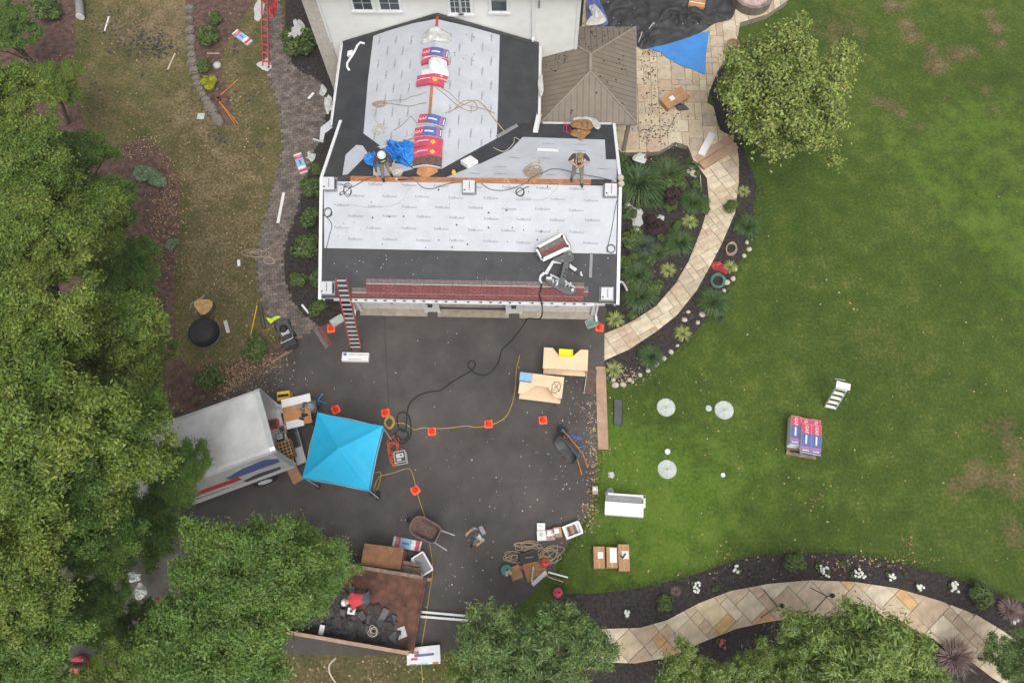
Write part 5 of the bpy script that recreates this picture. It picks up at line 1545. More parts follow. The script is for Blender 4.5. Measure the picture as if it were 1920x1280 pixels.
# loading inside the open rear
def tloc(x, y, z=0): return truck.matrix_basis @ Vector((x, y, z))
def at_truck(name, label, cat, x, y, z, rz=0.0):
    p = tloc(x, y, z)
    return thing(name, label, cat, tuple(p), math.radians(18) + rz)
t = at_truck('lattice_crate', 'brown crate with criss cross slats on the truck floor by its open rear', 'crate', -0.16, -0.52, FL - 0.012)
MB().box((0, 0, 0.04), (0.50, 0.60, 0.06)).obj('crate_bottom', 'shdark', t)
for s in (-1, 1):
    MB().box((s * 0.25, 0, 0.15), (0.02, 0.62, 0.28)).obj('crate_side', 'carddark', t)
    MB().box((0, s * 0.31, 0.15), (0.48, 0.02, 0.28)).obj('crate_side', 'carddark', t)
for i in range(4): MB().box((-0.18 + i * 0.12, 0, 0.30), (0.035, 0.60, 0.02)).obj('slat', 'stump', t)
for i in range(5): MB().box((0, -0.24 + i * 0.12, 0.323), (0.48, 0.035, 0.02)).obj('slat', 'stump', t)
rr_ = random.Random(3)
for i, (x, y, d, mk, lb, ct_) in enumerate([(-0.35, 0.55, (.35, .30, .25), 'red', 'red tool case on the truck floor in the open rear', 'tool case'), (-0.10, 0.25, (.22, .26, .18), 'pinkwrap', 'pinkish parts bin on the truck floor beside the red case', 'bin'), (-0.25, 0.0, (.26, .22, .20), 'dgrey', 'dark tool bag on the truck floor near the lattice crate', 'tool bag')]):
    t = at_truck('tool_case', lb, ct_, x, y, FL - 0.012, rr_.uniform(-0.3, 0.3))
    MB().box((0, 0, d[2] / 2 + 0.012), d).obj('case_body', mk, t)
    MB().box((0, 0, d[2] + 0.015), (d[0] * 0.8, d[1] * 0.8, 0.008)).obj('lid', 'dgrey' if mk != 'dgrey' else 'lgrey', t)
    MB().tube([(-0.06, 0, d[2] + 0.02), (-0.05, 0, d[2] + 0.06), (0.05, 0, d[2] + 0.06), (0.06, 0, d[2] + 0.02)], 0.010).obj('grip', 'black', t)
# work table behind the truck: white panels and a wood board
Z7 = zz(300, 680, 0.2344)
def table_from(name, label, a, b, w, h, mk, legs='dgrey', th=0.05):
    c, l, hd = seg(a, b, h)
    t = thing(name, label, 'table', (c.x, c.y, 0.012), hd)
    MB().box((0, 0, h - 0.012 - th / 2), (l, w, th)).obj('table_top', mk, t)
    for sx_ in (-1, 1):
        for sy2 in (-1, 1):
            MB().box((sx_ * (l / 2 - 0.06), sy2 * (w / 2 - 0.06), (h - th - 0.012) / 2), (0.05, 0.05, h - th - 0.012)).obj('leg', legs, t)
    return t, l, w, h
t, l, w, h = table_from('work_table', 'work table with wood top between white panels behind the open truck', Z7(985, 420), Z7(1200, 370), 1.0, 0.90, 'ply')
MB().box((0.05, 0.42, h + 0.03), (1.05, 0.30, 0.05)).obj('white_panel', 'white', t)
MB().box((-0.10, -0.42, h + 0.02), (0.62, 0.28, 0.04)).obj('white_panel', 'white', t)
MB().box((-0.62, 0.28, h - 0.05), (0.50, 0.34, 0.04)).obj('side_flap', 'lgrey', t)
for i in range(9):
    MB().box((0.22 + rr_.uniform(-.18, .2), -0.05 + rr_.uniform(-.28, .3), h + 0.05), (rr_.uniform(.06, .18), rr_.uniform(.04, .1), rr_.uniform(.04, .1)), rz=rr_.uniform(0, 3)).obj('machine_part', rr_.choice(['dgrey', 'grey', 'lgrey', 'black']), t)
t, l, w, h = table_from('tool_table', 'small dark grey table holding machine parts beside the canopy corner', Z7(1165, 360), Z7(1250, 345), 0.45, 0.85, 'dgrey')
MB().lathe([(0.14, 0), (0.16, 0.04), (0.10, 0.14)], 12, 0, Matrix.Translation((0, 0, h - 0.012))).obj('motor', 'grey', t)
c, l, hd = seg(Z7(930, 265), Z7(1035, 250), 0.5)
t = thing('yellow_case', 'yellow tool case standing on the driveway between truck and work table', 'case', (c.x, c.y, 0.012), hd)
MB().box((0, 0, 0.22), (0.46, 0.34, 0.42)).obj('case_body', 'yellow', t)
MB().box((0, 0, 0.438), (0.40, 0.10, 0.02)).obj('case_lid', 'black', t)
MB().tube([(-0.1, 0, 0.44), (-0.08, 0, 0.50), (0.08, 0, 0.50), (0.1, 0, 0.44)], 0.014).obj('grip', 'black', t)
# ---- canopy
TE, TP = 2.0, 2.62
cc = [at(x, y, TE) for x, y in ((595, 772), (718, 798), (691, 919), (566, 895))]
pk = at(633, 841, TP)
ctr = sum(cc, Vector()) / 4
tent = thing('pop_up_canopy', 'bright blue square pop up canopy on the driveway behind the truck', 'canopy', (ctr.x, ctr.y, 0.012))
def tent_top():
    mb = MB()
    for i in range(4):
        a, b = cc[i], cc[(i + 1) % 4]
        def g(u, v, a=a, b=b):
            e = a.lerp(b, u)
            p = e.lerp(pk, v)
            mid = 4 * u * (1 - u) * (1 - v)
            e_in = (pk - e).normalized()
            z = -0.05 * math.sin(math.pi * v) - 0.03 * mid
            wr = 0.018 * math.sin(u * 19 + i * 2 + v * 7 + 2 * math.sin(u * 5 + i)) * (1 - v) * (0.4 + u) * math.sin(math.pi * u)
            return p + Vector((e_in.x, e_in.y, 0)) * 0.04 * mid + Vector((0, 0, z + wr))
        mb.grid(14, 12, g)
        mb.grid(14, 1, lambda u, v, a=a, b=b: g(u, 0, a, b) + Vector((0, 0, -0.20 * v)) + ((a.lerp(b, u) - ctr).normalized()) * 0.02 * v)
    return mb
wobj(tent_top(), tent, 'canopy_cover', 'cyan', None, True)
for p in cc:
    wobj(MB().tube([p.lerp(pk, i / 8) + Vector((0, 0, 0.004 - 0.05 * math.sin(math.pi * i / 8))) for i in range(9)], 0.011, 5), tent, 'hip_seam', 'cyan')
wobj(MB().lathe([(0.05, 0), (0.04, 0.03), (0.01, 0.05)], 8, 0, Matrix.Translation(pk - Vector((0, 0, 0.01)))), tent, 'peak_cap', 'cyan')
for i, p in enumerate(cc):
    f = ctr + (p - ctr) * 0.97
    lg = wobj(MB().tube([p + (ctr - p) * 0.02 - Vector((0, 0, 0.03)), (f.x, f.y, 0.03)], 0.022), tent, 'leg', 'lgrey')
    wobj(MB().lathe([(0.10, 0), (0.10, 0.02), (0.03, 0.04)], 8, 0, Matrix.Translation((f.x, f.y, 0.012))), tent, 'foot', 'black')
for i in range(4):
    a, b = cc[i], cc[(i + 1) % 4]
    wobj(MB().tube([a - Vector((0, 0, 0.22)), (a + b) / 2 - Vector((0, 0, 0.05)), b - Vector((0, 0, 0.22))], 0.012), tent, 'truss_bar', 'lgrey')
p = at(704, 925, 0.08)
t = thing('sand_weight', 'black weight bag at the foot of the canopy by the yellow cord', 'weight', (p.x, p.y, 0.012))
for s in (-1, 1): MB().lathe([(0.06, 0), (0.09, 0.04), (0.085, 0.15), (0.04, 0.18)], 10, 0, Matrix.Translation((s * 0.09, 0, 0))).obj('pouch', 'rubber', t, True)
MB().box((0, 0, 0.16), (0.20, 0.03, 0.012)).obj('strap', 'dgrey', t)
p = at(604, 755, 0.012)
t = thing('folding_stand', 'blue metal folding stand at the canopy corner by the work table', 'stand', (p.x, p.y, 0.012), 0.6)
MB().tube([(-.18, -.1, 0), (-.05, 0, .42), (.15, .05, .55)], .02).obj('leg', 'tarppatio', t)
MB().tube([(-.05, .15, 0), (-.05, 0, .42)], .02).obj('leg', 'tarppatio', t)
MB().tube([(.12, -.12, 0), (-.05, 0, .42)], .02).obj('leg', 'tarppatio', t)
MB().tube([(.15, .05, .55), (.24, .07, .52)], .025).obj('hook', 'grey', t)

# ---- dump trailer
tr = [at(x, y, 0.75) for x, y in ((600, 1058), (793, 1090), (774, 1216), (582, 1186))]
tc_ = (tr[1] + tr[2]) / 2
d1 = (tr[1] - tr[0]).normalized()
th_ = math.atan2(d1.y, d1.x)
trailer = thing('dump_trailer', 'rusty brown dump trailer with plank side walls under the oak', 'trailer', (tc_.x, tc_.y, 0.012), th_)
TW, TL = 2.25, 4.2
bed = MB().box((-TL / 2, 0, 0.70), (TL, TW, 0.08)).obj('bed', 'rust', trailer)
for s in (-1, 1):
    for k in range(3):
        MB().box((-TL / 2, s * (TW / 2 + 0.03), 0.86 + k * 0.21), (TL - R.uniform(0, .06), 0.045, 0.20)).obj('side_board', 'oldwood', trailer)
    MB().box((-TL / 2, s * (TW / 2 + 0.03), 1.395), (TL + 0.06, 0.11, 0.05)).obj('top_rail', 'plank' if s < 0 else 'oldwood', trailer)
    for x in (-0.15, -1.4, -2.8, -4.05): MB().box((x, s * (TW / 2 + 0.085), 1.0), (0.09, 0.06, 0.74)).obj('stake', 'rust', trailer)
for k in range(3): MB().box((-TL + 0.03, 0, 0.86 + k * 0.21), (0.05, TW, 0.20)).obj('front_board', 'oldwood', trailer)
MB().box((0.04, 0, 0.66), (0.07, TW + 0.1, 0.14)).obj('rear_sill', 'rust', trailer)
for s in (-1, 1): MB().box((0.10, s * (TW / 2 + 0.02), 0.62), (0.28, 0.10, 0.06)).obj('ramp_bracket', 'copper', trailer)
MB().box((-TL / 2, 0, 0.58), (TL, 0.9, 0.14)).obj('frame', 'black', trailer)
MB().tube([(-TL, 0.4, 0.55), (-TL - 1.2, 0, 0.5), (-TL, -0.4, 0.55)], 0.05).obj('tongue', 'black', trailer)
for x in (-1.9, -2.7):
    for s in (-1, 1):
        M = Matrix.Translation((x, s * (TW / 2 + 0.03 - 0.25), 0.33)) @ Matrix.Rotation(math.pi / 2, 4, 'X')
        w_ = MB().lathe([(0.2, -0.1), (0.31, -0.1), (0.33, -0.06), (0.33, 0.06), (0.31, 0.1), (0.2, 0.1)], 16, 0, M).obj('wheel', 'rubber', trailer)
        MB().lathe([(0.03, -0.105), (0.19, -0.1), (0.19, 0.1), (0.03, 0.105)], 12, 0, M).obj('rim', 'lgrey', w_)
trl = lambda x, y, z: trailer.matrix_basis @ Vector((x, y, z))
# torn off shingles heaped in the bed
mb = MB()
rr_ = random.Random(21)
for i in range(210):
    x = -rr_.uniform(0.55, TL - 0.2)
    k = min(1.0, (-x) / 3.0)
    y = rr_.uniform(-TW / 2 + 0.15, -TW / 2 + 0.3 + 1.7 * k * rr_.random() + 0.25)
    hh = 0.03 + rr_.random() * 0.30 * k * max(0.2, 1 - (y + TW / 2) / 2.2)
    M = Matrix.Translation(trl(x, y, 0.745 + hh)) @ Matrix.Rotation(rr_.uniform(0, 6.3), 4, 'Z') @ Matrix.Rotation(rr_.uniform(-.35, .35), 4, 'X') @ Matrix.Rotation(rr_.uniform(-.35, .35), 4, 'Y')
    mb.box((0, 0, 0), (rr_.uniform(.15, .55), rr_.uniform(.1, .3), 0.012), 0 if rr_.random() < .75 else 1, M)
stuff(mb.obj('torn_shingles', ['shdark', 'dgrey']))
for i, (x, y, d, mk, lb) in enumerate([(-0.42, -0.62, (.30, .34, .012), 'lgrey', 'grey metal square lying on the trailer bed'), (-2.95, -0.93, (.16, .30, .02), 'white', 'white scrap board against the trailer side boards')]):
    t = thing('scrap_sheet', lb, 'scrap', tuple(trl(x, y, 0.78 + i * 0.30)), th_ + 0.5 * (1 - i))
    MB().box((0, 0, 0), d).obj('sheet', mk, t)
    MB().box((d[0] / 2 - 0.01, 0, 0.012), (0.02, d[1], 0.012)).obj('hem', mk, t)
coil('scrap_wire', 'pale wire tangle on the shingle scraps in the trailer', 'wire', lambda x, y, h: at(x, y, 1.02 + h), 699, 1184, 7, 8, 4, 'ropewhite', 0.009, 0.4, 33)
# worker bending in the trailer
p = trl(-1.72, 0.22, 0.742)
person('worker in white cap and red shirt bending over inside the trailer', tuple(p), math.radians(100),
       {'pelvis': (0, -.12, .88), 'spine': (0, .05, 1.03), 'chest': (0, .26, 1.08), 'neck': (0, .41, 1.06), 'head': (0, .52, 1.05), 'crown': (0, .62, 1.04), '_look': (0, .2, -1), 'shl': (-.185, .30, 1.05), 'shr': (.185, .30, 1.05), 'ell': (-.24, .38, .78), 'wrl': (-.18, .46, .55), 'elr': (.24, .38, .78), 'wrr': (.18, .48, .55),
        'hil': (-.10, -.12, .84), 'knl': (-.13, .06, .47), 'anl': (-.13, -.02, .09), 'tol': (-.14, .15, .045), 'hir': (.10, -.12, .84), 'knr': (.13, .0, .47), 'anr': (.13, -.12, .09), 'tor': (.14, .05, .045)},
       dict(hip='pants', shirt='redshirt', skin='skin', arm='skin', pants='darkpants', shoe='black'), cap_white)
t = thing('small_carton', 'small white carton on the scraps next to the bending worker', 'carton', tuple(trl(-2.12, -0.22, 1.0)), th_)
MB().box((0, 0, 0.07), (0.24, 0.20, 0.14)).obj('carton_body', 'white', t)
MB().box((0, 0, 0.142), (0.10, 0.08, 0.003)).obj('print', 'dgrey', t)
# brown box, planks and framed pane beside the trailer
c, l, hd = seg((686, 1039), (748, 1047), 1.15)
t = thing('brown_steel_box', 'big rust brown box with shiny front standing behind the trailer under the oak', 'box', (c.x, c.y, 0.012), hd)
MB().box((0, 0, 0.57), (1.30, 0.66, 1.12)).obj('box_body', 'rustbox', t)
MB().box((0, -0.34, 0.75), (1.28, 0.015, 0.74)).obj('front_wrap', 'pinkwrap', t)
MB().box((0, 0, 1.145), (1.34, 0.70, 0.022)).obj('lid', 'rustbox', t)
for k in range(4):
    c, l, hd = seg((744, 1052 + k * 8), (780 + (k % 2) * 5, 1059 + k * 8), 0.75 + 0.02 * k)
    t = thing('old_plank', 'weathered plank lying on the stack between brown box and framed pane', 'plank', (c.x, c.y, 0.012), hd, 'weathered planks beside the trailer')
    MB().box((0, 0, 0.70), (0.95, 0.15, 0.04)).obj('board', 'oldwood', t)
    MB().box((-0.3, 0, 0.34), (0.08, 0.10, 0.68)).obj('block', 'oldwood', t)
    MB().box((0.3, 0, 0.34), (0.08, 0.10, 0.68)).obj('block', 'oldwood', t)
c, l, hd = seg((783, 1042), (800, 1072), 0.55)
t = thing('framed_pane', 'white framed glass pane propped on blocks beside the trailer', 'window', (c.x, c.y, 0.012), hd)
MB().box((0, 0, 0.50), (0.68, 0.42, 0.03)).obj('pane', 'grey', t)
for s in (-1, 1):
    MB().box((s * 0.34, 0, 0.51), (0.05, 0.46, 0.06)).obj('frame_bar', 'white', t)
    MB().box((0, s * 0.22, 0.51), (0.63, 0.06 + 0.05 * (s < 0), 0.06)).obj('frame_bar', 'offwhite', t)
    MB().box((s * 0.2, 0, 0.24), (0.1, 0.2, 0.47)).obj('block', 'oldwood', t)

# ---- ladders
def ladder(label, foot_a, foot_b, top_a, top_b, n, rail, rung, name='extension_ladder'):
    o = (foot_a + foot_b) / 2
    t = thing(name, label, 'ladder', tuple(o))
    up = (top_a - foot_a).normalized()
    sd = (foot_b - foot_a).normalized()
    nn = sd.cross(up).normalized()
    for a, b in ((foot_a, top_a), (foot_b, top_b)):
        q = [a - sd * .018 - nn * .04, a + sd * .018 - nn * .04, a + sd * .018 + nn * .04, a - sd * .018 + nn * .04]
        d = b - a
        mb = MB().add(q + [p + d for p in q], [(0, 1, 5, 4), (1, 2, 6, 5), (2, 3, 7, 6), (3, 0, 4, 7), (3, 2, 1, 0), (4, 5, 6, 7)])
        wobj(mb, t, 'rail', rail)
        wobj(MB().lathe([(0.05, 0), (0.05, 0.04)], 8, 0, Matrix.Translation(a - Vector((0, 0, 0.0)))), t, 'foot', 'black')
    for i in range(n):
        f = (i + 0.7) / n
        a, b = foot_a.lerp(top_a, f), foot_b.lerp(top_b, f)
        mb = MB().tube([a, b], 0.024, 6)
        q = (a + b) / 2
        wobj(mb, t, 'rung', rung)
        wobj(MB().slab([a + up * .03 + nn * .02, b + up * .03 + nn * .02, b - up * .03 + nn * .02, a - up * .03 + nn * .02], nn, .012), t, 'tread', rung)
    return t
fa, fb = at(658, 655, 0.012), at(678, 655, 0.012)
la, lb_ = fa + (at(637, 557, 3.50) - fa) * 1.30, fb + (at(657, 557, 3.50) - fb) * 1.30
ladder('red extension ladder with pale rungs leaning on the garage eave', fa, fb, la, lb_, 16, 'ladderred', 'lgrey')
fa, fb = at(493, 124, 0.02), at(504, 127, 0.02)
ladder('long red ladder running up past the white plastic beside the paver path', fa, fb, fa + Vector((0.55, 6.8, 3.6)), fb + Vector((0.55, 6.8, 3.6)), 22, 'ladderred', 'ladderred')
# aluminium step ladder on the lawn
Z4 = zz(1400, 680, 0.172)
t = thing('step_ladder', 'aluminium step ladder standing on the lawn above the bundle pallet', 'ladder', tuple(at(1563, 742, 0)))
top = [at(*Z4(995, 232), 1.45), at(*Z4(1115, 262), 1.45)]
ft = [at(*Z4(850, 480), 0.02), at(*Z4(968, 505), 0.02)]
bk = [at(*Z4(890, 210), 0.02) , at(*Z4(1000, 225), 0.02)]
for i in (0, 1):
    wobj(MB().tube([ft[i], top[i]], 0.03, 4), t, 'rail', 'alu')
    wobj(MB().tube([bk[i] + Vector((0.1, 0.0, 0)), top[i]], 0.02, 4), t, 'rear_leg', 'alu')
for k in range(5):
    f = 0.06 + k * 0.2
    a, b = ft[0].lerp(top[0], f), ft[1].lerp(top[1], f)
    d = (b - a).normalized(); s = Vector((0, 0, 1)).cross(d) * 0.055
    wobj(MB().slab([a - s, b - s, b + s, a + s], Vector((0, 0, 1)), 0.025), t, 'tread', 'offwhite')
a, b = top
d = (b - a).normalized(); s = Vector((0, 0, 1)).cross(d) * 0.12
wobj(MB().slab([a - s - d * .05, b - s + d * .05, b + s + d * .05, a + s - d * .05], Vector((0, 0, 1)), 0.05), t, 'top_cap', 'white')
wobj(MB().tube([bk[0] + Vector((0.1, 0, 0.4)), bk[1] + Vector((0.1, 0, 0.4))], 0.015, 4), t, 'brace', 'alu')

# ================================================================ GROUND THINGS
# cones
def cone(px, py, rz, label):
    p = at(px, py, 0.0)
    t = thing('traffic_cone', label, 'traffic cone', (p.x, p.y, 0.012), rz, 'orange cones on the driveway')
    MB().prism([(-.15, -.12), (-.12, -.15), (.12, -.15), (.15, -.12), (.15, .12), (.12, .15), (-.12, .15), (-.15, .12)], 0, 0.03).obj('base', 'orangelt', t)
    MB().lathe([(0.105, 0.031), (0.09, 0.06), (0.03, 0.46), (0.022, 0.465), (0.018, 0.40)], 16).obj('cone_body', 'orange', t, True)
for px, py, rz, lb in [(621, 617, .1, 'orange traffic cone beside the splash tray at the red ladder'), (1124, 615, -.2, 'orange traffic cone beside the splash tray where the paved path begins'), (630, 768, .4, 'orange traffic cone at the canopy corner nearest the work table'), (723, 774, .15, 'orange traffic cone next to the yellow cord coil'),
                       (810, 809, .05, 'orange traffic cone on the yellow cord beside the black hose coil'), (916, 795, .0, 'orange traffic cone on the yellow cord below the plywood bench with blue box'), (1018, 788, .05, 'orange traffic cone standing alone between plywood bench and overturned wheelbarrow'), (779, 919, .55, 'orange traffic cone on the yellow cord between generator and brown wheelbarrow')]:
    cone(px, py, rz, lb)
# splash trays under the downspouts
for (a, b, lb, mk) in (((624, 606), (641, 596), 'grey green splash tray under the downspout at the red ladder', 'lid'), ((1100, 609), (1122, 602), 'grey green splash tray under the downspout where the paved path begins', 'teal')):
    c, l, hd = seg(a, b, 0.05)
    t = thing('splash_tray', lb, 'splash tray', (c.x, c.y, 0.012), hd)
    MB().box((0, 0, 0.012), (0.52, 0.30, 0.022)).obj('tray_floor', mk, t)
    for s in (-1, 1): MB().box((0, s * 0.15, 0.045), (0.52, 0.02, 0.088)).obj('tray_wall', 'lid', t)
    MB().box((-0.26, 0, 0.045), (0.02, 0.28, 0.088)).obj('tray_wall', 'lid', t)
    for k in range(4): MB().box((0, -0.09 + k * 0.06, 0.027), (0.46, 0.012, 0.008)).obj('rib', 'lid', t)
# white banner board at the ladder foot
c, l, hd = seg((642, 668), (690, 669), 0.18)
t = thing('white_carton', 'long white carton with small grey print at the foot of the red ladder', 'carton', (c.x, c.y, 0.012), hd)
MB().box((0, 0, 0.08), (1.02, 0.34, 0.16)).obj('carton_body', 'white', t)
MB().box((-0.40, 0.09, 0.1615), (0.12, 0.10, 0.003)).obj('logo', 'bblue', t)
MB().box((0.1, 0.09, 0.1615), (0.75, 0.05, 0.003)).obj('print', 'lgrey', t)
MB().box((0.0, -0.10, 0.1615), (0.5, 0.04, 0.003)).obj('print', 'lgrey', t)

# plywood benches with a notch
def bench(label, A, B, C_, notch_up, h=0.86):
    """A,B: ends of the edge farthest from the camera, C_: near edge corner below A"""
    pa, pb, pc = at(*A, h), at(*B, h), at(*C_, h)
    hd = math.atan2((pb - pa).y, (pb - pa).x)
    l = (pb - pa).length
    wv = (pc - pa)
    w = abs(-wv.x * math.sin(hd) + wv.y * math.cos(hd))
    c = (pa + pb) / 2 + Vector((math.sin(hd), -math.cos(hd), 0)) * w / 2
    t = thing('plywood_bench', label, 'workbench', (c.x, c.y, 0.012), hd)
    if notch_up: P = [(-l / 2, -w / 2), (l / 2, -w / 2), (l / 2, w / 2), (l * 0.33, w / 2), (l * 0.15, w * 0.14), (-l * 0.15, w * 0.14), (-l * 0.30, w / 2), (-l / 2, w / 2)]
    else: P = [(-l / 2, w / 2), (-l / 2, -w / 2), (-l * 0.38, -w / 2), (-l * 0.14, -w * 0.06), (l * 0.16, -w * 0.06), (l * 0.34, -w / 2), (l / 2, -w / 2), (l / 2, w / 2)]
    MB().prism(P, h - 0.042, h - 0.012).obj('top_board', 'bench', t)
    MB().box((0, -w * 0.10, 0.30), (l * 0.96, w * 0.9, 0.025)).obj('lower_shelf', 'bench', t)
    for s in (-1, 1):
        MB().box((s * (l / 2 - 0.04), 0, 0.415), (0.025, w * 0.85, 0.80)).obj('side_panel', 'bench', t)
        for q in (-1, 1): MB().lathe([(0.05, 0), (0.05, 0.02)], 8, 0, Matrix.Translation((s * (l / 2 - 0.06), q * w * 0.36, -0.0))).obj('foot', 'black', t)
        MB().tube([(s * (l / 2 + 0.02), -w * 0.4, 0.6), (s * (l / 2 + 0.02), w * 0.4, 0.6)], 0.012).obj('strap', 'dgrey', t)
    return t, l, w, h, c, hd
b1 = bench('pale plywood workbench with a yellow tray in its notch', (1020, 651), (1103, 656), (1019, 690), True)
b2 = bench('pale plywood workbench carrying a blue box and a wire frame', (977, 697), (1058, 707), (973, 737), False)
def on_bench(b, name, label, cat, x, y, z=None):
    t, l, w, h, c, hd = b
    p = t.matrix_basis @ Vector((x * l, y * w, (h - 0.012) if z is None else z))
    return thing(name, label, cat, tuple(p), hd)
t = on_bench(b1, 'yellow_tray', 'bright yellow tray sticking out of the bench notch', 'tray', 0.0, 0.26)
MB().box((0, 0, 0.012), (0.50, 0.27, 0.02)).obj('tray_floor', 'ylemon', t)
for s in (-1, 1):
    MB().box((0, s * 0.13, 0.05), (0.52, 0.02, 0.10)).obj('tray_wall', 'ylemon', t)
    MB().box((s * 0.25, 0, 0.05), (0.02, 0.24, 0.10)).obj('tray_wall', 'ylemon', t)
t = on_bench(b2, 'blue_box', 'light blue plastic box on the corner of the plywood bench', 'box', -0.37, 0.22)
MB().box((0, 0, 0.09), (0.42, 0.28, 0.18)).obj('box_body', 'tarppatio', t)
MB().box((0, 0, 0.192), (0.45, 0.31, 0.022)).obj('lid', 'blight', t)
t = on_bench(b2, 'wire_frame', 'thin dark wire frame lying on the plywood bench', 'wire frame', 0.35, -0.02)
q = [(-.15, -.2), (.0, -.22), (.02, -.15), (.12, -.12), (.15, .1), (.08, .2), (-.08, .2), (-.12, .12), (-.16, .1)]
MB().tube([(x, y, .014) for x, y in q + q[:1]], .012, 5).obj('outline', 'dgrey', t)
MB().tube([(-.1, .15, .03), (.1, -.12, .03)], .008, 5).obj('cross_wire', 'dgrey', t)
MB().tube([(.08, .15, .03), (-.1, -.15, .03)], .008, 5).obj('cross_wire', 'dgrey', t)

# shingle bundles on the ground
def gbundle(label, a, b, style, z=0.0, z0=0.012, **k):
    c, l, hd = seg(a, b, z + 0.1)
    return bundle(label, Matrix.Translation((c.x, c.y, z + z0)) @ Matrix.Rotation(hd, 4, 'Z'), style, 0.0, **k)
gbundle('lone shingle bundle lying diagonally on the lawn near the long red ladder', (437, 57), (471, 82), 'lightblue')
gbundle('lone shingle bundle lying on the paver path below the dangling flashing', (556, 285), (571, 327), 'lightblue')
gbundle('lone shingle bundle on the asphalt behind the brown steel box', (737, 1014), (789, 1024), 'lightblue')
gbundle('opened dark red shingle bundle leaning flat along the tan plank', (1111, 690), (1104, 741), 'brown', ln=1.02, wd=0.36)
for k, (dy, zz_, lb, st_) in enumerate([(0, 0, 'bottom white ended shingle bundle of the fanned stack beside the trailer tail', 'lightblue'), (2, 0.10, 'middle shingle bundle of the fanned stack beside the trailer tail', 'lightblue'), (1, 0.20, 'top white shingle bundle of the fanned stack beside the trailer tail', 'whitewrap')]):
    gbundle(lb, (763 - k, 1231 - dy), (825 + k, 1228 - dy - 2 * k), st_, zz_, 0.006 + 0.005 * k, wd=0.5, ln=1.1, group='fanned stack beside the trailer tail')
# pallet of bundles on the lawn
pc_ = at(1510, 817, 0.5)
ang = math.atan2(*(at(1539, 788, 0.5) - at(1483, 779, 0.5)).yx)
pal = thing('pallet', 'wooden pallet under the stacked shingle bundles on the lawn', 'pallet', (pc_.x, pc_.y, 0.002), ang)
for i in range(3): MB().box((-0.45 + i * 0.45, 0, 0.05), (0.09, 1.36, 0.10)).obj('runner', 'oldwood', pal)
for i in range(7): MB().box((0, -0.63 + i * 0.21, 0.112), (1.06, 0.12, 0.022)).obj('deck_board', 'oldwood', pal)
for lay in range(5):
    for c_ in range(3):
        if lay == 4 and c_ == 0: continue
        M = Matrix.Translation((pc_.x, pc_.y, 0.126 + lay * 0.098)) @ Matrix.Rotation(ang, 4, 'Z') @ Matrix.Translation((-0.355 + 0.355 * c_, (0.13 if lay < 4 else -0.12) + R.uniform(-.02, .02), 0)) @ Matrix.Rotation(math.pi / 2 * 3 + R.uniform(-.015, .015), 4, 'Z')
        top_ = lay >= 3
        bundle([['lone red and blue bundle one layer lower than its two neighbours on the pallet', 'red and blue bundle showing its red end under the middle top pallet bundle', 'red and blue bundle showing its red end under the outer top pallet bundle'], ['', 'topmost pallet bundle in the middle, with red and blue print', 'topmost pallet bundle on the outer side, with red and blue print']][lay - 3][c_] if top_ else 'shingle bundle in a lower layer of the pallet stack on the lawn', M, 'redblue' if top_ else 'whitewrap', 0.0,
               'shingle bundles stacked on the lawn pallet' if not top_ else 'top bundles of the lawn pallet', ln=1.06, wd=0.345, th=0.095)

# planks, strips, sticks: flat straight pieces
def board(name, label, cat, a, b, w, th, mk, z=0.012, rib=None, group=None):
    c, l, hd = seg(a, b, z + th)
    t = thing(name, label, cat, (c.x, c.y, z), hd, group)
    MB().box((0, 0, th / 2), (l, w, th)).obj('board', mk, t)
    if rib:
        for s in (-1, 1): MB().box((0, s * (w / 2 - 0.01), th + 0.012), (l, 0.018, 0.022)).obj('flange', rib, t)
    return t
board('tan_plank', 'long tan plank lying at the driveway edge beside the benches', 'plank', (1126, 687), (1131, 842), 0.38, 0.05, 'plank')
board('edging_plank', 'weathered plank edging the driveway next to the leaf litter', 'plank', (510, 679), (547, 654), 0.10, 0.07, 'wood')
board('red_shingle_strip', 'dull red shingle strip lying on the driveway beside the ladder cone', 'shingle strip', (599, 613), (620, 648), 0.16, 0.012, 'shred')
board('grey_shingle_strip', 'grey brown shingle strip lying beside the red one on the driveway', 'shingle strip', (591, 617), (613, 652), 0.14, 0.012, 'shgrey')
board('white_trim', 'long white trim strip lying on the paver path', 'trim', (532, 361), (521, 418), 0.12, 0.02, 'offwhite', 0.034)
board('black_gutter', 'black gutter section with silver buckle lying on the lawn by the tan plank', 'gutter', (1159, 749), (1159, 796), 0.32, 0.06, 'dgrey', 0.0, 'black')
board('white_stick', 'crooked white stick on the dry lawn near the scattered shingle scraps', 'stick', (204, 31), (196, 58), 0.07, 0.03, 'offwhite', 0.0)
board('pale_stick', 'thin pale wooden stick on the dry lawn beside the black shingle scraps', 'stick', (328, 100), (314, 131), 0.06, 0.03, 'rocklt', 0.0)
board('white_tube', 'short white pipe on the grass beside the black dome', 'pipe', (422, 601), (428, 623), 0.12, 0.06, 'lgrey', 0.0, 'white')
board('spirit_level', 'long black level with silver windows beside the paver path', 'level', (487, 570), (495, 615), 0.13, 0.05, 'dgrey', 0.0, 'black')
board('yellow_stick', 'thin yellow pole leaning down to the grass beside the black level', 'pole', (482, 572), (470, 627), 0.03, 0.03, 'yellow', 0.0)
board('grey_stick', 'grey pole lying next to the sawn tree stump', 'pole', (356, 571), (384, 554), 0.07, 0.04, 'grey', 0.0)
board('white_gutter_length', 'white gutter length with dark trough, upper of two across the driveway', 'gutter', (775, 1145), (884, 1155), 0.075, 0.06, 'white', 0.06)
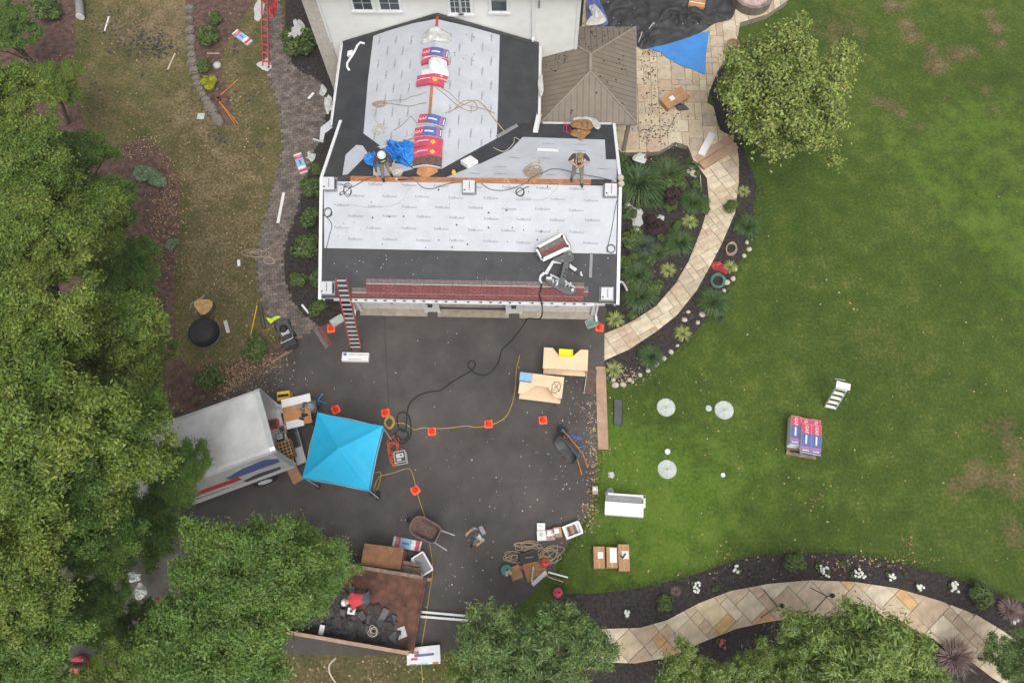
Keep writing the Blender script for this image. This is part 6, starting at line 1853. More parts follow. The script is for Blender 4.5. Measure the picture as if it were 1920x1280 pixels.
board('white_gutter_length', 'white gutter length with dark trough, lower of two beside the trailer tail', 'gutter', (774, 1154), (884, 1163), 0.075, 0.06, 'white', 0.06)
board('gutter_offcut', 'short white gutter piece lying on the patio by the stair', 'gutter', (1336, 250), (1315, 290), 0.30, 0.06, 'white', 0.325, 'offwhite')
board('thin_stick', 'thin brown stick lying on the patio stones below the cardboard box', 'stick', (1270, 212), (1252, 246), 0.03, 0.03, 'wood', 0.325)
board('thin_rail', 'thin pale rail on the patio near the gazebo edge', 'stick', (1216, 178), (1213, 212), 0.025, 0.02, 'rocklt', 0.325)
board('white_pipe', 'white plastic pipe on the mulch beside the tool heap, upper of two', 'pipe', (1028, 1072), (1065, 1082), 0.05, 0.05, 'white', 0.012)
board('white_pipe', 'thin pale pipe on the mulch beside the tool heap, lower of two', 'pipe', (1028, 1081), (1056, 1090), 0.03, 0.03, 'rocklt', 0.012)
board('white_marker', 'small white block on the grass beside the tangled rope at the paver path', 'block', (447, 487), (448, 498), 0.11, 0.06, 'white', 0.0)
board('white_scrap', 'white scrap lying in the shrub bed near the paver corner', 'scrap', (566, 571), (579, 587), 0.08, 0.03, 'white', 0.014)
board('white_scrap', 'white scrap on the dark soil beside the house chimney corner', 'scrap', (578, 185), (588, 174), 0.11, 0.04, 'white', 0.014)
board('white_strip', 'pale strip lying across the stone edged bed', 'strip', (388, 100), (411, 100), 0.04, 0.02, 'rocklt', 0.014)
board('slim_rod', 'thin rusty rod lying on the asphalt beside the tan plank', 'rod', (1083, 756), (1112, 792), 0.015, 0.015, 'copper')
board('plain_stick', 'wooden stick in the bed beside the stair', 'stick', (1313, 327), (1315, 358), 0.03, 0.03, 'rocklt', 0.014)
# lids, caps
def lid(px, py, r, h, label, mk='lid', ribs=True, name='septic_lid'):
    p = at(px, py, h)
    t = thing(name, label, 'lid', (p.x, p.y, 0.0))
    m = mpx(px, py) * r
    MB().lathe([(m, -0.02), (m, h * 0.7), (m * 0.95, h), (m * 0.90, h * 0.9), (0.01, h * 0.95)], 28).obj('cover', mk, t)
    if ribs:
        for k in range(4): MB().box((0, 0, h * 0.95 + 0.002), (m * 1.7, 0.025, 0.006), rz=k * math.pi / 4).obj('rib', mk, t)
        for k in range(6): MB().lathe([(0.02, 0), (0.015, 0.015)], 6, 0, Matrix.Translation((m * .92 * math.cos(k), m * .92 * math.sin(k), h))).obj('bolt', 'grey', t)
lid(1249, 763, 17.5, 0.06, 'round grey green tank lid in the lawn nearest the black gutter section')
lid(1358, 768, 18, 0.06, 'round pale tank lid in the lawn with a small cap beside it', 'lid')
lid(1251, 879, 18, 0.06, 'round grey tank lid in the lawn below a bright white cap', 'lid')
lid(1329, 765, 6, 0.05, 'small grey inspection cap beside the pale tank lid', 'lid', False, 'inspection_cap')
lid(1252, 846, 5.3, 0.07, 'bright white round pipe cap above the grey tank lid', 'white', False, 'pipe_cap')
lid(1356, 890, 4.2, 0.07, 'small white round pipe cap alone in the grass', 'white', False, 'pipe_cap')
lid(1066, 437 + 0, 0.1, 0.001, 'tiny pin', 'white', False) if False else None
# cartons
def carton(label, a, b, w, h, mk='card', z=0.012, flap=None, labelmk=None, tape=True, name='cardboard_box', cat='box', group=None, tilt=0.0):
    c, l, hd = seg(a, b, z + h)
    t = thing(name, label, cat, (c.x, c.y, z), hd, group)
    MB().box((0, 0, h / 2), (l, w, h)).obj('carton_body', mk, t)
    if tape: MB().box((0, 0, h + 0.002), (l * 0.985, 0.045, 0.004)).obj('seam_tape', 'stump' if mk in ('card', 'carddark') else 'tape', t)
    if labelmk: MB().box((-l * 0.1, w * 0.12, h + 0.006), (l * labelmk[1], w * labelmk[2], 0.003)).obj('paper_label', labelmk[0], t)
    if flap:
        for s in (-1, 1):
            MB().slab([Vector((-l / 2, s * w / 2, h)), Vector((l / 2, s * w / 2, h)), Vector((l / 2, s * (w / 2 + 0.12), h + flap)), Vector((-l / 2, s * (w / 2 + 0.12), h + flap))], Vector((0, 0, 1)), 0.006).obj('flap', mk, t)
    return t
carton('brown cardboard box with white tape strip, nearest the driveway of three', (1123, 1024), (1124, 1065), 0.38, 0.32, labelmk=('tape', .3, .5))
carton('brown cardboard box with a big white paper, middle of three on the lawn', (1147, 1025), (1148, 1064), 0.38, 0.30, labelmk=('white', .7, .62))
carton('tall brown cardboard box with a black tool on top, last of three on the lawn', (1169, 1020), (1171, 1070), 0.38, 0.36, labelmk=('tape', .3, .6))
p = at(1170, 1042, 0.4)
t = thing('hand_tool', 'black stapler lying on the tall cardboard box', 'tool', (p.x, p.y, 0.384), 0.9)
MB().box((0, 0, 0.03), (0.20, 0.04, 0.05)).obj('tool_body', 'black', t)
MB().box((-0.06, 0.05, 0.02), (0.04, 0.12, 0.03)).obj('grip', 'black', t)
carton('white carton cube standing apart beyond the row of cartons', (1007, 987), (1022, 987), 0.25, 0.22, 'white', labelmk=('lgrey', .4, .15), tape=False)
carton('white carton with printed grey lines at the rope end of the carton row', (1007, 1004), (1025, 1003), 0.32, 0.26, 'white', labelmk=('lgrey', .4, .4), tape=False)
carton('pinkish brown carton with white paper in the carton row', (1024, 1003), (1040, 1001), 0.36, 0.26, 'pinkwrap', labelmk=('white', .5, .5))
carton('tan carton with white paper next to the foam box', (1038, 998), (1053, 996), 0.34, 0.26, 'card', labelmk=('white', .6, .5))
carton('small tan carton at the driveway edge near the white bench', (1111, 918), (1121, 918), 0.26, 0.24, 'rocklt', labelmk=('white', .4, .4))
carton('opened cardboard box with white label lying on the patio', (1245, 195), (1286, 172), 0.42, 0.26, 'card', 0.325, labelmk=('white', .18, .5), flap=0.02)
carton('flat cardboard box beside the canopy and truck bumper', (544, 895), (562, 885), 0.55, 0.12, 'card')
t = carton('orange brown carton lying on the black tarp', (1292, 3), (1322, 8), 0.45, 0.2, 'ply', 0.36)
# white foam tray with shingle samples
c, l, hd = seg((1061, 998), (1086, 988), 0.28)
t = thing('foam_box', 'open white foam box with brown shingle samples at the lawn edge', 'box', (c.x, c.y, 0.012), hd)
MB().box((0, 0, 0.05), (0.62, 0.46, 0.10)).obj('foam_bottom', 'white', t)
for s in (-1, 1):
    MB().box((0, s * 0.20, 0.18), (0.62, 0.06, 0.16)).obj('foam_wall', 'white', t)
    MB().box((s * 0.27 + 0.02 * (s > 0), 0, 0.18), (0.08, 0.34, 0.16)).obj('foam_wall', 'white', t)
for k in range(3): MB().box((-0.11 + 0.11 * k, 0, 0.14), (0.09, 0.30, 0.08)).obj('sample', ['shbrown', 'card', 'shgrey'][k], t)
# white bench / siding brake on the lawn
c, l, hd = seg((1137, 946), (1207, 951), 0.8)
t = thing('siding_brake', 'white metal bending bench with dark grey panel standing on the lawn', 'bench', (c.x, c.y, 0.0), hd)
MB().box((-0.03, -0.10, 0.80), (1.32, 0.44, 0.03)).obj('work_surface', 'white', t)
MB().box((-0.06, 0.235, 0.82), (1.24, 0.20, 0.03)).obj('bending_leaf', 'grey', t)
MB().box((0.05, 0.37, 0.79), (1.30, 0.09, 0.03)).obj('rear_rail', 'white', t)
MB().box((0.66, 0.20, 0.79), (0.07, 0.42, 0.03)).obj('end_plate', 'white', t)
MB().box((-0.02, -0.33, 0.70), (1.30, 0.02, 0.18)).obj('apron', 'lgrey', t)
for sx_ in (-.58, .58):
    for sy2 in (-.26, .30): MB().box((sx_, sy2, 0.392), (0.05, 0.05, 0.784)).obj('leg', 'lgrey', t)
p = at(1143, 925, 0.05)
crumple('plastic_bag', 'clear grey plastic bag on the grass behind the white bending bench', 'bag', blob_fn(ring_from(1135, 914, 1152, 932, 41, .2), sg(0.01)), 12, 10, 0.16, 'lid', 21)
crumple('plastic_bag', 'small white plastic scrap on the grass between tan plank and bending bench', 'bag', blob_fn(ring_from(1139, 883, 1152, 897, 42, .2), sg(0.01)), 10, 8, 0.10, 'plastic', 22)
# wheelbarrows
def wheelbarrow(label, M, traymk, handle, framemk):
    t = thing('wheelbarrow', label, 'wheelbarrow', M=M)
    prof0 = [(-.52, -.10), (-.47, -.22), (-.36, -.30), (-.20, -.33), (.34, -.30), (.44, -.26), (.48, -.16), (.48, .16), (.44, .26), (.34, .30), (-.20, .33), (-.36, .30), (-.47, .22), (-.52, .10)]
    def ringp(k, z): return [Vector((x * k + (0.04 if k < 1 else 0), y * k, z)) for x, y in prof0]
    lv = [ringp(1.04, .62), ringp(1.0, .62), ringp(.62, .34), ringp(.60, .325), ringp(1.03, .595)]
    mb = MB()
    n = len(prof0)
    vs_ = [v for r_ in lv for v in r_]
    fs = []
    for i in range(4):
        for j in range(n): fs.append((i * n + j, i * n + (j + 1) % n, (i + 1) * n + (j + 1) % n, (i + 1) * n + j))
    for j in range(n): fs.append((4 * n + j, 4 * n + (j + 1) % n, (j + 1) % n, j))
    fs.append([2 * n + j for j in range(n)])
    fs.append([3 * n + j for j in range(n - 1, -1, -1)])
    mb.add(vs_, fs)
    MB().tube([v for v in ringp(1.04, .625)] + [ringp(1.04, .625)[0]], .026, 6).obj('rim', 'shgrey' if traymk == 'shbrown' else traymk, t)
    mb.obj('tray', traymk, t)
    for s in (-1, 1):
        MB().tube([(-.62, s * .06, .20), (-.2, s * .16, .26), (.45, s * .23, .32), (.98, s * .28, .58)], .022, 6).obj('handle', handle, t)
        MB().tube([(.18, s * .18, .29), (.30, s * .22, .0), (.44, s * .23, .31)], .016, 5).obj('leg', framemk, t)
    M2 = Matrix.Translation((-.66, 0, .19)) @ Matrix.Rotation(math.pi / 2, 4, 'X')
    w_ = MB().lathe([(.11, -.045), (.17, -.045), (.19, 0), (.17, .045), (.11, .045)], 16, 0, M2).obj('wheel', 'rubber', t)
    MB().lathe([(.02, -.05), (.105, -.03), (.105, .03), (.02, .05)], 10, 0, M2).obj('hub', framemk, w_)
    return t
c, l, hd = seg((778, 982), (818, 1003), 0.6)
wheelbarrow('brown wheelbarrow standing upright on the driveway behind the trailer', Matrix.Translation((c.x, c.y, 0.014)) @ Matrix.Rotation(hd, 4, 'Z'), 'shbrown', 'lgrey', 'grey')
c = at(1070, 840, 0.0)
wheelbarrow('overturned black wheelbarrow with wooden handles and blue frame near the driveway edge', Matrix.Translation((c.x + 0.25, c.y + 0.15, 0.24)) @ Matrix.Rotation(math.radians(-54), 4, 'Z') @ Matrix.Rotation(math.radians(64), 4, 'X'), 'dgrey', 'handle', 'tarppatio')
crumple('blue_rag', 'dark blue cloth heap beside the overturned wheelbarrow', 'cloth', blob_fn([(1092, 824), (1085, 816), (1068, 813), (1054, 808), (1060, 816), (1075, 822)], sg(0.014)), 12, 10, 0.10, 'bblue', 23)
# generator and cords
p = at(753, 860, 0.0)
t = thing('generator', 'small black and silver generator beside the orange cord', 'generator', (p.x, p.y, 0.012), 0.15)
MB().box((0, 0, 0.20), (0.32, 0.30, 0.24)).obj('engine', 'dgrey', t)
MB().box((0.0, 0.05, 0.35), (0.26, 0.16, 0.06)).obj('fuel_tank', 'lgrey', t)
MB().lathe([(0.03, 0), (0.03, 0.03)], 8, 0, Matrix.Translation((0.05, 0.05, 0.38))).obj('fuel_cap', 'black', t)
MB().box((-0.05, -0.10, 0.335), (0.16, 0.07, 0.03)).obj('panel', 'alu', t)
for s in (-1, 1):
    MB().tube([(s * .2, -.2, .02), (s * .2, -.2, .40), (s * .2, .2, .40), (s * .2, .2, .02), (s * .2, -.2, .02)], .016, 5).obj('frame_tube', 'lgrey', t)
    MB().tube([(-.2, s * .2, .40), (.2, s * .2, .40)], .016, 5).obj('frame_tube', 'lgrey', t)
    MB().tube([(-.2, s * .2, .03), (.2, s * .2, .03)], .016, 5).obj('frame_tube', 'lgrey', t)
ZB = zz(700, 640, 0.2344)
def gcord(name, label, cat, pts, r, mk, k=I1, z=0.012, smooth=6):
    return cord(name, label, cat, [at(*k(*p), z + r) for p in pts], r, mk, smooth, 6)
hp = [rp(228, 650, 0.10), hit('front', 1014, 545, 0.05), hit('front', 1011, 552, 0.05), L(7.62, -0.14, HE - 0.02), L(7.58, -0.16, 2.2), at(990, 597, 0.4), at(983, 607, 0.03)]
hp += [at(*ZB(*p), 0.035) for p in ((1150, -60), (1100, 0), (1030, 70), (1000, 170), (940, 245), (880, 270), (810, 250), (770, 215), (755, 185), (780, 155), (815, 175), (800, 220), (740, 260), (620, 330), (540, 390), (440, 405), (350, 440), (290, 500), (270, 580), (265, 650), (255, 720), (215, 700), (190, 640), (200, 580), (245, 566), (285, 600), (300, 680), (295, 760), (240, 815), (190, 790), (180, 730), (220, 700), (270, 720), (275, 760), (235, 790), (200, 760), (160, 735))]
cord('power_cable', 'thick black cable from the robot over the eave to the coil by the canopy', 'cable', hp, 0.024, 'rubber', 6, 7)
gcord('extension_cable', 'yellow extension cord winding past the cones below the plywood benches', 'cord', [(1170, 110), (1160, 160), (1145, 220), (1135, 370), (1115, 480), (1085, 560), (1050, 610), (960, 660), (830, 685), (740, 675), (620, 690), (500, 695), (400, 690), (330, 705), (290, 680), (240, 655), (180, 655), (135, 668)], 0.014, 'cordyellow', ZB)
coil('cord_coil', 'coiled yellow extension cord beside the canopy and cone', 'cord', lambda x, y, h: at(x, y, 0.03 + h * 3), 730, 791, 9, 11, 6, 'cordyellow', 0.014, 0.15, 51)
coil('cord_coil', 'tangled orange extension cord beside the generator', 'cord', lambda x, y, h: at(x, y, 0.03 + h * 3), 737, 842, 13, 20, 5, 'cordorange', 0.012, 0.35, 52, [(735, 870), (742, 873), (748, 868)])
coil('cord_coil', 'dense orange cord rings touching the generator', 'cord', lambda x, y, h: at(x, y, 0.03 + h * 3), 739, 863, 7, 9, 5, 'cordorange', 0.013, 0.2, 53)
gcord('extension_cable', 'yellow extension cord from the generator past the wheelbarrow to the bundle stack', 'cord', [(704, 886), (712, 884), (714, 893), (708, 915), (701, 922), (703, 910), (712, 893), (735, 887), (765, 878), (774, 890), (779, 910), (787, 940), (796, 966), (806, 1000), (806, 1020), (810, 1050), (811, 1075), (806, 1105), (802, 1135), (798, 1165), (793, 1195), (790, 1215), (790, 1240), (793, 1290)], 0.012, 'cordyellow')
gcord('crack_filler', 'thin dark tar line down the driveway from the garage door', 'tar line', [(722, 597), (722, 640), (724, 680), (727, 720), (729, 760)], 0.006, 'black', I1, 0.006)
# tangled rope on the paver path
coil('rope_pile', 'tangled tan rope on the paver path beside a white block', 'rope', ong, 478, 474, 22, 8, 4, 'rope', 0.012, 0.5, 61, [(495, 470), (510, 462), (525, 450)])
coil('rope_pile', 'small tan rope ring at the edge of the paver path', 'rope', ong, 505, 488, 10, 8, 3, 'rope', 0.012, 0.2, 62)
# tool heap at the driveway mouth
for i, (x, y, rx, ry, tn, sd_) in enumerate([(990, 1022, 26, 8, 7, 71), (1030, 1040, 20, 14, 7, 72), (960, 1045, 14, 10, 5, 73), (1010, 1050, 24, 10, 5, 74)]):
    coil('rope_pile', ['tan rope tangle of the tool heap nearest the white cartons', 'thick tan rope tangle of the tool heap on the lawn side', 'tan rope tangle of the tool heap above the teal bucket', 'tan rope tangle under the black tool box'][i], 'rope', lambda X, Y, h: at(X, Y, 0.035 + h * 4), x, y, rx, ry, tn, 'rope', 0.014, 0.5, sd_)
c, l, hd = seg((976, 1046), (1008, 1043), 0.3)
t = thing('tool_box', 'black tool box in the middle of the rope heap', 'tool box', (c.x, c.y, 0.012), hd)
MB().box((0, 0, 0.13), (0.62, 0.32, 0.26)).obj('box_body', 'dgrey', t)
MB().box((0, 0, 0.272), (0.64, 0.34, 0.022)).obj('lid', 'black', t)
MB().tube([(-.15, 0, .28), (-.13, 0, .34), (.13, 0, .34), (.15, 0, .28)], .016).obj('grip', 'grey', t)
for s in (-.2, .2): MB().box((s, -.172, .24), (.05, .012, .07)).obj('latch', 'lgrey', t)
def can(label, px, py, r, h, mk, name='red_can', cat='canister', z=0.012):
    p = at(px, py, h)
    t = thing(name, label, cat, (p.x, p.y, z))
    MB().lathe([(r * .9, 0), (r, .02), (r, h * .8), (r * .8, h), (r * .3, h * 1.02)], 16).obj('can_body', mk, t, True)
    MB().lathe([(r * .22, h * 1.0), (r * .22, h * 1.12), (.01, h * 1.13)], 8, 0, Matrix.Translation((r * .3, 0, 0))).obj('spout', 'black', t)
    MB().tube([(-r * .6, 0, h), (-r * .3, 0, h * 1.2), (r * .1, 0, h)], .015).obj('grip', mk, t)
can('red plastic can in the rope heap by the driveway mouth', 1022, 1054, .16, .28, 'red')
can('round red bucket in the dark bed near the tree below the tool heap', 1046, 1110, .17, .30, 'bred', 'red_bucket', 'bucket')
can('teal bucket at the asphalt side of the tool heap', 949, 1068, .20, .30, 'teal', 'teal_bucket', 'bucket')
for (a, b, w, mk, lb) in (((985, 1078), (1024, 1066), .5, 'carddark', 'flattened brown cardboard sheet in the tool heap'), ((958, 1080), (978, 1072), .35, 'carddark', 'small brown cardboard flap beside the teal bucket')):
    c, l, hd = seg(a, b, .08)
    t = thing('cardboard_sheet', lb, 'cardboard', (c.x, c.y, 0.03), hd)
    MB().box((0, 0, .03), (l, w, .02)).obj('panel', mk, t)
    MB().slab([Vector((-l / 2, w / 2, .04)), Vector((l / 2, w / 2, .04)), Vector((l / 2, w / 2 + .1, .12)), Vector((-l / 2, w / 2 + .1, .12))], Vector((0, -.5, .8)), .01).obj('flap', mk, t)
board('grey_channel', 'grey metal channel leaning across the cardboard of the tool heap', 'channel', (998, 1096), (1024, 1072), 0.14, 0.05, 'lgrey', 0.09, 'lid')
board('white_pole', 'short white pole across the tool heap', 'pole', (1000, 1062), (997, 1090), 0.05, 0.05, 'rocklt', 0.12)
gcord('red_hose', 'thin dark red hose in the tool heap', 'hose', [(975, 1058), (985, 1068), (995, 1060), (990, 1052), (980, 1064), (1000, 1070)], 0.014, 'bred', I1, 0.06)
p = at(953, 1071, 0.3)
t = thing('work_gloves', 'cream work gloves lying on the teal bucket edge', 'gloves', (p.x, p.y - 0.05, 0.345), 0.4)
for s in (-1, 1): MB().box((s * .06, 0, .02), (.09, .16, .03), rz=s * .3).obj('glove', 'rope', t)

# ---- right garden things
p = at(1346, 524, 0)
coil('garden_hose', 'coiled green garden hose in the bed beside the red bag', 'hose', lambda x, y, h: at(x, y, 0.035 + h * 5), 1346, 526, 14, 13, 6, 'hosegreen', 0.016, 0.12, 81)
crumple('red_bag', 'red and black tool bag in the bed above the garden hose', 'bag', blob_fn([(1366, 508), (1360, 498), (1345, 491), (1334, 494), (1336, 504), (1350, 510), (1360, 514)], sg(0.03)), 14, 10, 0.26, 'ladderred', 25)
p = at(1372, 466, 0)
coil('wicker_ring', 'tan wicker ring lying in the bed beside the path', 'ornament', lambda x, y, h: at(x, y, 0.035 + h * 4), 1372, 466, 11, 11, 4, 'rope', 0.018, 0.15, 82)
coil('terracotta_ring', 'small terracotta pot rim among the grasses by the garage corner', 'pot', lambda x, y, h: at(x, y, 0.25 + h * 3), 1182, 533, 7, 7, 3, 'copper', 0.025, 0.05, 83)
gcord('white_drain_pipe', 'white bent drain pipe coming off the garage corner into the bed', 'pipe', [(1154, 545), (1160, 530), (1168, 530), (1176, 545)], 0.045, 'lid', I1, 0.4)
for i, (x0_, y0_, x1_, y1_, lb) in enumerate([(1182, 382, 1206, 430, 'crumpled white sheet in the dark bed below the tall grass'), (1186, 286, 1212, 305, 'white plastic scrap on top of the tall grass by the patio'), (1232, 403, 1246, 413, 'small white scrap on the mulch near the burgundy shrubs'), (1170, 382, 1186, 396, 'white plastic end hanging over the bed beside the garage')]):
    crumple('white_sheet', lb, 'plastic sheet', blob_fn(ring_from(x0_, y0_, x1_, y1_, 90 + i, .45), sg(0.03 if i != 1 else 0.75)), 14, 14, 0.10, 'plastic', 30 + i)
# tarps on the patio
crumple('black_tarp', 'large black tarp spread over the patio beside the house', 'tarp', blob_fn([(1375, 30), (1372, -40), (1250, -60), (1130, -40), (1118, 10), (1140, 60), (1190, 85), (1215, 92), (1300, 68), (1340, 45)], sg(0.33)), 60, 50, 0.34, 'tarpblack', 40, freq=7)
o = MB().slab([at(x, y, 0.345) for x, y in ((1205, 88), (1330, 58), (1324, 100), (1322, 141), (1300, 130), (1275, 122), (1250, 108), (1240, 98))], Vector((0, 0, 1)), 0.012).obj('blue_tarp', 'tarppatio')
tag(o, 'flat blue tarp corner showing from under the black tarp on the patio', 'tarp')
crumple('blue_bag', 'dark blue plastic sheet between house corner and black tarp', 'plastic sheet', blob_fn([(1140, 46), (1128, 10), (1118, -10), (1102, -5), (1100, 30), (1110, 48)], sg(0.45)), 14, 12, 0.25, 'bblue', 41)
crumple('white_sheet', 'white plastic sheet on the blue one at the house corner', 'plastic sheet', blob_fn([(1137, 40), (1130, 25), (1115, 10), (1104, 14), (1110, 32), (1098, 46), (1118, 48)], sg(0.70)), 14, 12, 0.22, 'plastic', 42)
for (a, b, lb) in (((1227, 40), (1217, 54), 'white stick on the black tarp, upper of two'), ((1204, 60), (1198, 78), 'white stick at the black tarp edge, lower of two')):
    board('white_stick', lb, 'stick', a, b, 0.03, 0.03, 'lgrey', 0.52)
t = thing('fire_pit', 'round grey stone fire pit with dried red flowers at the patio edge', 'fire pit', tuple(at(1408, 2, 0.3)))
t.location.z = 0.316
mr = 36 * mpx(1408, 2)
MB().lathe([(mr, 0), (mr, 0.42), (mr * 1.03, 0.45), (mr * 0.86, 0.47), (mr * 0.80, 0.30), (0.01, 0.28)], 28).obj('stone_ring', 'rock', t)
MB().lathe([(mr * .78, 0.30), (mr * .5, 0.36), (0.01, 0.38)], 20).obj('soil', 'pinkwrap', t)
t = thing('round_vent', 'small round dark wicker planter at the patio edge under the birch', 'planter', (*at(1371, 92, 0.3).xy, 0.316))
MB().lathe([(.20, 0), (.27, .30), (.28, .33), (.24, .33), (.20, .24), (.01, .22)], 18).obj('pot', 'wood', t)
crumple('black_scrap', 'torn black membrane piece beside the cardboard box on the patio', 'membrane', blob_fn([(1292, 205), (1282, 196), (1270, 193), (1266, 200), (1272, 208), (1284, 207)], sg(0.33)), 10, 8, 0.04, 'dgrey', 43)

# ---- left lawn things
p = at(381, 573, 0.3)
t = thing('tree_stump', 'sawn tree stump with pale tan top on the left lawn', 'stump', (p.x, p.y, 0))
pr = [(.36 + .05 * math.sin(3 * a) + .04 * math.cos(2 * a + 1)) for a in np.linspace(0, 2 * math.pi, 14, endpoint=False)]
MB().prism([(r_ * math.cos(i * 2 * math.pi / 14), r_ * math.sin(i * 2 * math.pi / 14)) for i, r_ in enumerate(pr)], -0.03, 0.28).obj('trunk_base', 'bark', t)
MB().prism([(r_ * .95 * math.cos(i * 2 * math.pi / 14), r_ * .95 * math.sin(i * 2 * math.pi / 14)) for i, r_ in enumerate(pr)], 0.281, 0.292).obj('cut_face', 'stump', t)
p = at(381, 622, 0.25)
t = thing('black_dome', 'round black covered fire bowl on the left lawn below the stump', 'fire bowl', (p.x, p.y, 0))
MB().lathe([(.56, 0), (.58, .18), (.55, .34), (.46, .46), (.30, .54), (.12, .57), (.01, .575)], 26).obj('cover', 'black', t, True)
MB().lathe([(.60, 0.02), (.62, .05), (.58, .07)], 26).obj('hem', 'dgrey', t)
for k in range(3): MB().box((.5 * math.cos(k * 2.1), .5 * math.sin(k * 2.1), .03), (.08, .08, .06)).obj('foot', 'dgrey', t)
p = at(533, 618, 0.3)
t = thing('lawn_cart', 'dark grey push mower parked where paver path meets driveway', 'mower', (p.x, p.y, 0.036), math.radians(115))
MB().prism([(-.32, -.25), (.30, -.25), (.38, -.12), (.38, .12), (.30, .25), (-.32, .25)], .10, .26).obj('deck', 'dgrey', t)
MB().lathe([(.15, .26), (.16, .38), (.10, .44), (.03, .45)], 14).obj('engine', 'black', t, True)
MB().box((-.18, 0, .31), (.16, .3, .09)).obj('cover', 'lgrey', t)
MB().prism([(-.34, -.22), (-.34, .22), (-.85, .24), (-.85, -.24)], .18, .48).obj('grass_bag', 'shdark', t)
for s in (-1, 1):
    MB().tube([(-.25, s * .22, .25), (-.75, s * .24, .85)], .016).obj('handle', 'lgrey', t)
    for x in (-.28, .30):
        M = Matrix.Translation((x, s * .28, .11)) @ Matrix.Rotation(math.pi / 2, 4, 'X')
        MB().lathe([(.03, -.03), (.11, -.03), (.11, .03), (.03, .03)], 12, 0, M).obj('wheel', 'rubber', t)
MB().tube([(-.75, -.24, .85), (-.75, .24, .85)], .018).obj('handle_bar', 'lgrey', t)
crumple('hivis_vest', 'yellow green safety vest lying by the mower', 'vest', blob_fn([(526, 594), (518, 592), (508, 598), (499, 595), (503, 602), (508, 606), (516, 600)], sg(0.03)), 12, 8, 0.08, 'hivis', 50)
for (a, b, lb) in (((414, 178), (446, 150), 'orange handled rake lying on the lawn above the stone edging'), ((415, 195), (447, 233), 'orange handled shovel lying on the lawn below the stone edging'), ((411, 190), (440, 232), 'second orange handled shovel lying on the lawn beside the first')):
    c, l, hd = seg(a, b, 0.03)
    t = thing('garden_tool', lb, 'garden tool', (c.x, c.y, 0.004), hd)
    MB().tube([(-l / 2, 0, .03), (l / 2, 0, .03)], .022, 6).obj('handle', 'handle', t)
    MB().prism([(-l / 2 - .24, -.10), (-l / 2 + .02, -.09), (-l / 2 + .02, .09), (-l / 2 - .24, .10)], .008, .03).obj('blade', 'rust', t)
for i, (x, y, w_, h_, lb) in enumerate([(485, 18, 24, 36, 'white plastic sheet on the lawn beside the long red ladder'), (497, 122, 24, 24, 'white plastic sheet at the foot of the long red ladder'), (558, 50, 20, 30, 'torn white plastic scrap on the shrub beside the house corner'), (548, 66, 16, 10, 'small white plastic scrap below the torn one on the shrub'), (583, 292, 18, 18, 'white plastic scrap on the shrub bed beside the lone paver bundle')]):
    crumple('white_sheet', lb, 'plastic sheet', blob_fn(ring_from(x - w_ / 2, y - h_ / 2, x + w_ / 2, y + h_ / 2, 60 + i, .45), sg(0.02 if i in (0, 1, 4) else 0.9)), 12, 12, 0.09, 'plastic', 60 + i)
crumple('red_cloth', 'red and teal cloth heap beside the long red ladder', 'cloth', blob_fn([(520, 0), (512, -12), (503, -5), (503, 20), (510, 36), (518, 25)], sg(0.02)), 12, 10, 0.25, 'ladderred', 70)
crumple('teal_cloth', 'small teal cloth beside the red heap at the long ladder', 'cloth', blob_fn(ring_from(500, -10, 512, 12, 71, .2), sg(0.05)), 10, 8, 0.2, 'teal', 71)
# stones edging the bed
rr_ = random.Random(17)
wall_px = catmull([(x, y, 0) for x, y in ((356, -20), (357, 20), (358, 60), (361, 95), (363, 120), (370, 150), (378, 172), (388, 190), (396, 205), (404, 218), (412, 230))], 4)
for i, p_ in enumerate(wall_px[::2]):
    w = at(p_.x, p_.y)
    s = rr_.uniform(.17, .27)
    m_ = [(s * rr_.uniform(.8, 1.15) * math.cos(a), s * rr_.uniform(.7, 1.2) * math.sin(a)) for a in np.linspace(0, 2 * math.pi, 8, endpoint=False)]
    mb = MB().prism(m_, -0.03, 0.14)
    mb.prism(shrink(m_, .05), 0.1401, 0.17 + rr_.uniform(0, .05))
    o = mb.obj('edging_stone', 'rock')
    o.location = (w.x, w.y, 0)
    tag(o, 'flat grey brown field stone of the curved edging around the golden shrub bed', 'stone', 'field stones edging the golden shrub bed')
stones = [(1283, 600, 6), (1290, 585, 5), (1316, 590, 7), (1308, 605, 5), (1258, 660, 6), (1245, 672, 5), (1230, 683, 6), (1215, 695, 5), (1200, 703, 5), (1180, 712, 5), (1153, 722, 8), (1168, 721, 7), (1150, 712, 5), (1340, 562, 5), (1357, 545, 5), (1362, 530, 7), (1374, 523, 6), (1378, 505, 5), (1400, 455, 5), (1404, 468, 6), (1395, 480, 5), (1299, 326, 8), (1296, 314, 6), (1305, 330, 6), (1290, 322, 5), (1186, 716, 4), (1328, 578, 5), (1270, 648, 4)]
for x, y, r_ in stones:
    w = at(x, y); s = r_ * mpx(x, y)
    o = MB().lathe([(s * .7, -.02), (s, s * .25), (s * .8, s * .6), (s * .35, s * .78), (.01, s * .8)], 8).obj('pebble', 'rocklt', None, True)
    o.location = (w.x, w.y, 0.0)
    o.scale = (1, rr_.uniform(.7, 1), 1)
    o.rotation_euler = (0, 0, rr_.uniform(0, 3))
    tag(o, 'pale rounded border stone where the path side bed meets lawn or stair', 'stone', 'pale border stones of the path bed')
p = at(408, 124, 0); o = MB().lathe([(.15, -.02), (.2, .06), (.12, .14), (.01, .15)], 9).obj('pebble', 'lid', None, True); o.location = (p.x, p.y, 0)
tag(o, 'single pale grey stone lying beside the golden shrub', 'stone')
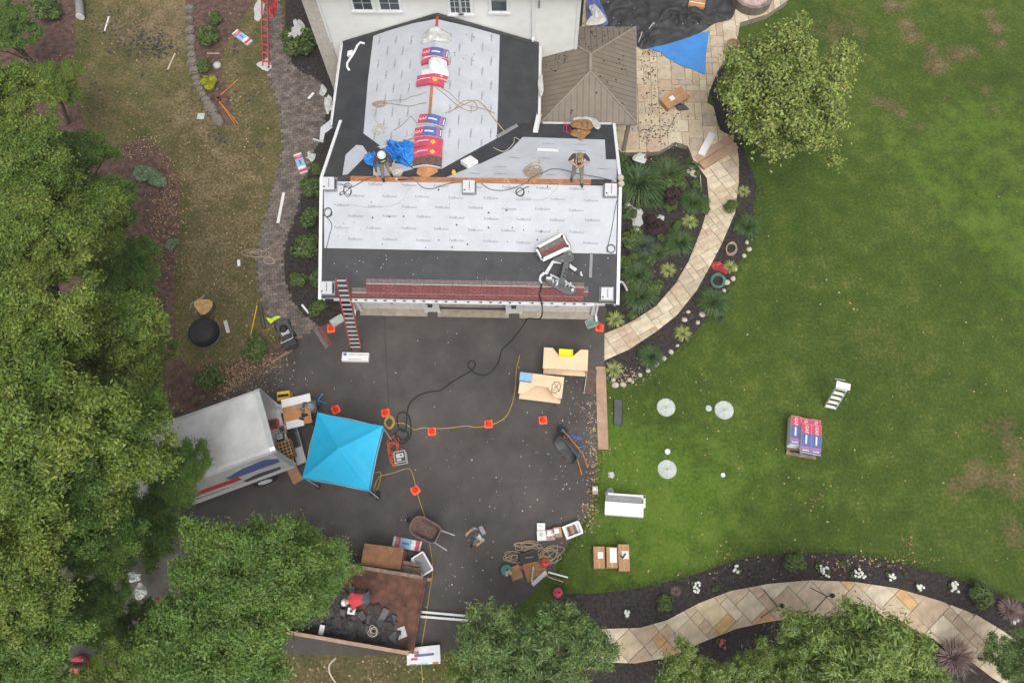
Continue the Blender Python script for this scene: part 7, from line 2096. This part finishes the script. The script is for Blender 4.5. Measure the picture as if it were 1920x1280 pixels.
board('green_scrap', 'square grey green scrap tile on the dry lawn beside the stone edging', 'tile', (370, 218), (383, 218), 0.30, 0.01, 'lid', 0.0)
# pole at the top left and lamp sticks on the lower path
p = at(147, 26, 0.35)
t = thing('downspout_pipe', 'grey corrugated pipe with a white end lying at the lawn edge', 'pipe', (p.x, p.y, 0))
MB().tube([(0, 0, .2), (-.12, .6, .2), (-.3, 1.3, .2)], .18, 12).obj('pipe_body', 'grey', t, True)
MB().lathe([(.19, 0), (.19, .03), (.01, .035)], 14, 0, Matrix.Translation((0, -.02, .2)) @ Matrix.Rotation(math.pi / 2, 4, 'X')).obj('end_cap', 'offwhite', t)
for (hx, hy, e1, e2, lb) in ((1466, 1135, (1432, 1105), (1426, 1158), 'thin black stake light lying on the lower path nearest the oak drive'), (1560, 1116, (1519, 1101), (1524, 1148), 'thin black stake light lying on the lower path beside the yellow stone')):
    p = at(hx, hy, 0.05)
    t = thing('stake_light', lb, 'garden light', (p.x, p.y, 0.05))
    wobj(MB().tube([at(*e1, .055), at(hx - 9, hy + 1, .08)], .012, 5), t, 'stake', 'black')
    wobj(MB().tube([at(*e2, .055), at(hx - 9, hy + 1, .08)], .012, 5), t, 'stake', 'black')
    MB().lathe([(.05, 0), (.075, .03), (.06, .14), (.02, .17)], 10).obj('lamp_head', 'black', t, True)
    wobj(MB().tube([at(hx - 9, hy + 1, .08), at(hx, hy, .08)], .012, 5), t, 'neck', 'black')
# glimpses under the oaks at lower left: a red blower, white and blue bags
can('red machine with black bag standing under the oaks by the lower left trees', 140, 1246, .28, .45, 'bred', 'red_blower', 'machine')
for i, (x0_, y0_, x1_, y1_, mk, lb) in enumerate([(240, 1070, 264, 1090, 'lid', 'white bag heap under the oaks left of the trailer'), (250, 1095, 276, 1122, 'lid', 'pale blue white sheet under the oaks left of the trailer'), (288, 1119, 304, 1130, 'bred', 'red cloth scrap beside the pale sheet under the oaks'), (318, 1212, 336, 1236, 'plastic', 'small white bag under the lower oaks')]):
    crumple('bag_heap', lb, 'bag', blob_fn(ring_from(x0_, y0_, x1_, y1_, 80 + i, .3), sg(0.9 - 0.2 * i)), 14, 12, 0.2, mk, 80 + i)
# dead branches at the bottom
for pts, lb in (([(630, 1232), (618, 1245), (619, 1262), (632, 1282)], 'bare crooked branch on the dry ground below the trailer'), ([(552, 1247), (540, 1265), (530, 1285)], 'bare forked branch at the edge of the oak below the trailer')):
    gcord('dead_branch', lb, 'branch', pts, 0.035, 'rocklt')
# ================================================================ PLANTS
def tuft_mesh(name, R_, Hh, n, wid, mkey, droop=0.5, seed=0):
    g = np.random.default_rng(seed)
    a = g.uniform(0, 2 * np.pi, n)
    reach = R_ * np.sqrt(g.uniform(0.08, 1, n))
    hh = Hh * g.uniform(0.6, 1.0, n)
    d = np.stack([np.cos(a), np.sin(a), np.zeros(n)], 1)
    e = np.stack([-np.sin(a), np.cos(a), np.zeros(n)], 1)
    ts = [0, .35, .7, 1.0]
    base = d * (0.12 * R_ * g.uniform(0, 1, n))[:, None]
    def pt(t):
        z = hh * (np.sin(min(t * 1.25, 1.57)) - droop * t ** 3 * (reach / R_))
        return base + d * (reach * t ** 1.3)[:, None] + np.array([0, 0, 1.0]) * z[:, None]
    V = []
    for i in range(3):
        w0, w1 = wid * (1 - .55 * ts[i]), wid * (1 - .55 * ts[i + 1]) if i < 2 else wid * .15
        q = np.empty((n, 4, 3))
        q[:, 0], q[:, 1] = pt(ts[i]) - e * w0 / 2, pt(ts[i]) + e * w0 / 2
        q[:, 2], q[:, 3] = pt(ts[i + 1]) + e * w1 / 2, pt(ts[i + 1]) - e * w1 / 2
        V.append(q)
    return quads(name, np.concatenate(V), mkey)

def ball_leaves(name, rx, rz, n, size, aspect, mkey, seed=0, lumps=7, up=0.6):
    """uneven bush: several leafy lumps"""
    g = np.random.default_rng(seed)
    P, Nn = [], []
    for k in range(lumps):
        a = g.uniform(0, 2 * np.pi); r = rx * .62 * np.sqrt(g.uniform(0, 1))
        c = np.array([r * np.cos(a), r * np.sin(a), rz * g.uniform(.35, .68)])
        m = n // lumps
        v = g.normal(size=(m, 3)); v[:, 2] = np.abs(v[:, 2]) * 1.0 - .25
        v /= np.linalg.norm(v, axis=1, keepdims=True)
        rad = (rx * g.uniform(.32, .5)) * g.uniform(.55, 1.05, m) ** .5
        P.append(c + v * rad[:, None] * np.array([1, 1, .8 * rz / rx + .15]))
        w = v + np.array([0, 0, up]) + g.normal(size=(m, 3)) * .45
        Nn.append(w / np.linalg.norm(w, axis=1, keepdims=True))
    P, Nn = np.concatenate(P), np.concatenate(Nn)
    P[:, 2] = np.maximum(P[:, 2], .03)
    return leaf_mesh(name, P, Nn, size * g.uniform(.6, 1.3, len(P)), aspect, mkey)

def plant(name, label, cat, px, py, r, me, base_r, z=0.012, group=None, part='foliage', h=None, sq=1.0):
    p = at(px, py, (h or 0.0))
    s = r * mpx(px, py) / base_r
    t = thing(name, label, cat, (p.x, p.y, z), R.uniform(0, 6.28), group)
    o = link(part, me, t)
    o.scale = (s, s, s * sq)
    st_ = MB().tube([(0, 0, -.02), (0.01, 0, .10)], .03 * s, 5).obj('stem', 'bark', t)
    return t

TD = [tuft_mesh('foliage', 1, .85, 420, .045, 'grassdark', .55, s) for s in (1, 2)]
TM = tuft_mesh('foliage', 1, .7, 420, .035, 'grassmid', .5, 3)
TV = tuft_mesh('foliage', 1, .8, 150, .085, 'varieg', .6, 4)
TB = tuft_mesh('foliage', 1, .7, 420, .03, 'bluegrass', .4, 5)
TDRY = tuft_mesh('foliage', 1, .9, 260, .05, 'drygrass', .3, 6)
TG = tuft_mesh('foliage', 1, .7, 160, .09, 'goldleaf', .4, 7)
BH = ball_leaves('foliage', 1, .6, 900, .26, .7, 'hosta', 1, 6, 1.2)
BS = [ball_leaves('foliage', 1, 1.0, 1900, .17, .55, 'shrub', s, 10, .5) for s in (2, 3)]
BB = ball_leaves('foliage', 1, .9, 2000, .13, .6, 'burgundy', 4, 7)
BG = ball_leaves('foliage', 1, .8, 900, .22, .45, 'goldleaf', 5, 7)
BR_ = ball_leaves('foliage', 1, 1.1, 900, .26, .42, 'shrub', 6, 7)
BFL = ball_leaves('foliage', 1, .7, 260, .32, .6, 'shrub', 7, 5)

for px, py, r, m, sq, lb in [
        (1195, 345, 55, 0, 1.1, 'huge arching green ornamental grass against the garage wall by the patio'), (1300, 377, 29, 1, 1, 'dark green grass clump beside the path above a variegated one'), (1275, 452, 32, 0, 1, 'large dark green grass clump below the variegated one by the path'),
        (1198, 553, 38, 1, 1, 'dark green grass clump at the garage corner next to the terracotta rim'), (1195, 512, 34, 0, 1, 'dark green grass clump below the crumpled white sheet'), (1402, 421, 29, 1, 1, 'dark green grass clump on the lawn side of the path under the birch'),
        (1337, 564, 33, 0, 1, 'dark green grass clump below the green hose'), (1221, 665, 28, 1, 1, 'dark green grass clump where the path widens toward the driveway')]:
    plant('ornamental_grass', lb, 'grass', px, py, r, TD[m], 1.0, h=.3, sq=sq, group='dark ornamental grasses of the path beds')
plant('ornamental_grass', 'soft mid green grass mound below the patio edge', 'grass', 1252, 322, 44, TM, 1.0, h=.3)
plant('blue_grass', 'grey blue fine grass mound against the garage wall', 'grass', 1205, 456, 30, TB, 1.0, h=.3)
for px, py, r, lb in [(1294, 413, 17, 'yellow variegated tuft beside the path between two dark clumps'), (1253, 504, 17, 'yellow variegated tuft on the mulch in front of the garage side grasses'), (1154, 597, 19, 'yellow variegated tuft at the garage corner beside the cone'), (1281, 623, 18, 'yellow variegated tuft on the lawn side of the path'),
                      (1152, 691, 19, 'yellow variegated tuft at the end of the tan plank'), (1370, 498, 15, 'yellow variegated tuft next to the red bag'), (1395, 356, 14, 'small yellow variegated tuft under the birch beside the path')]:
    plant('variegated_grass', lb, 'grass', px, py, r, TV, 1.0, h=.2, group='variegated tufts of the path beds')
for px, py, r, m, lb in [(1160, 300, 24, BS[0], 'leafy shrub in the corner between garage rake and patio'), (1225, 370, 26, TM, 'soft green mound between the huge grass and the burgundy shrub'), (1180, 445, 26, BS[1], 'leafy green shrub against the garage wall beside the blue grass'), (1235, 470, 22, TM, 'soft green mound between the blue grass and the large dark clump'), (1168, 490, 20, BS[0], 'leafy shrub at the garage wall above the corner clumps'),
                         (1222, 535, 22, BS[1], 'leafy shrub between the corner clumps and the path'), (1262, 345, 24, BS[0], 'leafy shrub behind the burgundy one near the stair'), (1320, 372, 16, TM, 'soft tuft at the path edge below the stair'), (1375, 385, 18, BS[1], 'leafy shrub under the birch across the path'), (1300, 300, 16, TM, 'soft tuft on the patio edge beside the pale stones'), (1352, 590, 16, TM, 'soft tuft at the lawn edge below the hose clump')]:
    plant('bed_plant', lb, 'plant', px, py, r, m, 1.0, h=.3)
for k in range(34):
    for _ in range(30):
        px, py = R.uniform(1165, 1330), R.uniform(285, 610)
        w = at(px, py)
        if not inpoly(w.x, w.y, PATH1) and not inpoly(w.x, w.y, PATIO) and not inpoly(w.x, w.y, HOUSE_FOOT) and not inpoly(w.x, w.y, DRIVE) and px < 1330 - max(0, py - 400) * .75 and py < 640 - (px - 1150) * .3: break
    plant('groundcover_clump', 'low leafy green clump between the larger grasses beside the garage', 'plant', px, py, R.uniform(8, 14), R.choice([BFL, BS[0], TM, BS[1]]), 1.0, h=.1, group='low clumps of the garage side bed')
plant('burgundy_shrub', 'dark burgundy shrub in the bed behind the dark green clump', 'shrub', 1262, 372, 27, BB, 1.0, h=.3)
plant('burgundy_shrub', 'dark burgundy shrub beside the crumpled white sheet', 'shrub', 1222, 418, 27, BB, 1.0, h=.3)
def flower(px, py, r, lb, pet='petal', n=9):
    t = plant('flowering_plant', lb, 'flowers', px, py, r, BFL, 1.0, h=.1, group='small flowers of the lower bed')
    s = r * mpx(px, py)
    for k in range(n):
        a, q = R.uniform(0, 6.28), s * R.uniform(.1, .95)
        MB().lathe([(.01, 0), (.05, .012), (.045, .03), (.01, .04)], 6, 0, Matrix.Translation((q * math.cos(a), q * math.sin(a), s * .75 + R.uniform(-.02, .05)))).obj('blossom', pet, t)
for px, py, r, lb in [(1304, 1100, 11, 'white flowers beside the green shrub at the curve of the lower bed'), (1175, 1150, 9, 'white flowers at the oak end of the lower bed'), (1382, 1068, 9, 'pale flowers near the low green shrub in the lower bed'), (1542, 1068, 15, 'largest white flower clump in the lower bed'), (1608, 1078, 13, 'white flower clump beside the largest one'),
                      (1668, 1082, 10, 'pinkish white flowers with brown leaf in the lower bed'), (1724, 1100, 9, 'grey white flowers between the pinkish clump and the round shrub'), (1789, 1100, 11, 'white flowers next to the round green shrub'), (1282, 1241, 8, 'white flowers below the path beside the bright leafy tree'), (1904, 1163, 6, 'white flowers at the lower bed end')]:
    flower(px, py, r, lb, n=12 if r > 10 else 8)
flower(1352, 1206, 10, 'red pink flowers below the lower path', 'petalred')
for px, py, r, m, lb in [(1247, 1128, 19, BS[0], 'green leafy shrub at the curve of the lower bed'), (1493, 1057, 25, BS[1], 'low spreading green shrub in the lower bed'), (1840, 1117, 27, BS[0], 'round bright green shrub at the end of the lower bed'), (1345, 1103, 8, BFL, 'small green seedling between white flowers'), (1432, 1195, 11, BFL, 'small green plant below the lower path'), (1585, 1054, 9, BFL, 'small green plant above the second white clump'), (1700, 1071, 6, BFL, 'tiny green plant near the pinkish flowers')]:
    plant('shrub', lb, 'shrub', px, py, r, m, 1.0, h=.2)
plant('dry_grass', 'reddish brown spiky grass below the lower path', 'grass', 1790, 1232, 40, TDRY, 1.0, h=.3)
plant('dry_grass', 'reddish spiky grass behind the round green shrub', 'grass', 1898, 1143, 26, TDRY, 1.0, h=.3)
plant('dry_grass', 'small faded purple grass beside the leafy shrub of the lower bed', 'grass', 1268, 1108, 11, TDRY, 1.0, h=.2)
# left side
plant('gold_shrub', 'bright golden yellow shrub inside the stone edging', 'shrub', 393, 155, 19, BG, 1.0, z=.012, h=.2)
for px, py, r, m, lb in [(388, 65, 26, BS[0], 'green shrub in the stone edged bed across from the lone bundle'), (382, 118, 19, BS[1], 'green shrub just above the golden one'), (84, 22, 34, BS[1], 'dark green shrub in the brown bed beside the corrugated pipe'), (400, 30, 16, BS[0], 'small green shrub at the far end of the stone edged bed'),
                         (560, 82, 36, BR_, 'broad leaved shrub between the long red ladder and the house corner'), (588, 350, 26, BS[0], 'leafy shrub against the garage wall beside the lone paver bundle'), (585, 405, 26, BS[1], 'leafy shrub against the garage wall beside the white trim strip'), (572, 465, 30, BS[0], 'bright green shrub against the garage wall by the paver path'),
                         (556, 519, 20, BS[1], 'round green shrub at the bend of the paver path'), (595, 520, 22, BS[0], 'shaded shrub behind the round one near the ladder winch'), (598, 575, 22, BS[1], 'shrub at the garage corner behind the ladder'), (473, 655, 30, BS[1], 'brownish shrub between mower and leaf litter'), (395, 706, 30, BS[0], 'dark shrub above the truck roof'), (590, 315, 16, BS[1], 'small shrub near the white scrap by the paver path')]:
    plant('shrub', lb, 'shrub', px, py, r, m, 1.0, h=.35)
for px, py, r, lb in [(275, 316, 30, 'larger pale green hosta clump in the brown bed'), (292, 346, 23, 'pale green hosta clump touching the larger one'), (316, 452, 17, 'lone pale green hosta at the edge of the oak grove')]:
    plant('hosta', lb, 'hosta', px, py, r, BH, 1.0, h=.2)

# ================================================================ TREES
def crown_mesh(name, Rc, Hc, nclump, per, size, aspect, mkey, seed, flat=.62, shell=.55, hang=0.0, rclump=(.20, .34), up=.75, lob=1.0):
    """crown made of leaf clumps; origin at the crown centre, radius Rc, half height Hc"""
    g = np.random.default_rng(seed)
    P, Nn, S, C = [], [], [], []
    for k in range(nclump):
        v = g.normal(size=3); v /= np.linalg.norm(v)
        if v[2] < -.35: v[2] *= -.6
        rr = g.uniform(shell, 1.0) ** .7 if k > nclump // 6 else g.uniform(.1, .6)
        az = np.arctan2(v[1], v[0])
        lobe = 1 + lob * (.15 * np.sin(3 * az + seed) + .09 * np.sin(5 * az + 2 * seed))
        c = v * rr * np.array([Rc * lobe, Rc * lobe, Hc]) * .88
        rc = Rc * g.uniform(*rclump)
        C.append((c, rc))
        m = int(per * (rc / (Rc * .27)) ** 2)
        d = g.normal(size=(m, 3)); d /= np.linalg.norm(d, axis=1, keepdims=True)
        d[:, 2] = np.where(d[:, 2] < -.45, -d[:, 2], d[:, 2])
        lump = 1 + .22 * np.sin(d[:, 0] * 5 + k) * np.cos(d[:, 1] * 6 + k * 2) + .15 * g.normal(size=m)
        rad = rc * (np.abs(g.normal(.62, .34, m)) * lump)
        q = c + d * rad[:, None] * np.array([1, 1, flat])
        if hang: q[:, 2] -= hang * np.linalg.norm(q[:, :2] - c[:2], axis=1) ** 2 / rc
        P.append(q)
        w = d * .8 + np.array([0, 0, up]) + g.normal(size=(m, 3)) * .5
        Nn.append(w / np.linalg.norm(w, axis=1, keepdims=True))
        S.append(size * g.uniform(.55, 1.35, m))
    return leaf_mesh(name, np.concatenate(P), np.concatenate(Nn), np.concatenate(S), aspect, mkey), C

def trunk_mesh(C, Zc, r0, seed=0):
    g = random.Random(seed)
    mb = MB()
    tips = sorted(C, key=lambda t: -t[1])[:16]
    top = Zc * .55 if Zc > 4 else Zc * .45
    mb.tube([(0, 0, -.1), (g.uniform(-.1, .1), g.uniform(-.1, .1), top * .5), (0, 0, top), (0, 0, Zc)], [r0 * 1.25, r0, r0 * .8, r0 * .35], 8)
    for c, rc in tips:
        z0 = g.uniform(top * .75, Zc * .9)
        e = Vector(c) + Vector((0, 0, Zc))
        s = Vector((0, 0, z0))
        m = s.lerp(e, .5) + Vector((0, 0, .12 * (e - s).length))
        mb.tube([s, m, e], [r0 * .42, r0 * .25, r0 * .07], 5)
    return mb.mesh('trunk', 'bark')

OAKS = []
for i in range(5):
    me, C = crown_mesh('crown', 3.0, 2.4, 150, 1750, .15, .42, 'oak' if i % 2 == 0 else 'oakdark', 40 + i, .75, .45, .1, (.09, .20), .6)
    OAKS.append((me, trunk_mesh(C, 8.0, .20, i)))
def tree(name, label, px, py, z, rpx, var, Rb, Zb, group=None, sz=1.0, rot=None, lean=(0, 0)):
    """crown centre seen at the picture point, at height z; crown radius rpx picture points"""
    p = at(px, py, z)
    s = rpx * mpx(px, py, z) / Rb
    t = thing(name, label, 'tree', (p.x, p.y, 0.0), 0.0, group)
    me, tm = var
    c = link('crown', me, t)
    c.location = (0, 0, z)
    c.rotation_euler = (0, 0, R.uniform(0, 6.28) if rot is None else rot)
    c.scale = (s, s, s * sz)
    k = link('trunk', tm, t)
    k.scale = (s, s, z / Zb)
    k.rotation_euler = c.rotation_euler
    if lean != (0, 0):
        k.location = (lean[0], lean[1], 0)
        k.rotation_euler = Vector((-lean[0], -lean[1], z)).to_track_quat('Z', 'Y').to_euler()
    return t
GL = 'tall broadleaf tree of the dense grove between lawn, truck and picture edge'
GG = 'grove of oaks on the left'
OWN = {(232, 1015): 'low tree in the gap above the white bags under the oaks', (105, 160): 'small low tree at the corner of brown bed and dry lawn', (185, 400): 'tree beside the hosta bed, its crown over the brown mulch', (235, 520): 'tree next to the sawn stump',
       (262, 680): 'low tree between the black fire bowl and the truck roof', (145, 300): 'tree whose crown shades the larger hosta', (285, 985): 'low tree between the truck and the broad trailer tree', (270, 1190): 'tree below the white bags under the oaks', (180, 1140): 'tree beside the white bags under the oaks'}
for i, (px, py, z, r, v) in enumerate([
        (0, 190, 8, 95, 0), (30, 320, 8, 115, 2), (145, 300, 4.5, 72, 1), (105, 160, 2.8, 55, 0), (185, 400, 4.5, 85, 3), (60, 470, 9, 130, 0), (235, 520, 4.2, 82, 1), (150, 430, 7, 100, 4),
        (40, 640, 10.5, 140, 2), (190, 660, 8.0, 135, 4), (262, 680, 4.0, 68, 0), (60, 810, 11, 165, 0), (205, 840, 9, 135, 2), (100, 950, 9.5, 120, 3),
        (20, 1080, 10.5, 130, 0), (50, 1230, 10, 120, 1), (190, 1000, 8.0, 95, 1), (180, 1140, 7.5, 78, 3), (-60, 900, 10, 140, 4), (285, 985, 4.5, 78, 1), (270, 1190, 6.5, 70, 3), (232, 1015, 4.5, 58, 3)]):
    tree('oak_tree', OWN.get((px, py), GL), px, py, z, r, OAKS[v], 3.0, 8.0, GG, sz=.9, lean=(-.42 * z, .12 * z if py < 900 else -.05 * z))
tree('oak_tree', 'darker tree whose crown overhangs the truck roof', 335, 885, 5.0, 70, OAKS[3], 3.0, 8.0, sz=.7, lean=(-2.6, -.6))
tree('oak_tree', 'broad green tree spreading over the trailer with its tip near the canopy', 455, 1092, 8.0, 150, OAKS[1], 3.0, 8.0, sz=.7, lean=(-3.4, -.6))
tree('oak_tree', 'green tree whose boughs hang over the brown steel box', 568, 1068, 7.0, 100, OAKS[3], 3.0, 8.0, sz=.6, lean=(-2.6, .6))
tree('oak_tree', 'green tree standing below the trailer edge with the dead branches', 420, 1215, 8.5, 160, OAKS[1], 3.0, 8.0, sz=.7, lean=(-3.2, -1.0))
tree('oak_tree', 'yellow green tree at the foot of the broad trailer tree', 215, 1285, 8.5, 90, OAKS[0], 3.0, 8.0, sz=.7)
# willowy ornamental trees along the bottom
WIL = []
for i, (mk, sd_) in enumerate((('cherry', 71), ('willow', 72))):
    me, C = crown_mesh('crown', 2.2, 1.5, 90, 1500, .22, .22, mk, sd_, .8, .3, .3, (.10, .22), .3)
    WIL.append((me, trunk_mesh(C, 3.5, .10, 9 + i)))
tree('cherry_tree', 'soft leaved dark green tree at the driveway mouth beside the trailer tail', 945, 1222, 3.6, 102, WIL[0], 2.2, 3.5)
tree('cherry_tree', 'soft leaved tree over the near end of the lower path by the red bucket', 1075, 1205, 3.2, 84, WIL[0], 2.2, 3.5)
tree('willow_tree', 'bright green willowy tree covering the middle of the lower path', 1610, 1240, 3.8, 132, WIL[1], 2.2, 3.5)
tree('willow_tree', 'bright green willowy tree below the white path flowers', 1290, 1290, 3.0, 80, WIL[1], 2.2, 3.5)
tree('willow_tree', 'bright green willowy tree between the two others along the lawn edge', 1440, 1300, 2.6, 85, WIL[1], 2.2, 3.5)
tree('cherry_tree', 'dark leaved tree at the far end of the lower path', 1905, 1240, 2.0, 66, WIL[0], 2.2, 3.5)
tree('willow_tree', 'bright green tree at the foot of the driveway mouth tree', 880, 1290, 3.0, 60, WIL[1], 2.2, 3.5)
tree('willow_tree', 'bright green willowy tree filling the bed edge left of the big willowy one', 1370, 1295, 2.6, 75, WIL[1], 2.2, 3.5)
tree('willow_tree', 'bright green willowy tree touching the big one over the lower path', 1520, 1275, 3.0, 85, WIL[1], 2.2, 3.5)
tree('willow_tree', 'bright green willowy tree between the big one and the reddish spiky grass', 1710, 1275, 3.2, 80, WIL[1], 2.2, 3.5)
tree('cherry_tree', 'soft leaved tree below the one at the driveway mouth', 985, 1290, 3.2, 80, WIL[0], 2.2, 3.5)
tree('oak_tree', 'dark broadleaf tree shading the brown bed beside the corrugated pipe', 10, 60, 3.0, 66, OAKS[3], 3.0, 8.0, sz=.9)
# birch beside the patio
me, C = crown_mesh('crown', 2.9, 2.5, 150, 2000, .115, .60, 'birch', 94, .85, .3, .15, (.08, .18), .55, .75)
tree('birch_tree', 'airy small leaved birch beside the patio and path', 1463, 180, 3.0, 156, (me, trunk_mesh(C, 4.0, .12, 5)), 2.9, 4.0, sz=1.05)
